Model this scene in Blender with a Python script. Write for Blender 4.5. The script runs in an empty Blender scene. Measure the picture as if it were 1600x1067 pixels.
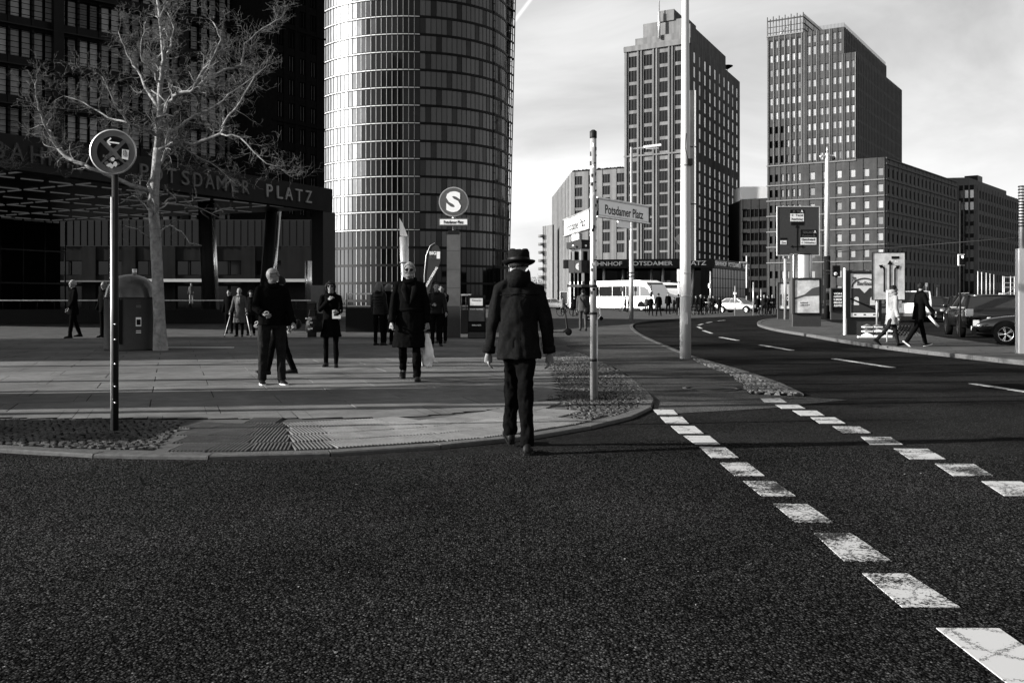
import bpy, bmesh, math, random
from mathutils import Vector, Matrix, Euler
R = random.Random(11)
PI = math.pi
rad = math.radians
S = bpy.context.scene
C = S.collection
# ---------------------------------------------------------------- camera
FPX, CX, HY, EYE = 1556.0, 800.0, 467.0, 1.35
cam = bpy.data.cameras.new('camera'); camo = bpy.data.objects.new('camera', cam); C.objects.link(camo)
cam.sensor_width = 36; cam.lens = 36 * FPX / 1600; cam.shift_y = -66.5 / 1600
cam.clip_end = 5000; cam.clip_start = 0.1
camo.location = (0, 0, EYE); camo.rotation_euler = (PI / 2, 0, 0)
S.camera = camo
# ---------------------------------------------------------------- sky and sun
SUN_EL, SUN_AZ = 19.0, 8.5          # elevation; light travels to +X and this much towards +Y
w = bpy.data.worlds.new('World'); S.world = w; w.use_nodes = True
nt = w.node_tree; N = nt.nodes; Lk = nt.links
bg = N['Background']
sky = N.new('ShaderNodeTexSky'); sky.sky_type = 'NISHITA'; sky.sun_disc = False
sky.sun_elevation = rad(SUN_EL); sky.sun_rotation = rad(-90 - SUN_AZ)
sky.air_density = 1.0; sky.dust_density = 1.5; sky.ozone_density = 1.0
sep = N.new('ShaderNodeSeparateColor'); Lk.new(sky.outputs[0], sep.inputs[0])
tc = N.new('ShaderNodeTexCoord')
mp = N.new('ShaderNodeMapping'); mp.inputs['Scale'].default_value = (1.0, 1.0, 2.6); mp.inputs['Rotation'].default_value = (0.1, 0.25, 0.4)
Lk.new(tc.outputs['Generated'], mp.inputs[0])
cn = N.new('ShaderNodeTexNoise'); cn.inputs['Scale'].default_value = 2.2; cn.inputs['Detail'].default_value = 7; cn.inputs['Roughness'].default_value = .55; cn.inputs['Distortion'].default_value = .5
Lk.new(mp.outputs[0], cn.inputs['Vector'])
cr = N.new('ShaderNodeMapRange'); cr.inputs[1].default_value = .42; cr.inputs[2].default_value = .75; cr.inputs[3].default_value = 0; cr.inputs[4].default_value = 1
Lk.new(cn.outputs[0], cr.inputs[0])
# contrail: a thin straight streak high in the west
dotc = N.new('ShaderNodeVectorMath'); dotc.operation = 'DOT_PRODUCT'
def pdir(px, py): return Vector(((px - CX) / FPX, 1, (HY - py) / FPX)).normalized()
cnrm = pdir(804, 33).cross(pdir(829, 0)).normalized(); dotc.inputs[1].default_value = cnrm
nrmz = N.new('ShaderNodeVectorMath'); nrmz.operation = 'NORMALIZE'; Lk.new(tc.outputs['Generated'], nrmz.inputs[0])
Lk.new(nrmz.outputs[0], dotc.inputs[0])
ab = N.new('ShaderNodeMath'); ab.operation = 'ABSOLUTE'; Lk.new(dotc.outputs['Value'], ab.inputs[0])
ct = N.new('ShaderNodeMapRange'); ct.inputs[1].default_value = .0006; ct.inputs[2].default_value = .0024; ct.inputs[3].default_value = .16; ct.inputs[4].default_value = 0
Lk.new(ab.outputs[0], ct.inputs[0])
SKY_STR = 0.085
m1 = N.new('ShaderNodeMath'); m1.operation = 'MULTIPLY_ADD'   # red channel of the clear sky + cloud
m1.inputs[1].default_value = 1.0
cl = N.new('ShaderNodeMath'); cl.operation = 'MULTIPLY'; cl.inputs[1].default_value = 1.9
Lk.new(cr.outputs[0], cl.inputs[0])
ad = N.new('ShaderNodeMath'); ad.operation = 'ADD'
Lk.new(cl.outputs[0], ad.inputs[0])
ct2 = N.new('ShaderNodeMath'); ct2.operation = 'MULTIPLY'; ct2.inputs[1].default_value = 8; Lk.new(ct.outputs[0], ct2.inputs[0]); Lk.new(ct2.outputs[0], ad.inputs[1])
Lk.new(sep.outputs[0], m1.inputs[0]); Lk.new(ad.outputs[0], m1.inputs[2])
Lk.new(m1.outputs[0], bg.inputs['Color']); bg.inputs['Strength'].default_value = SKY_STR
sun = bpy.data.lights.new('sun', 'SUN'); suno = bpy.data.objects.new('sun', sun); C.objects.link(suno)
sun.energy = 5.0; sun.angle = rad(0.5); sun.color = (1, .985, .96)
d = Vector((math.cos(rad(SUN_AZ)) * math.cos(rad(SUN_EL)), math.sin(rad(SUN_AZ)) * math.cos(rad(SUN_EL)), -math.sin(rad(SUN_EL))))
suno.rotation_euler = d.to_track_quat('-Z', 'Y').to_euler()
S.view_settings.view_transform = 'Standard'; S.view_settings.look = 'None'; S.view_settings.gamma = 1
S.view_settings.exposure = 1.7
S.view_settings.use_curve_mapping = False
# ---------------------------------------------------------------- pixel helpers (place on the ground from the photograph)
def G(px, py, z=0.05):
    Z = FPX * (EYE - z) / (py - HY); return Vector(((px - CX) * Z / FPX, Z, z))
def W(px, py, Z): return Vector(((px - CX) * Z / FPX, Z, EYE + (HY - py) * Z / FPX))
def XZ(px, Z): return Vector(((px - CX) * Z / FPX, Z, 0))
# ---------------------------------------------------------------- materials (black and white place: every colour a grey)
MATS = {}
ALB = .40
def mat(name, col=.5, rough=.8, metal=0, spec=None, ns=0, na=0, bump=0, bs=None, vary=0, emit=0, coords='Object', dirt=0, streak=0, detail=6):
    if name in MATS: return MATS[name]
    m = bpy.data.materials.new(name); m.use_nodes = True; MATS[name] = m
    if col < .5 and not metal: col *= ALB
    if name == 'cloth_white': col *= .42
    if name == 'bark': col = .18
    if spec is None: spec = .5 if rough < .45 else .08 if rough < .6 else 0.0
    n = m.node_tree.nodes; l = m.node_tree.links; b = n['Principled BSDF']
    b.inputs['Roughness'].default_value = rough; b.inputs['Metallic'].default_value = metal
    b.inputs['Specular IOR Level'].default_value = spec
    b.inputs['Base Color'].default_value = (col, col, col, 1)
    if emit: b.inputs['Emission Color'].default_value = (1, 1, 1, 1); b.inputs['Emission Strength'].default_value = emit
    t = n.new('ShaderNodeTexCoord')
    vec = t.outputs['Object']
    if coords == 'World':
        g = n.new('ShaderNodeNewGeometry'); vec = g.outputs['Position']
    val = None
    def mul(a, bval):
        x = n.new('ShaderNodeMath'); x.operation = 'MULTIPLY'; l.new(a, x.inputs[0])
        if isinstance(bval, float) or isinstance(bval, int): x.inputs[1].default_value = bval
        else: l.new(bval, x.inputs[1])
        return x.outputs[0]
    def mr(a, lo, hi, o0, o1):
        x = n.new('ShaderNodeMapRange'); l.new(a, x.inputs[0]); x.inputs[1].default_value = lo; x.inputs[2].default_value = hi; x.inputs[3].default_value = o0; x.inputs[4].default_value = o1; return x.outputs[0]
    if ns:
        q = n.new('ShaderNodeTexNoise'); q.inputs['Scale'].default_value = ns; q.inputs['Detail'].default_value = detail; q.inputs['Roughness'].default_value = .65
        l.new(vec, q.inputs['Vector'])
        val = mr(q.outputs[0], .25, .75, col * (1 - na), col * (1 + na))
    if dirt:
        q = n.new('ShaderNodeTexNoise'); q.inputs['Scale'].default_value = max(ns * .13, .25); q.inputs['Detail'].default_value = 3
        l.new(vec, q.inputs['Vector']); k = mr(q.outputs[0], .35, .65, 1 - dirt, 1 + dirt * .4)
        val = mul(k, val if val is not None else float(col))
    if streak:
        mm = n.new('ShaderNodeMapping'); mm.inputs['Scale'].default_value = (1, 1, .06); l.new(vec, mm.inputs[0])
        q = n.new('ShaderNodeTexNoise'); q.inputs['Scale'].default_value = streak; q.inputs['Detail'].default_value = 4
        l.new(mm.outputs[0], q.inputs['Vector']); k = mr(q.outputs[0], .3, .7, .72, 1.18)
        val = mul(k, val if val is not None else float(col))
    if vary:
        oi = n.new('ShaderNodeObjectInfo'); k = mr(oi.outputs['Random'], 0, 1, 1 - vary, 1 + vary)
        val = mul(k, val if val is not None else float(col))
    if val is not None: l.new(val, b.inputs['Base Color'])
    if bump:
        q = n.new('ShaderNodeTexNoise'); q.inputs['Scale'].default_value = bs or ns * 2 or 30; q.inputs['Detail'].default_value = 4
        l.new(vec, q.inputs['Vector']); bb = n.new('ShaderNodeBump'); bb.inputs['Strength'].default_value = bump; bb.inputs['Distance'].default_value = .02
        l.new(q.outputs[0], bb.inputs['Height']); l.new(bb.outputs[0], b.inputs['Normal'])
    return m
def asphalt(name, lo, hi, scale, bump, sparkle):
    m = bpy.data.materials.new(name); m.use_nodes = True; MATS[name] = m
    n = m.node_tree.nodes; l = m.node_tree.links; b = n['Principled BSDF']
    g = n.new('ShaderNodeNewGeometry'); p = g.outputs['Position']
    v = n.new('ShaderNodeTexVoronoi'); v.inputs['Scale'].default_value = scale; l.new(p, v.inputs['Vector'])
    sc = n.new('ShaderNodeSeparateColor'); l.new(v.outputs['Color'], sc.inputs[0])
    def mr(a, i0, i1, o0, o1):
        x = n.new('ShaderNodeMapRange'); l.new(a, x.inputs[0]); x.inputs[1].default_value = i0; x.inputs[2].default_value = i1; x.inputs[3].default_value = o0; x.inputs[4].default_value = o1; return x.outputs[0]
    def op(o, a, c):
        x = n.new('ShaderNodeMath'); x.operation = o
        for i, s in enumerate((a, c)):
            if isinstance(s, (int, float)): x.inputs[i].default_value = s
            else: l.new(s, x.inputs[i])
        return x.outputs[0]
    stone = mr(op('POWER', sc.outputs[0], 3.0), 0, 1, lo, hi)
    sp = mr(sc.outputs[1], .985, 1.0, 0, sparkle)
    base = op('ADD', stone, sp)
    big = n.new('ShaderNodeTexNoise'); big.inputs['Scale'].default_value = .45; big.inputs['Detail'].default_value = 6; l.new(p, big.inputs['Vector'])
    base = op('MULTIPLY', base, mr(big.outputs[0], .3, .7, .6, 1.4))
    edge = mr(v.outputs['Distance'], 0, .6, 1.35, .35)
    base = op('MULTIPLY', base, edge)
    l.new(base, b.inputs['Base Color'])
    b.inputs['Roughness'].default_value = .62; b.inputs['Specular IOR Level'].default_value = 0.0
    nz = n.new('ShaderNodeTexNoise'); nz.inputs['Scale'].default_value = scale * .45; nz.inputs['Detail'].default_value = 3; l.new(p, nz.inputs['Vector'])
    h = op('ADD', op('MULTIPLY', v.outputs['Distance'], -1.0), op('MULTIPLY', nz.outputs[0], 1.2))
    bb = n.new('ShaderNodeBump'); bb.inputs['Strength'].default_value = bump; bb.inputs['Distance'].default_value = .006
    l.new(h, bb.inputs['Height']); l.new(bb.outputs[0], b.inputs['Normal'])
    return m
def worn_paint(name, col, wear):
    m = bpy.data.materials.new(name); m.use_nodes = True; MATS[name] = m
    n = m.node_tree.nodes; l = m.node_tree.links; b = n['Principled BSDF']
    g = n.new('ShaderNodeNewGeometry')
    q = n.new('ShaderNodeTexNoise'); q.inputs['Scale'].default_value = 60; q.inputs['Detail'].default_value = 6; q.inputs['Roughness'].default_value = .7; l.new(g.outputs['Position'], q.inputs['Vector'])
    q2 = n.new('ShaderNodeTexNoise'); q2.inputs['Scale'].default_value = 3.5; q2.inputs['Detail'].default_value = 2; l.new(g.outputs['Position'], q2.inputs['Vector'])
    a = n.new('ShaderNodeMath'); a.operation = 'MULTIPLY_ADD'; l.new(q2.outputs[0], a.inputs[0]); a.inputs[1].default_value = .55; l.new(q.outputs[0], a.inputs[2])
    r = n.new('ShaderNodeMapRange'); l.new(a.outputs[0], r.inputs[0]); r.inputs[1].default_value = wear; r.inputs[2].default_value = wear + .03; r.inputs[3].default_value = .012; r.inputs[4].default_value = col
    vc = n.new('ShaderNodeTexVoronoi'); vc.feature = 'DISTANCE_TO_EDGE'; vc.inputs['Scale'].default_value = 4.5
    ds = n.new('ShaderNodeVectorMath'); ds.operation = 'MULTIPLY_ADD'; l.new(q.outputs['Color'], ds.inputs[0]); ds.inputs[1].default_value = (.12, .12, .12); l.new(g.outputs['Position'], ds.inputs[2])
    l.new(ds.outputs[0], vc.inputs['Vector'])
    rc = n.new('ShaderNodeMapRange'); l.new(vc.outputs['Distance'], rc.inputs[0]); rc.inputs[1].default_value = .012; rc.inputs[2].default_value = .03; rc.inputs[3].default_value = .1; rc.inputs[4].default_value = 1
    mu = n.new('ShaderNodeMath'); mu.operation = 'MULTIPLY'; l.new(r.outputs[0], mu.inputs[0]); l.new(rc.outputs[0], mu.inputs[1])
    l.new(mu.outputs[0], b.inputs['Base Color']); b.inputs['Roughness'].default_value = .7; b.inputs['Specular IOR Level'].default_value = .1
    return m
def glass(name, base, rough, metal=0, spec=.8, vary=.4, wob=0.0):
    m = bpy.data.materials.new(name); m.use_nodes = True; MATS[name] = m
    n = m.node_tree.nodes; l = m.node_tree.links; b = n['Principled BSDF']
    oi = n.new('ShaderNodeObjectInfo'); r = n.new('ShaderNodeMapRange'); l.new(oi.outputs['Random'], r.inputs[0]); r.inputs[3].default_value = base * (1 - vary); r.inputs[4].default_value = base * (1 + vary)
    l.new(r.outputs[0], b.inputs['Base Color']); b.inputs['Roughness'].default_value = rough; b.inputs['Metallic'].default_value = metal; b.inputs['Specular IOR Level'].default_value = spec
    if wob:
        g = n.new('ShaderNodeNewGeometry'); q = n.new('ShaderNodeTexNoise'); q.inputs['Scale'].default_value = .35; q.inputs['Detail'].default_value = 2; l.new(g.outputs['Position'], q.inputs['Vector'])
        bb = n.new('ShaderNodeBump'); bb.inputs['Strength'].default_value = wob; bb.inputs['Distance'].default_value = .3; l.new(q.outputs[0], bb.inputs['Height']); l.new(bb.outputs[0], b.inputs['Normal'])
    return m
def paving(name, col, bw, bh, rot=0):
    m = bpy.data.materials.new(name); m.use_nodes = True; MATS[name] = m
    n = m.node_tree.nodes; l = m.node_tree.links; b = n['Principled BSDF']
    g = n.new('ShaderNodeNewGeometry'); mp_ = n.new('ShaderNodeMapping'); mp_.inputs['Rotation'].default_value = (0, 0, rot); l.new(g.outputs['Position'], mp_.inputs[0])
    k = n.new('ShaderNodeTexBrick'); k.inputs['Scale'].default_value = 1; k.inputs['Brick Width'].default_value = bw; k.inputs['Row Height'].default_value = bh
    k.inputs['Mortar Size'].default_value = .006; k.inputs['Color1'].default_value = (col * .93,) * 3 + (1,); k.inputs['Color2'].default_value = (col * 1.07,) * 3 + (1,); k.inputs['Mortar'].default_value = (col * .3,) * 3 + (1,)
    l.new(mp_.outputs[0], k.inputs['Vector'])
    q = n.new('ShaderNodeTexNoise'); q.inputs['Scale'].default_value = 1.2; q.inputs['Detail'].default_value = 8; q.inputs['Roughness'].default_value = .7; l.new(g.outputs['Position'], q.inputs['Vector'])
    r = n.new('ShaderNodeMapRange'); l.new(q.outputs[0], r.inputs[0]); r.inputs[1].default_value = .3; r.inputs[2].default_value = .7; r.inputs[3].default_value = .72; r.inputs[4].default_value = 1.25
    mx = n.new('ShaderNodeMixRGB'); mx.blend_type = 'MULTIPLY'; mx.inputs[0].default_value = 1; l.new(k.outputs[0], mx.inputs[1]); l.new(r.outputs[0], mx.inputs[2])
    l.new(mx.outputs[0], b.inputs['Base Color']); b.inputs['Roughness'].default_value = .8; b.inputs['Specular IOR Level'].default_value = 0
    q3 = n.new('ShaderNodeTexNoise'); q3.inputs['Scale'].default_value = 90; q3.inputs['Detail'].default_value = 3; l.new(g.outputs['Position'], q3.inputs['Vector'])
    bb = n.new('ShaderNodeBump'); bb.inputs['Strength'].default_value = .35; bb.inputs['Distance'].default_value = .004; l.new(q3.outputs[0], bb.inputs['Height']); l.new(bb.outputs[0], b.inputs['Normal'])
    return m
asphalt('asphalt_coarse', .0065, .060, 92, 1.0, .10)
asphalt('asphalt_fine', .016, .036, 70, .35, .03)
asphalt('asphalt_path', .06, .13, 90, .5, .05)
worn_paint('paint_fresh', .29, .58); worn_paint('paint_worn', .27, .76); worn_paint('paint_mid', .28, .70)
paving('paving', .055, 1.2, .8, .35)
mat('slab', .245, .7, ns=4, na=.22, bump=.25, bs=120, vary=.07, coords='World', dirt=.25, detail=9)
mat('slab_rib', .20, .75, ns=9, na=.25, bump=.3, bs=150, vary=.12, coords='World', dirt=.2)
mat('kerb_stone', .17, .75, ns=14, na=.3, bump=.4, bs=120, vary=.12, coords='World')
mat('cobble', .15, .65, ns=9, na=.4, bump=.5, bs=60, coords='World', dirt=.35)
mat('cobble_pale', .24, .7, ns=30, na=.6, bump=.5, bs=60, coords='World', dirt=.3)
mat('joint', .025, .9)
mat('steel_galv', .42, .38, metal=.6, ns=20, na=.15, streak=12, coords='World')
mat('steel_dark', .03, .5, ns=8, na=.3)
mat('steel_bright', .6, .25, metal=.9, ns=6, na=.15)
mat('sign_white', .75, .35, ns=10, na=.05)
mat('sign_grey', .24, .6, ns=9, na=.12, dirt=.2)
mat('sign_mid', .10, .5, ns=8, na=.1)
mat('sign_dark', .022, .7)
mat('black', .006, .6)
mat('ink', .012, .5)
mat('white', .8, .5)
mat('letter_white', .72, .4)
mat('letter_grey', .5, .35, metal=.3)
mat('letter_dim', .2, .7, metal=.02)
mat('stone_hotel', .25, .8, ns=.5, na=.15, streak=.6, coords='World')
mat('stone_hotel_pier', .25, .8, ns=.5, na=.12, streak=.8, coords='World')
mat('brick_tower', .10, .85, ns=.6, na=.2, streak=.5, coords='World')
mat('brick_trim_lift', .28, .85, ns=.6, na=.15, coords='World')  # trim brick, also a paler wall on tower sides to lift their shade
mat('brick_black', .014, .85, ns=2, na=.3, coords='World')
mat('facade_dark', .012, .5, ns=.5, na=.3, coords='World')
mat('facade_mid', .05, .6, ns=.4, na=.25, coords='World')
mat('concrete_band', .03, .7, ns=.8, na=.2, streak=2, coords='World')
mat('mullion_light', .42, .5, metal=.3)
mat('mullion_thin', .3, .5, metal=.3)
mat('bark', .49, .8, ns=7, na=.55, bump=.6, bs=30, coords='World')
mat('twig', .24, .8, ns=15, na=.4, coords='World')
mat('skin', .36, .5, ns=30, na=.08)
mat('hair_grey', .48, .6, ns=60, na=.3, bump=.5, bs=200)
mat('hair_dark', .012, .5, ns=60, na=.3, bump=.4, bs=200)
mat('hair_blonde', .22, .55, ns=60, na=.4, bump=.5, bs=200)
mat('cloth_black', .008, .85, ns=40, na=.3, bump=.25, bs=220)
mat('cloth_coat', .017, .9, ns=60, na=.4, bump=.4, bs=260)
mat('cloth_denim', .028, .85, ns=14, na=.4, bump=.3, bs=160)
mat('cloth_grey', .10, .85, ns=30, na=.3, bump=.4, bs=160)
mat('cloth_tweed', .13, .9, ns=55, na=.9, bump=.4, bs=160)
mat('cloth_white', .5, .8, ns=12, na=.08, bump=.5, bs=30)
mat('cloth_pale', .35, .85, ns=30, na=.2, bump=.3, bs=150)
mat('leather', .012, .55, ns=30, na=.3)
mat('sole_white', .7, .6)
mat('car_black', .008, .12, spec=.6)
mat('car_grey', .05, .2, metal=.4)
mat('car_silver', .45, .3, metal=.5)
mat('car_white', .75, .25)
mat('rubber', .012, .8)
mat('lamp_glass', .6, .15, metal=.5)
mat('poster_pale', .5, .4, ns=2, na=.5, detail=3)
mat('poster_mid', .16, .4)
mat('poster_white', .6, .4)
mat('grass', .05, .7)
mat('hedge', .02, .9)
glass('glass_dark', .003, .06, spec=.2, vary=.5)
glass('glass_office', .004, .05, spec=.2, vary=.6, wob=.1)
glass('glass_blind', .045, .12, spec=.3, vary=.35)
glass('glass_sky', .30, .12, metal=.4, vary=.25)
glass('glass_mid', .2, .12, metal=.4, vary=.5)
glass('glass_reflect_pale', .7, .3, vary=.5)  # pale diffuse base stands in for sky reflected in the hotel side windows
glass('glass_car', .01, .03, spec=.6)
mat('light_strip', .2, .6, emit=.015)
glass('glass_atrium', .17, .2, spec=.25, vary=.6)
glass('glass_glare_strong', .26, .08, metal=1, vary=.3, wob=.2); glass('glass_glare_mid', .13, .08, metal=1, vary=.35, wob=.2); glass('glass_glare_faint', .06, .08, metal=1, vary=.4, wob=.2)  # one tower glass in three strengths, sky glare graded into its colour
mat('lamp_on', .8, .4, emit=2.5)
# ---------------------------------------------------------------- mesh building
class MB:
    def __init__(s): s.v = []; s.f = []; s.m = []; s.sm = []; s.mats = []
    def mi(s, m):
        if m is None: m = s.mats[0] if s.mats else 'slab'
        if m not in s.mats: s.mats.append(m)
        return s.mats.index(m)
    def add(s, vs, fs, m=None, smooth=False):
        o = len(s.v); s.v += [tuple(v) for v in vs]; k = s.mi(m)
        for f in fs: s.f.append(tuple(i + o for i in f)); s.m.append(k); s.sm.append(smooth)
    def box(s, a, b, m=None, M=None):
        x0, y0, z0 = a; x1, y1, z1 = b
        vs = [Vector(p) for p in ((x0, y0, z0), (x1, y0, z0), (x1, y1, z0), (x0, y1, z0), (x0, y0, z1), (x1, y0, z1), (x1, y1, z1), (x0, y1, z1))]
        if M is not None: vs = [M @ v for v in vs]
        s.add(vs, [(0, 3, 2, 1), (4, 5, 6, 7), (0, 1, 5, 4), (1, 2, 6, 5), (2, 3, 7, 6), (3, 0, 4, 7)], m)
    def bar(s, p, q, w, h, m=None, up=Vector((0, 0, 1))):
        p = Vector(p); q = Vector(q); d = q - p; L = d.length
        if L < 1e-6: return
        x = d / L; y = up.cross(x)
        if y.length < 1e-3: y = Vector((0, 1, 0)).cross(x)
        y.normalize(); z = x.cross(y)
        M = Matrix((x, y, z)).transposed().to_4x4(); M.translation = p
        s.box((0, -w / 2, -h / 2), (L, w / 2, h / 2), m, M)
    def prism(s, poly, z0, z1, m=None, M=None):
        n = len(poly); vs = [Vector((p[0], p[1], z0)) for p in poly] + [Vector((p[0], p[1], z1)) for p in poly]
        if M is not None: vs = [M @ v for v in vs]
        s.add(vs, [tuple(range(n - 1, -1, -1)), tuple(range(n, 2 * n))] + [(i, (i + 1) % n, n + (i + 1) % n, n + i) for i in range(n)], m)
    def tube(s, pts, rs, n=8, m=None, caps=True, smooth=True):
        pts = [Vector(p) for p in pts]
        if isinstance(rs, (int, float)): rs = [rs] * len(pts)
        rings = []; ref = None
        for i, p in enumerate(pts):
            a = pts[max(i - 1, 0)]; b = pts[min(i + 1, len(pts) - 1)]; d = (b - a)
            if d.length < 1e-9: d = Vector((0, 0, 1))
            d.normalize()
            if ref is None:
                ref = Vector((1, 0, 0)) if abs(d.x) < .8 else Vector((0, 1, 0))
            u = ref - d * ref.dot(d)
            if u.length < 1e-4: u = d.orthogonal()
            u.normalize(); v = d.cross(u); ref = u
            r = rs[i]; rx, ry = (r if isinstance(r, tuple) else (r, r))
            rings.append([p + u * math.cos(2 * PI * k / n) * rx + v * math.sin(2 * PI * k / n) * ry for k in range(n)])
        s.rings(rings, m, caps, smooth)
    def rings(s, rings, m=None, caps=True, smooth=True):
        n = len(rings[0]); vs = [v for r in rings for v in r]; fs = []
        for i in range(len(rings) - 1):
            for k in range(n): fs.append((i * n + k, i * n + (k + 1) % n, (i + 1) * n + (k + 1) % n, (i + 1) * n + k))
        if caps: fs.append(tuple(range(n - 1, -1, -1))); fs.append(tuple(range((len(rings) - 1) * n, len(rings) * n)))
        s.add(vs, fs, m, smooth)
    def ell(s, c, r, m=None, n=14, k=9, M=None):
        c = Vector(c); rings = []
        if isinstance(r, (int, float)): r = (r, r, r)
        for i in range(k + 1):
            t = PI * (i + .02) / (k + .04); z = -math.cos(t); q = math.sin(t)
            rg = []
            for j in range(n):
                a = 2 * PI * j / n; p = Vector((math.cos(a) * q * r[0], math.sin(a) * q * r[1], z * r[2]))
                if M is not None: p = M @ p
                rg.append(c + p)
            rings.append(rg)
        s.rings(rings, m)
    def loft(s, secs, m=None, n=16, smooth=True, caps=True):
        # secs: (cx, cy, cz, rx, ry)
        s.rings([[Vector((c[0] + math.cos(2 * PI * k / n) * c[3], c[1] + math.sin(2 * PI * k / n) * c[4], c[2])) for k in range(n)] for c in secs], m, caps, smooth)
    def lathe(s, prof, c=(0, 0, 0), n=20, m=None, smooth=True, caps=True):
        c = Vector(c); s.rings([[c + Vector((math.cos(2 * PI * k / n) * r, math.sin(2 * PI * k / n) * r, z)) for k in range(n)] for r, z in prof], m, caps, smooth)
    def disc(s, c, r, y0, y1, m=None, n=28):      # disc facing -Y
        vs = [Vector((c[0] + math.cos(2 * PI * k / n) * r, y, c[1] + math.sin(2 * PI * k / n) * r)) for y in (y0, y1) for k in range(n)]
        s.add(vs, [tuple(range(n)), tuple(range(2 * n - 1, n - 1, -1))] + [(i, n + i, n + (i + 1) % n, (i + 1) % n) for i in range(n)], m)
    def mesh(s, name):
        me = bpy.data.meshes.new(name); me.from_pydata(s.v, [], s.f)
        for m in (s.mats or ['slab']): me.materials.append(MATS[m])
        me.polygons.foreach_set('material_index', s.m); me.polygons.foreach_set('use_smooth', s.sm); me.update()
        return me
def link(name, me, parent=None, M=None, loc=None):
    o = bpy.data.objects.new(name, me); C.objects.link(o)
    if parent is not None: o.parent = parent
    if M is not None: o.matrix_local = M
    if loc is not None: o.location = loc
    return o
def tag(o, label, cat, group=None):
    o['label'] = label; o['category'] = cat
    if group: o['group'] = group
    return o
def thing(name, label, cat, loc=(0, 0, 0), rz=0, group=None):
    o = link(name, None, loc=loc); o.rotation_euler = (0, 0, rz); o.empty_display_size = .2
    return tag(o, label, cat, group)
def part(name, mb, parent=None, loc=None, M=None, kind=None, label=None, world=False):
    if world and parent is not None:
        mi = (Matrix.Translation(parent.location) @ Euler(parent.rotation_euler).to_matrix().to_4x4()).inverted()
        mb.v = [tuple(mi @ Vector(v)) for v in mb.v]
    o = link(name, mb.mesh(name), parent, M, loc)
    if kind: o['kind'] = kind
    if label: o['label'] = label
    return o
def struct(name, mb, parent=None): return part(name, mb, parent, kind='structure')
def copy_tree(o, parent=None):
    c = o.copy(); C.objects.link(c); c.parent = parent
    for ch in list(o.children): copy_tree(ch, c)
    return c
def frameM(p, xdir, up=Vector((0, 0, 1))):   # local x along xdir, z up, y = into the surface (away from the viewer of the face)
    x = Vector(xdir).normalized(); y = up.cross(x).normalized(); M = Matrix((x, y, x.cross(y))).transposed().to_4x4(); M.translation = Vector(p); return M
def text(parent, s, width, height, M, m='ink', depth=.004, name='lettering', bold=0):
    cu = bpy.data.curves.new('lettering', 'FONT'); cu.body = s; cu.size = 1; cu.extrude = .02; cu.resolution_u = 3; cu.offset = bold
    o = bpy.data.objects.new('lettering', cu); C.objects.link(o)
    dg = bpy.context.evaluated_depsgraph_get(); me = bpy.data.meshes.new_from_object(o.evaluated_get(dg)); bpy.data.objects.remove(o); bpy.data.curves.remove(cu)
    xs = [v.co.x for v in me.vertices]; ys = [v.co.y for v in me.vertices]; x0, x1, y0, y1 = min(xs), max(xs), min(ys), max(ys)
    kx = width / (x1 - x0) if width else height / (y1 - y0); ky = height / (y1 - y0)
    if width is None: width = (x1 - x0) * kx
    for v in me.vertices:
        x, y, z = v.co; v.co = ((x - x0) * kx, -(z / .04 + .5) * depth, (y - y0) * ky)   # stands proud towards -Y
    me.materials.clear(); me.materials.append(MATS[m]); me.name = name
    return link(name, me, parent, M), width
def rel(parent, M):       # world matrix -> local to an unrotated parent
    return Matrix.Translation(-parent.location) @ M if parent.rotation_euler.z == 0 else (Matrix.Translation(parent.location) @ Euler(parent.rotation_euler).to_matrix().to_4x4()).inverted() @ M
# ================================================================ ground, road, plaza, kerbs
def sheet(name, pts, z, m, kind='structure', parent=None):
    mb = MB(); n = len(pts); mb.add([(p[0], p[1], z) for p in pts], [tuple(range(n))], m)
    bm = bmesh.new(); me = mb.mesh(name); bm.from_mesh(me); bmesh.ops.triangulate(bm, faces=bm.faces)
    for f in bm.faces:
        if f.normal.z < 0: f.normal_flip()
    bm.to_mesh(me); bm.free()
    o = link(name, me, parent)
    if parent is None: o['kind'] = kind
    return o
def cr_spline(pts, k=6):
    out = []
    for i in range(len(pts) - 1):
        p0 = pts[max(i - 1, 0)]; p1 = pts[i]; p2 = pts[i + 1]; p3 = pts[min(i + 2, len(pts) - 1)]
        for j in range(k):
            t = j / k; out.append(.5 * ((2 * p1) + (p2 - p0) * t + (2 * p0 - 5 * p1 + 4 * p2 - p3) * t * t + (3 * p1 - p0 - 3 * p2 + p3) * t ** 3))
    out.append(pts[-1]); return out
def resample(pts, step):
    out = [pts[0]]; acc = 0
    for a, b in zip(pts, pts[1:]):
        L = (b - a).length; t = step - acc
        while t <= L: out.append(a + (b - a) * (t / L)); t += step
        acc = (acc + L) % step if L + acc >= step else acc + L
    out.append(pts[-1]); return out
def offset(pts, d):
    out = []
    for i, p in enumerate(pts):
        a = pts[max(i - 1, 0)]; b = pts[min(i + 1, len(pts) - 1)]; t = (b - a); t.z = 0; t.normalize(); out.append(p + Vector((-t.y, t.x, 0)) * d)
    return out
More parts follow.
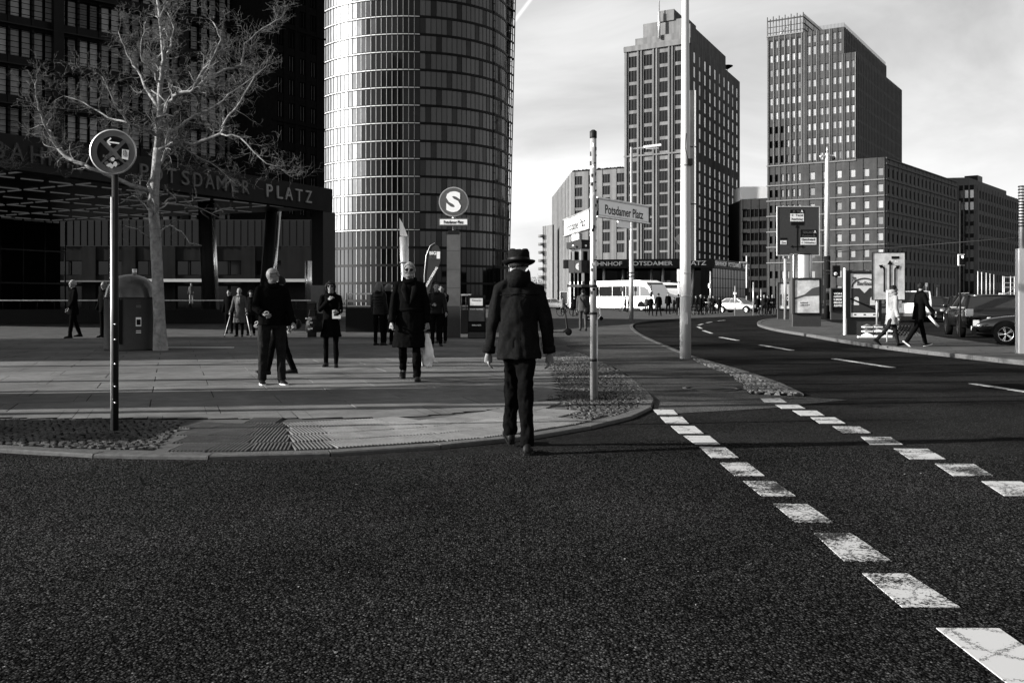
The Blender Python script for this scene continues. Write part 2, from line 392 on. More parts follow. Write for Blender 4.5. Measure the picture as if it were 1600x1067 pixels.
def kerb(pts, width, top, step, name='kerb', m='kerb_stone', lab=None):
    """row of kerb stones; left of the direction of travel is inland"""
    root = link(name, None); root['kind'] = 'structure'
    q = resample(pts, step); inn = offset(q, width)
    for i in range(len(q) - 1):
        a, b, c, d_ = q[i], q[i + 1], inn[i + 1], inn[i]
        g = .006; t = (b - a).normalized() * g
        a2, b2, c2, d2 = a + t, b - t, c - t, d_ + t
        ch = .012; dz = R.uniform(-.003, .003)
        n1 = (d2 - a2).normalized() * ch; n2 = (c2 - b2).normalized() * ch
        mb = MB(); lo = -.1
        base = [a2, b2, c2, d2]; ctr = (a2 + b2 + c2 + d2) / 4; ctr.z = 0
        vs = [Vector((p.x, p.y, lo)) - ctr for p in base] + [Vector((p.x, p.y, top - ch + dz)) - ctr for p in base] + [Vector((p.x, p.y, top + dz)) - ctr for p in (a2 + n1, b2 + n2, c2 - n2, d2 - n1)]
        mb.add(vs, [(0, 1, 5, 4), (1, 2, 6, 5), (2, 3, 7, 6), (3, 0, 4, 7), (4, 5, 9, 8), (5, 6, 10, 9), (6, 7, 11, 10), (7, 4, 8, 11), (8, 9, 10, 11)], m)
        part('kerb_stone', mb, root, loc=ctr)
    return root
def P2(l, z=.05): return [G(x, y, z) for x, y in l]
def inpoly(x, y, poly):
    c = False; j = len(poly) - 1
    for i in range(len(poly)):
        a, b = poly[i], poly[j]
        if (a[1] > y) != (b[1] > y) and x < (b[0] - a[0]) * (y - a[1]) / (b[1] - a[1]) + a[0]: c = not c
        j = i
    return c
sheet('ground', [(-900, -60), (900, -60), (900, 1500), (-900, 1500)], -.03, 'asphalt_fine')
kA = cr_spline(P2([(-500, 655), (-200, 684), (0, 701), (110, 708), (235, 712), (450, 710), (620, 700), (780, 688), (890, 671), (960, 658), (1005, 643), (1023, 630), (1018, 617), (1003, 603), (985, 588)]), 8)
kB = cr_spline(P2([(1256, 615), (1215, 596), (1160, 578), (1110, 564), (1080, 555), (1045, 541), (1012, 527), (995, 517), (989, 509), (997, 504), (1025, 500), (1070, 497.5), (1130, 495), (1230, 491.5), (1330, 489.5), (1700, 486)]), 8)
kM = cr_spline(P2([(1240, 495.5), (1205, 497.5), (1187, 501), (1183, 505), (1190, 509), (1215, 515), (1260, 522), (1320, 532), (1400, 543), (1500, 554), (1640, 568), (1900, 590)], .1), 8)
# near road (coarse chippings) reaches up to the crossing, then finer asphalt
lineN = P2([(-900, 730), (0, 712), (235, 722), (620, 722), (780, 712), (1000, 690), (1300, 700), (1900, 735)], 0)
sheet('road', [(-40, -12), (40, -12)] + [(p.x, p.y) for p in reversed(lineN)], .02, 'asphalt_coarse')
sheet('carriageway', [(p.x, p.y) for p in lineN] + [(60, 12), (110, 100), (-70, 100), (-70, 9)], .016, 'asphalt_fine')
cpL = P2([(985, 588), (955, 571), (925, 560), (905, 551), (885, 540), (880, 530)])
cpT = P2([(940, 522), (1000, 521.5)])
plz = [Vector((-80, kA[0].y, 0))] + [p for p in offset(kA, .16)] + cpL[1:] + cpT
i0 = min(range(len(kB)), key=lambda i: (kB[i] - G(1003, 522)).length)
plz += offset(kB, -.0)[i0:] + [Vector((200, 240, 0)), Vector((-150, 240, 0)), Vector((-150, 30, 0))]
sheet('plaza', [(p.x, p.y) for p in plz], .046, 'paving')
cyc = [kA[-1]] + cpL[1:] + cpT + [p for p in kB[:i0 + 1][::-1] if p.y < G(1080, 555).y * 3] 
strip = P2([(1078, 556), (1085, 560), (1100, 570), (1130, 581), (1150, 590), (1170, 613)])
cycp = [kA[-1]] + cpL[1:] + cpT + [p for p in kB[:i0 + 1][::-1] if p.y > G(1080, 555).y] + strip + P2([(1172, 614.5), (1256, 617), (1325, 621), (1200, 634), (1035, 643), (1023, 637), (1021, 628), (1012, 612)])
me_ = sheet('cycle_path', [(p.x, p.y) for p in cycp], .004, 'asphalt_path').data
bm = bmesh.new(); bm.from_mesh(me_)
for yy in [11.6 + .2 * k for k in range(18)]: bmesh.ops.bisect_plane(bm, geom=bm.verts[:] + bm.edges[:] + bm.faces[:], plane_co=(0, yy, 0), plane_no=(0, 1, 0))
for v in bm.verts: tt = min(1, max(0, (v.co.y - 12.9) / 1.3)) * min(1, max(0, 1 - (v.co.x - 3.5) / 1.0) if v.co.y < 14.3 else 1); v.co.z = .021 + .028 * tt * tt * (3 - 2 * tt)
bm.to_mesh(me_); bm.free()
kerb(kA, .17, .052, 1.0); kerb(list(reversed(kB)), -.0 + .15, .055, 1.0) if False else None
kbr = kerb(kB, -.15 if False else .15, .055, 1.0)
kerb(kM, .2, .11, 1.0)
isl = offset(kM, .18) + P2([(1900, 560), (1640, 543), (1560, 538), (1480, 528), (1410, 517), (1350, 508), (1300, 503.5), (1290, 500)], .1)
sheet('traffic_island', [(p.x, p.y) for p in isl], .098, 'paving')
# ---- cobbles: real stones
def cobbles(name, poly, top, pitch, m, skip=lambda x, y: False):
    xs = [p[0] for p in poly]; ys = [p[1] for p in poly]; mb = MB(); y = min(ys); r = 0
    while y < max(ys):
        x = min(xs) + (r % 2) * pitch * .5
        while x < max(xs):
            if inpoly(x, y, poly) and not skip(x, y):
                w = pitch * R.uniform(.36, .5); h = pitch * R.uniform(.36, .5); t = top + R.uniform(-.006, .003); a = R.uniform(-.45, .45)
                ca, sa = math.cos(a), math.sin(a); jx, jy = R.uniform(-.3, .3) * pitch, R.uniform(-.3, .3) * pitch
                def q(u, v, z): return (x + jx + u * ca - v * sa, y + jy + u * sa + v * ca, z)
                k = .66
                mb.add([q(-w, -h, t - .03), q(w, -h, t - .03), q(w, h, t - .03), q(-w, h, t - .03), q(-w * k, -h * k, t), q(w * k, -h * k, t), q(w * k, h * k, t), q(-w * k, h * k, t)],
                       [(0, 1, 5, 4), (1, 2, 6, 5), (2, 3, 7, 6), (3, 0, 4, 7), (4, 5, 6, 7)], m)
            x += pitch
        y += pitch; r += 1
    o = part(name, mb); o['kind'] = 'stuff'; return o
cobL = P2([(-300, 655), (0, 655), (287, 657), (262, 685), (240, 703), (110, 700), (0, 694), (-300, 674)])
cobC = P2([(862, 567), (948, 570), (975, 583), (993, 597), (1008, 615), (1011, 628), (990, 640), (950, 650), (898, 662), (880, 627)])
cobC2 = P2([(852, 549), (905, 551), (925, 560), (948, 570), (862, 567)])
cobS = P2([(1082, 559.5), (1108, 567.5), (1158, 582), (1208, 599), (1250, 616.5), (1172, 613), (1150, 590), (1130, 581), (1100, 570)])
for nm, pl, tp in (('bed_left', cobL, .056), ('bed_corner', cobC, .056), ('bed_strip', cobS, .056)):
    pass
cobbles('cobblestones', cobL, .060, .068, 'cobble'); cobbles('cobblestones', cobC, .060, .075, 'cobble')
cobbles('cobblestones', cobC2, .062, .10, 'cobble_pale'); cobbles('cobblestones', cobS, .064, .085, 'cobble_pale')
sheet('cobble_bed', [(p.x, p.y) for p in cobS], .052, 'joint')
sheet('cobble_bed', [(p.x, p.y) for p in cobL], .049, 'joint'); sheet('cobble_bed', [(p.x, p.y) for p in cobC], .049, 'joint')
# ---- ribbed guidance slabs along the kerb (parts of one pavement)
tact = link('pavement', None); tact['kind'] = 'structure'
tpoly = P2([(236, 711), (450, 708), (620, 698), (780, 686), (893, 668), (877, 625), (830, 632), (765, 643), (700, 649), (620, 655), (450, 656), (288, 657)])
rib = MB(); SW, SD = .336, .48
rib.box((-SW / 2 + .004, -SD / 2 + .004, 0), (SW / 2 - .004, SD / 2 - .004, .012), 'slab_rib')
for k in range(10):
    x = -SW / 2 + (k + .5) * SW / 10
    rib.add([(x - .011, -SD / 2 + .01, .012), (x - .006, -SD / 2 + .01, .026), (x + .006, -SD / 2 + .01, .026), (x + .011, -SD / 2 + .01, .012), (x - .011, SD / 2 - .01, .012), (x - .006, SD / 2 - .01, .026), (x + .006, SD / 2 - .01, .026), (x + .011, SD / 2 - .01, .012)],
            [(0, 1, 5, 4), (1, 2, 6, 5), (2, 3, 7, 6), (0, 3, 2, 1), (4, 5, 6, 7)], 'slab_rib')
ribme = rib.mesh('ribbed_slab')
for row in range(7):
    base = resample(offset(kA, .19 + SD * (row + .5)), SW)
    for a, b in zip(base, base[1:]):
        c = (a + b) / 2
        if inpoly(c.x, c.y, tpoly) and (b - a).length > SW * .9:
            o = link('ribbed_slab', ribme, tact); o.location = (c.x, c.y, .038 + R.uniform(-.002, .002)); o.rotation_euler = (0, 0, math.atan2(b.y - a.y, b.x - a.x))
# ---- large plaza slabs, near part one by one
slabs = link('plaza_slabs', None); slabs['kind'] = 'structure'
mb = MB(); LW, LD = 1.55, .98; e = .004; t = .011
mb.add([(-LW / 2 + e, -LD / 2 + e, 0), (LW / 2 - e, -LD / 2 + e, 0), (LW / 2 - e, LD / 2 - e, 0), (-LW / 2 + e, LD / 2 - e, 0), (-LW / 2 + e * 2, -LD / 2 + e * 2, t), (LW / 2 - e * 2, -LD / 2 + e * 2, t), (LW / 2 - e * 2, LD / 2 - e * 2, t), (-LW / 2 + e * 2, LD / 2 - e * 2, t)],
       [(0, 1, 5, 4), (1, 2, 6, 5), (2, 3, 7, 6), (3, 0, 4, 7), (4, 5, 6, 7)], 'slab'); sme = mb.mesh('slab')
ang = .33; ca, sa = math.cos(ang), math.sin(ang)
spoly = P2([(-40, 653), (290, 655), (450, 654), (620, 653), (700, 647), (765, 641), (830, 630), (876, 622), (858, 565), (848, 545), (845, 530), (-40, 530)])
bed = sheet('plaza_bed', [(p.x, p.y) for p in spoly], .047, 'joint')
for i in range(-30, 30):
    for j in range(-35, 60):
        u = (i + .5 * (j % 2)) * LW; v = j * LD; x = u * ca - v * sa; y = 16 + u * sa + v * ca
        cs = [(x + du * ca - dv * sa, y + du * sa + dv * ca) for du, dv in ((-LW * .49, -LD * .49), (LW * .49, -LD * .49), (LW * .49, LD * .49), (-LW * .49, LD * .49))]
        ins = [inpoly(cx, cy, spoly) for cx, cy in cs]
        if all(ins):
            o = link('slab', sme, slabs); o.location = (x, y, .046 + R.uniform(-.0015, .0015)); o.rotation_euler = (R.uniform(-.0015, .0015), R.uniform(-.0015, .0015), ang)
        elif any(ins):      # cut slab at the edge
            bm = bmesh.new(); vs = [bm.verts.new((cx, cy, 0)) for cx, cy in cs]; bm.faces.new(vs)
            n = len(spoly)
            # clip against the polygon by keeping sub-cells inside
            bm.free(); m2 = MB(); K = 10
            cells = []
            for a in range(K):
                for b in range(K):
                    du = -LW / 2 + LW * (a + .5) / K; dv = -LD / 2 + LD * (b + .5) / K; cx = x + du * ca - dv * sa; cy = y + du * sa + dv * ca
                    if inpoly(cx, cy, spoly):
                        hw = LW / K / 2 - (e if a in (0, K - 1) else 0); hd = LD / K / 2 - (e if b in (0, K - 1) else 0)
                        m2.add([(du - hw, dv - hd, t), (du + hw, dv - hd, t), (du + hw, dv + hd, t), (du - hw, dv + hd, t)], [(0, 1, 2, 3)], 'slab')
            if m2.v: o = part('slab', m2, slabs, loc=(x, y, .046)); o.rotation_euler = (0, 0, ang)
# ---- painted marks
marks = link('road_marking', None); marks['kind'] = 'structure'
RZ = .02
def quad_mark(q, m, z=.026, ox=820, oy=500, s=1.882, nm='crossing_block'):
    pts = [G(ox + x / s, oy + y / s, RZ) for x, y in q]; c = sum(pts, Vector()) / 4; mb = MB()
    mb.add([(p.x - c.x, p.y - c.y, 0) for p in pts] + [(p.x - c.x, p.y - c.y, -.004) for p in pts], [(3, 2, 1, 0) if False else (0, 1, 2, 3), (0, 1, 5, 4), (1, 2, 6, 5), (2, 3, 7, 6), (3, 0, 4, 7)], m)
    part(nm, mb, marks, loc=(c.x, c.y, z))
k5 = dict(ox=840, oy=540, s=3.478)
quad_mark([(625, 348), (738, 350), (762, 376), (655, 376)], 'paint_fresh', **k5)
quad_mark([(665, 388), (785, 388), (822, 424), (700, 424)], 'paint_fresh', **k5)
quad_mark([(723, 438), (852, 438), (903, 479), (770, 479)], 'paint_fresh', **k5)
quad_mark([(793, 491), (935, 492), (992, 538), (857, 538)], 'paint_fresh', **k5)
quad_mark([(880, 552), (1020, 554), (1092, 611), (945, 611)], 'paint_mid', **k5)
for q, m in (([(573, 420), (655, 420), (705, 459), (617, 459)], 'paint_worn'), ([(643, 475), (735, 475), (797, 519), (697, 519)], 'paint_worn'),
             ([(730, 541), (832, 543), (908, 597), (797, 597)], 'paint_worn'), ([(850, 628), (960, 628), (1080, 711), (940, 711)], 'paint_worn'),
             ([(993, 747), (1125, 747), (1280, 846), (1110, 846)], 'paint_mid'), ([(1210, 908), (1395, 909), (1640, 1080), (1430, 1080)], 'paint_fresh'),
             ([(692, 231), (752, 231), (770, 243), (706, 243)], 'paint_fresh'), ([(735, 249), (802, 249), (825, 261), (755, 261)], 'paint_fresh'),
             ([(787, 267), (858, 267), (882, 282), (812, 282)], 'paint_fresh'), ([(840, 287), (912, 287), (943, 305), (867, 305)], 'paint_fresh'),
             ([(905, 313), (985, 314), (1018, 333), (935, 333)], 'paint_worn'), ([(988, 344), (1075, 345), (1112, 367), (1015, 367)], 'paint_mid'),
             ([(1085, 379), (1185, 380), (1237, 410), (1132, 410)], 'paint_mid'), ([(1205, 423), (1320, 424), (1378, 459), (1260, 459)], 'paint_worn'),
             ([(1343, 475), (1460, 476), (1530, 518), (1410, 518)], 'paint_mid'), ([(1500, 535), (1630, 536), (1720, 585), (1590, 585)], 'paint_mid')): quad_mark(q, m)
def dash(a, b, w=.13, m='paint_fresh', z=.024):
    p = G(a[0], a[1], RZ); q = G(b[0], b[1], RZ); mb = MB(); mb.bar((0, 0, z), (q.x - p.x, q.y - p.y, z), w, .004, m); part('lane_dash', mb, marks, loc=(p.x, p.y, 0))
for a, b in (((1520, 599.5), (1640, 618)), ((1303, 560.5), (1395, 574.5)), ((1188, 539), (1238, 547.5)), ((1126, 527), (1153, 532)), ((1099, 516.5), (1112, 521)), ((1090.5, 510.5), (1096, 513.5)), ((1092, 508), (1098, 506)), ((1104, 504.5), (1112, 503)), ((1122, 501.5), (1133, 500.5))): dash(a, b)
mb = MB(); mb.bar((0, 0, 0), (G(1095, 618, 0) - G(840, 618, 0)) * .0 + Vector((.01, 0, 0)), .01, .002, 'paint_fresh')
# bicycle symbol on the path
bsym = link('bicycle_symbol', None, marks); bc = G(975, 548.5, .05)
bm_ = MB()
def ring_flat(cx, cy, r, w, n=18):
    vs = []; 
    for k in range(n):
        a = 2 * PI * k / n; vs += [(cx + math.cos(a) * (r - w), cy + math.sin(a) * (r - w), 0), (cx + math.cos(a) * (r + w), cy + math.sin(a) * (r + w), 0)]
    bm_.add(vs, [(2 * k, 2 * k + 1, (2 * k + 3) % (2 * n), (2 * k + 2) % (2 * n)) for k in range(n)], 'paint_fresh')
ring_flat(-.42, 0, .32, .045); ring_flat(.5, .05, .32, .045)
for a, b in (((-.42, 0), (-.1, .5)), ((-.1, .5), (.35, .5)), ((.35, .5), (.5, .05)), ((-.42, 0), (.05, 0)), ((.05, 0), (.35, .5)), ((.05, 0), (-.12, .6)), ((.35, .5), (.3, .7))):
    bm_.bar((a[0], a[1], 0), (b[0], b[1], 0), .08, .003, 'paint_fresh')
o = part('painted_bicycle', bm_, bsym, loc=(bc.x, bc.y, .012)); o.scale = (.85, 1.9, 1)
bsym.location = (0, 0, 0)
# manhole and its frame
mh = G(1112, 612.5, 0); mb = MB(); mb.lathe([(.30, 0), (.30, .006), (.01, .006)], n=24, m='steel_dark'); mb.lathe([(.42, 0), (.42, .004), (.34, .004), (.34, 0)], n=24, m='cobble', caps=False)
o = part('manhole_cover', mb, marks, loc=(mh.x, mh.y, .054))
# leaf litter and grit
mb = MB()
for i in range(110):
    y = 2.4 + 9 * R.random() ** 1.3; x = R.uniform(-.58, .6) * y * 1.05; s = R.uniform(.002, .006) * (1.8 if R.random() < .12 else 1); a = R.uniform(0, PI)
    if y > 8.3: continue
    mb.add([(x + math.cos(a + k) * s * R.uniform(.7, 1.6), y + math.sin(a + k) * s, .023 + R.uniform(0, .006)) for k in (0, 1.4, 2.9, 4.4)], [(0, 1, 2, 3)], 'cloth_pale')
o = part('leaf_litter', mb); o['kind'] = 'stuff'
# tufts of grass round the sign post
mb = MB(); gp = G(927, 624)
for i in range(420):
    a = R.uniform(0, 2 * PI); r = abs(R.gauss(0, .28)); x = gp.x + math.cos(a) * r * 1.3; y = gp.y + math.sin(a) * r * .8; h = R.uniform(.03, .13) * max(.3, 1 - r); dx, dy = R.uniform(-.05, .05), R.uniform(-.05, .05)
    mb.add([(x - .004, y, .055), (x + .004, y, .055), (x + dx, y + dy, .055 + h)], [(0, 1, 2)], 'grass')
o = part('grass_tuft', mb); o['kind'] = 'stuff'
# ================================================================ buildings
WM = {}
def win_mesh(w, h, style, glassm, framem='facade_dark'):
    key = (round(w, 2), round(h, 2), style, glassm, framem)
    if key in WM: return WM[key]
    mb = MB(); f = .07
    mb.add([(0, .06, 0), (w, .06, 0), (w, .06, h), (0, .06, h)], [(0, 1, 2, 3)], glassm)
    for a, b in (((0, 0, 0), (f, .12, h)), ((w - f, 0, 0), (w, .12, h)), ((f, 0, 0), (w - f, .12, f)), ((f, 0, h - f), (w - f, .12, h))): mb.box(a, b, framem)
    n = int(style)
    for k in range(1, n):
        x = w * k / n; mb.box((x - .11, -.12, f), (x + .11, .05, h - f), 'stone_hotel_pier' if framem == 'stone' else framem)
    WM[key] = mb.mesh('window'); return WM[key]
def facade(root, p0, p1, cols, rows, H0, H1, wallm, pierm, glassf, style=1, framem='facade_dark', mull=None, pierproud=0.12, rec=.2, nm='window'):
    """cols: (u, w), rows: (z, h); p0 is the left end as seen from outside. glassf(i, j) -> glass material or None."""
    p0 = Vector((p0[0], p0[1], 0)); p1 = Vector((p1[0], p1[1], 0)); L = (p1 - p0).length; M = frameM(p0, p1 - p0)
    Mi = rel(root, M)
    mb = MB()
    us = [0] + [x for u, w in cols for x in (u, u + w)] + [L]
    for k in range(0, len(us), 2):
        if us[k + 1] - us[k] > .01: mb.box((us[k], -pierproud, H0), (us[k + 1], .55, H1), pierm)
    for u, w in cols:
        z = H0
        for zb, h in rows + [(H1, 0)]:
            if zb - z > .01: mb.box((u + .002, 0, z), (u + w - .002, .5, zb), wallm)
            z = zb + h
        mb.box((u + .003, .45, H0), (u + w - .003, .54, H1), 'facade_dark')
    o = part('wall', mb, root, M=Mi)
    n = 0
    for i, (u, w) in enumerate(cols):
        for j, (zb, h) in enumerate(rows):
            g = glassf(i, j)
            if g is None: continue
            me = win_mesh(w - .01, h - .01, style, g, framem)
            c = link(nm, me, root, Mi @ Matrix.Translation((u + .005, rec, zb + .005))); n += 1
    return M, Mi
def slabbox(root, poly, z0, z1, m, nm='wall'):
    mb = MB(); mb.prism([(p[0] - root.location.x, p[1] - root.location.y) for p in poly], z0, z1, m); return part(nm, mb, root)
FD = Vector((.849, -.528, 0)); SD_ = Vector((.528, .849, 0))      # street grid: frontage direction, depth direction
# ---- hotel tower in the middle
c0 = Vector((44.7, 250, 0))
hotel = thing('hotel_tower', 'pale stone high-rise with triple windows and a stepped flagpole crown, behind the tall mast', 'building', (c0.x, c0.y, 0))
pl = c0 - FD * 18.1; SH = Vector((.4293, .9032, 0)); ps = c0 + SH * 56
rows = [(EYE + (HY - 410 + 18.2 * k) * .1625 , 2.4) for k in range(9)]
z8 = EYE + (HY - 236) * .1625
rows += [(z8 + 3.70 * k, 2.85) for k in range(7)]
TOPH = 66.6
cols = [(1.2 + 4.28 * k, 2.35) for k in range(4)]
facade(hotel, pl, c0, cols, rows, 0, TOPH - 1.4, 'stone_hotel', 'stone_hotel_pier', lambda i, j: 'glass_dark', 3, 'facade_dark')
# pairs of pilasters
mb = MB()
Mh = frameM(pl, FD)
for k in range(5):
    for dx in (.25, 1.15):
        u = -.75 + 4.28 * k + dx
        if -.1 < u < 18: mb.box((u, -.42, 0), (u + .38, -.125, TOPH - .8), 'stone_hotel_pier')
mb.box((0, -.6, TOPH - 1.4), (18.3, .5, TOPH), 'stone_hotel'); mb.box((0, -.5, 37.9), (18.2, -.43, 38.3), 'stone_hotel_pier')
part('pilaster', mb, hotel, M=rel(hotel, Mh))
cols2 = [(2.4 + 5.35 * k, 1.75) for k in range(10)]
def gh(i, j):
    return 'glass_reflect_pale' if (4 < j < 16 and (i * 7 + j * 3) % 9 < 7) else 'glass_office'
facade(hotel, c0 + SH * .7, ps, cols2, rows, 0, TOPH, 'stone_hotel', 'stone_hotel', gh, 1, pierproud=.02, rec=-.04)
slabbox(hotel, [pl + SH * .6, c0 + SH * .6 - FD * .56, ps - FD * .56, ps - FD * 18.1], 0, TOPH - .4, 'stone_hotel')
# stepped crown
def crown(u0, u1, d0, d1, z0, z1, m='stone_hotel', nm='roof_block'):
    a = pl + FD * u0 + SH * d0; b = pl + FD * u1 + SH * d0; c = pl + FD * u1 + SH * d1; d_ = pl + FD * u0 + SH * d1
    slabbox(hotel, [a, b, c, d_], z0, z1, m, nm)
crown(1.6, 16.5, 4.2, 42, TOPH - .35, TOPH + 3.0); crown(3.6, 15.8, 5, 14, TOPH + 2.8, TOPH + 6.8); crown(8.2, 12.4, 4.6, 12, TOPH + 6.6, TOPH + 9.4); crown(14.5, 17.6, 2, 40, TOPH - .34, TOPH + 4.2)
mb = MB(); mb.tube([(0, 0, TOPH + 2), (0, 0, TOPH + 9)], [.35, .3], 8, 'steel_galv'); mb.tube([(0, 0, TOPH + 9), (0, 0, TOPH + 18)], [.14, .08], 6, 'steel_galv')
fp = pl + FD * 8.6 + SH * 3.6; part('flagpole', mb, hotel, loc=(fp.x - c0.x, fp.y - c0.y, 0))
mb = MB(); fp = ps - SH * 10 - FD * 1.5; mb.lathe([(.1, 0), (.1, 2.2), (1.6, 3.1), (1.7, 3.3), (.2, 2.6)], n=12, m='black'); mb.box((-3.5, -1, 0), (-2, 1, 1.4), 'black'); part('antenna_dish', mb, hotel, loc=(fp.x - c0.x, fp.y - c0.y, TOPH - .4))
# ---- lower wing left of it
w0 = Vector((16.05, 268, 0)); w1 = c0 - FD * 18.15
wing = thing('hotel_wing', 'lower pale stone wing with triple windows and planted roof edge, left of the hotel tower', 'building', (w0.x, w0.y, 0))
rowsW = [(EYE + (HY - 396.5 + 18.0 * k) * .1700, 2.3) for k in range(7)]; WH = 35.2
facade(wing, w0, w1, [(1.0 + 4.15 * k, 2.3) for k in range(4)], rowsW, 0, WH, 'stone_hotel', 'stone_hotel_pier', lambda i, j: 'glass_dark', 3)
wb = Vector((13.5, 334, 0))
dL = (w0 - wb).normalized()
facade(wing, wb, w0 - dL * .0, [(3 + 4.6 * k, 1.6) for k in range(13)], rowsW, 0, WH - .02, 'stone_hotel', 'stone_hotel_pier', lambda i, j: 'glass_mid', 1)
slabbox(wing, [w0 + SD_ * .8 + FD * .8, w1 + SD_ * .8, w1 + SD_ * 40, wb + FD * 1.2], 0, WH - .3, 'stone_hotel')
mb = MB()
for k in range(260):
    u = R.uniform(.3, 15); p = FD * u + SD_ * R.uniform(.2, 1.2); mb.ell((p.x, p.y, WH + R.uniform(0, .35)), R.uniform(.1, .4), 'hedge', 5, 3)
o = part('roof_planting', mb, wing); o['kind'] = 'stuff'
# ---- station hall in front of the hotel
def beam_pt(px, Z, z): return Vector(((px - CX) * Z / FPX, Z, z))
e1 = Vector((33.4, 165, 0)); e0 = Vector(((880 - CX) * 171 / FPX, 171, 0)); e2 = Vector((44.6, 186, 0))
hall2 = thing('station_hall', 'low glass station hall with lettering on its dark roof beam, at the hotel foot', 'building', (e1.x, e1.y, 0))
Mb = frameM(e0, e1 - e0); Lb = (e1 - e0).length; Ms = frameM(e1 + (e2 - e1).normalized() * .5, e2 - e1); Ls = (e2 - e1).length - .5
mb = MB(); mb.box((0, 0, 6.55), (Lb, .5, 8.05), 'steel_dark'); part('roof_beam', mb, hall2, M=rel(hall2, Mb))
mb = MB(); mb.box((0, .02, 6.5), (Ls, .5, 8.0), 'steel_dark'); part('roof_beam', mb, hall2, M=rel(hall2, Ms))
bk = (e2 - e1)
slabbox(hall2, [e0 + bk * .03, e1 + bk * .03 + (e0 - e1).normalized() * .6, e2 + (e0 - e1).normalized() * .6, e0 + bk], 6.7, 7.9, 'black', 'roof')
for nm, a, b in (('BAHNHOF', 921, 974), ('POTSDAMER', 985, 1053), ('PLATZ', 1069, 1104)):
    u0 = (a - 880) / (1115 - 880) * Lb; u1 = (b - 880) / (1115 - 880) * Lb
    text(hall2, nm, u1 - u0, .72, rel(hall2, Mb @ Matrix.Translation((u0, -.02, 6.95))), 'letter_grey', .12, bold=.012)
for nm, a, b in (('BAHNHOF', .3, 6.8), ('POTSDAMER', 8, 16), ('PLATZ', 17.5, 22)):
    text(hall2, nm, b - a, .8, rel(hall2, Ms @ Matrix.Translation((a, 0, 6.9))), 'letter_grey', .12, bold=.012)
mb = MB(); mb.box((-.9, .01, 0), (.9, 1.2, 6.55), 'concrete_band'); part('pillar', mb, hall2, M=rel(hall2, frameM(e1 - (e1 - e0).normalized() * 1.2, e1 - e0)))
mb = MB()
for k in range(10):
    u = Lb * (k + .5) / 10
    if 3 < u < Lb - 2: mb.tube([(u, 4 + (k % 2) * 6, 0), (u + .3, 3 + (k % 2) * 6, 6.6)], .22, 8, 'mullion_light')
part('column', mb, hall2, M=rel(hall2, Mb), kind='stuff')
mb = MB()
for k in range(12):
    u = Ls * (k + .5) / 12; mb.box((u - .06, .3, 0), (u + .06, .42, 6.5), 'concrete_band')
for z in (1.6, 3.2, 4.8): mb.box((0, .31, z), (Ls, .4, z + .06), 'concrete_band')
mb.box((.0, .5, 0), (Ls, .52, 6.45), 'glass_dark'); part('glazing', mb, hall2, M=rel(hall2, Ms))
# ground floor wall of the hotel block behind the hall
gf = thing('arcade_block', 'stone ground-floor arcade with dark openings behind the white coaches', 'building', (20, 225, 0))
facade(gf, (18, 232), (44, 214), [(2 + 5.4 * k, 2.6) for k in range(5)], [(0.3, 5.2)], 0, 9, 'concrete_band', 'facade_mid', lambda i, j: 'glass_dark', 2)
# ---- balcony block far left of the wing
bb_ = thing('balcony_block', 'narrow distant apartment block with stacked rounded balconies at the edge of the sky', 'building', XZ(848, 380))
a = XZ(848, 380); b = XZ(863.5, 372)
facade(bb_, a, b, [(.8, 1.3), (2.6, .9)], [(2 + 3.1 * k, 1.9) for k in range(8)], 0, 29, 'stone_hotel', 'stone_hotel', lambda i, j: 'glass_dark', 1)
mb = MB()
for k in range(8):
    z = 3 + 3.1 * k; mb.lathe([(1.3, z), (1.4, z + .1), (1.4, z + 1.0), (1.2, z + 1.0), (1.2, z + .2), (.1, z + .2)], (-.4, -.8, 0), 12, 'sign_grey')
part('balcony', mb, bb_)
# ---- dark office block between hotel and right tower
db = thing('office_block', 'dark banded office block with a pale rooftop box, in the gap between the two high-rises', 'building', XZ(1158, 305))
a = XZ(1158, 305); b = XZ(1212, 300)
facade(db, a, b, [(.5 + 2.5 * k, 2.3) for k in range(4)], [(1 + 3.6 * k, 2.4) for k in range(8)], 0, 31.8, 'facade_mid', 'facade_mid', lambda i, j: 'glass_office', 2)
slabbox(db, [(a.x, a.y + .6), (b.x, b.y + .6), (b.x, b.y + 18), (a.x, a.y + 18)], 0, 31.6, 'facade_dark')
slabbox(db, [(a.x + .6, a.y + 3), (a.x + 9, a.y + 3), (a.x + 9, a.y + 12), (a.x + .6, a.y + 12)], 31.5, 36, 'sign_white', 'roof_box')
mb = MB()
for k in range(8): mb.box((0, -.9, 3.4 + 3.6 * k), (8, -.15, 3.65 + 3.6 * k), 'facade_mid')
part('balcony', mb, db)
# ---- right-hand high-rise
C3 = Vector((86.4, 250, 0)); tl = Vector((67.2, 262, 0)); tm = Vector((75.15, 257, 0)); ts = Vector((83.9, 251.5, 0)); te = Vector((115.6, 295.5, 0)); C4 = Vector((92.2, 246.4, 0)); C5 = Vector((133, 298, 0))
ft = (C3 - tl).normalized(); fd = Vector((-ft.y, ft.x, 0))
tower = thing('brick_tower', 'tall dark brick high-rise with small paired windows and open trellis crown, at right', 'building', (C3.x, C3.y, 0))
ZB = 36.32; sp = 3.74
rlow = [(11.65 + 4.03 * k, 1.95) for k in range(6)]
rT = [(36.75, 1.9)] + [(40.7 + sp * k, 1.85) for k in range(8)]
rbase = [(1.0, 3.6), (6.6, 1.9)]
gset = lambda i, j: 'glass_mid' if (i * 5 + j * 7) % 5 == 0 or j in (0, 5, 6, 8) else 'glass_sky'
LA = (tm - tl).length
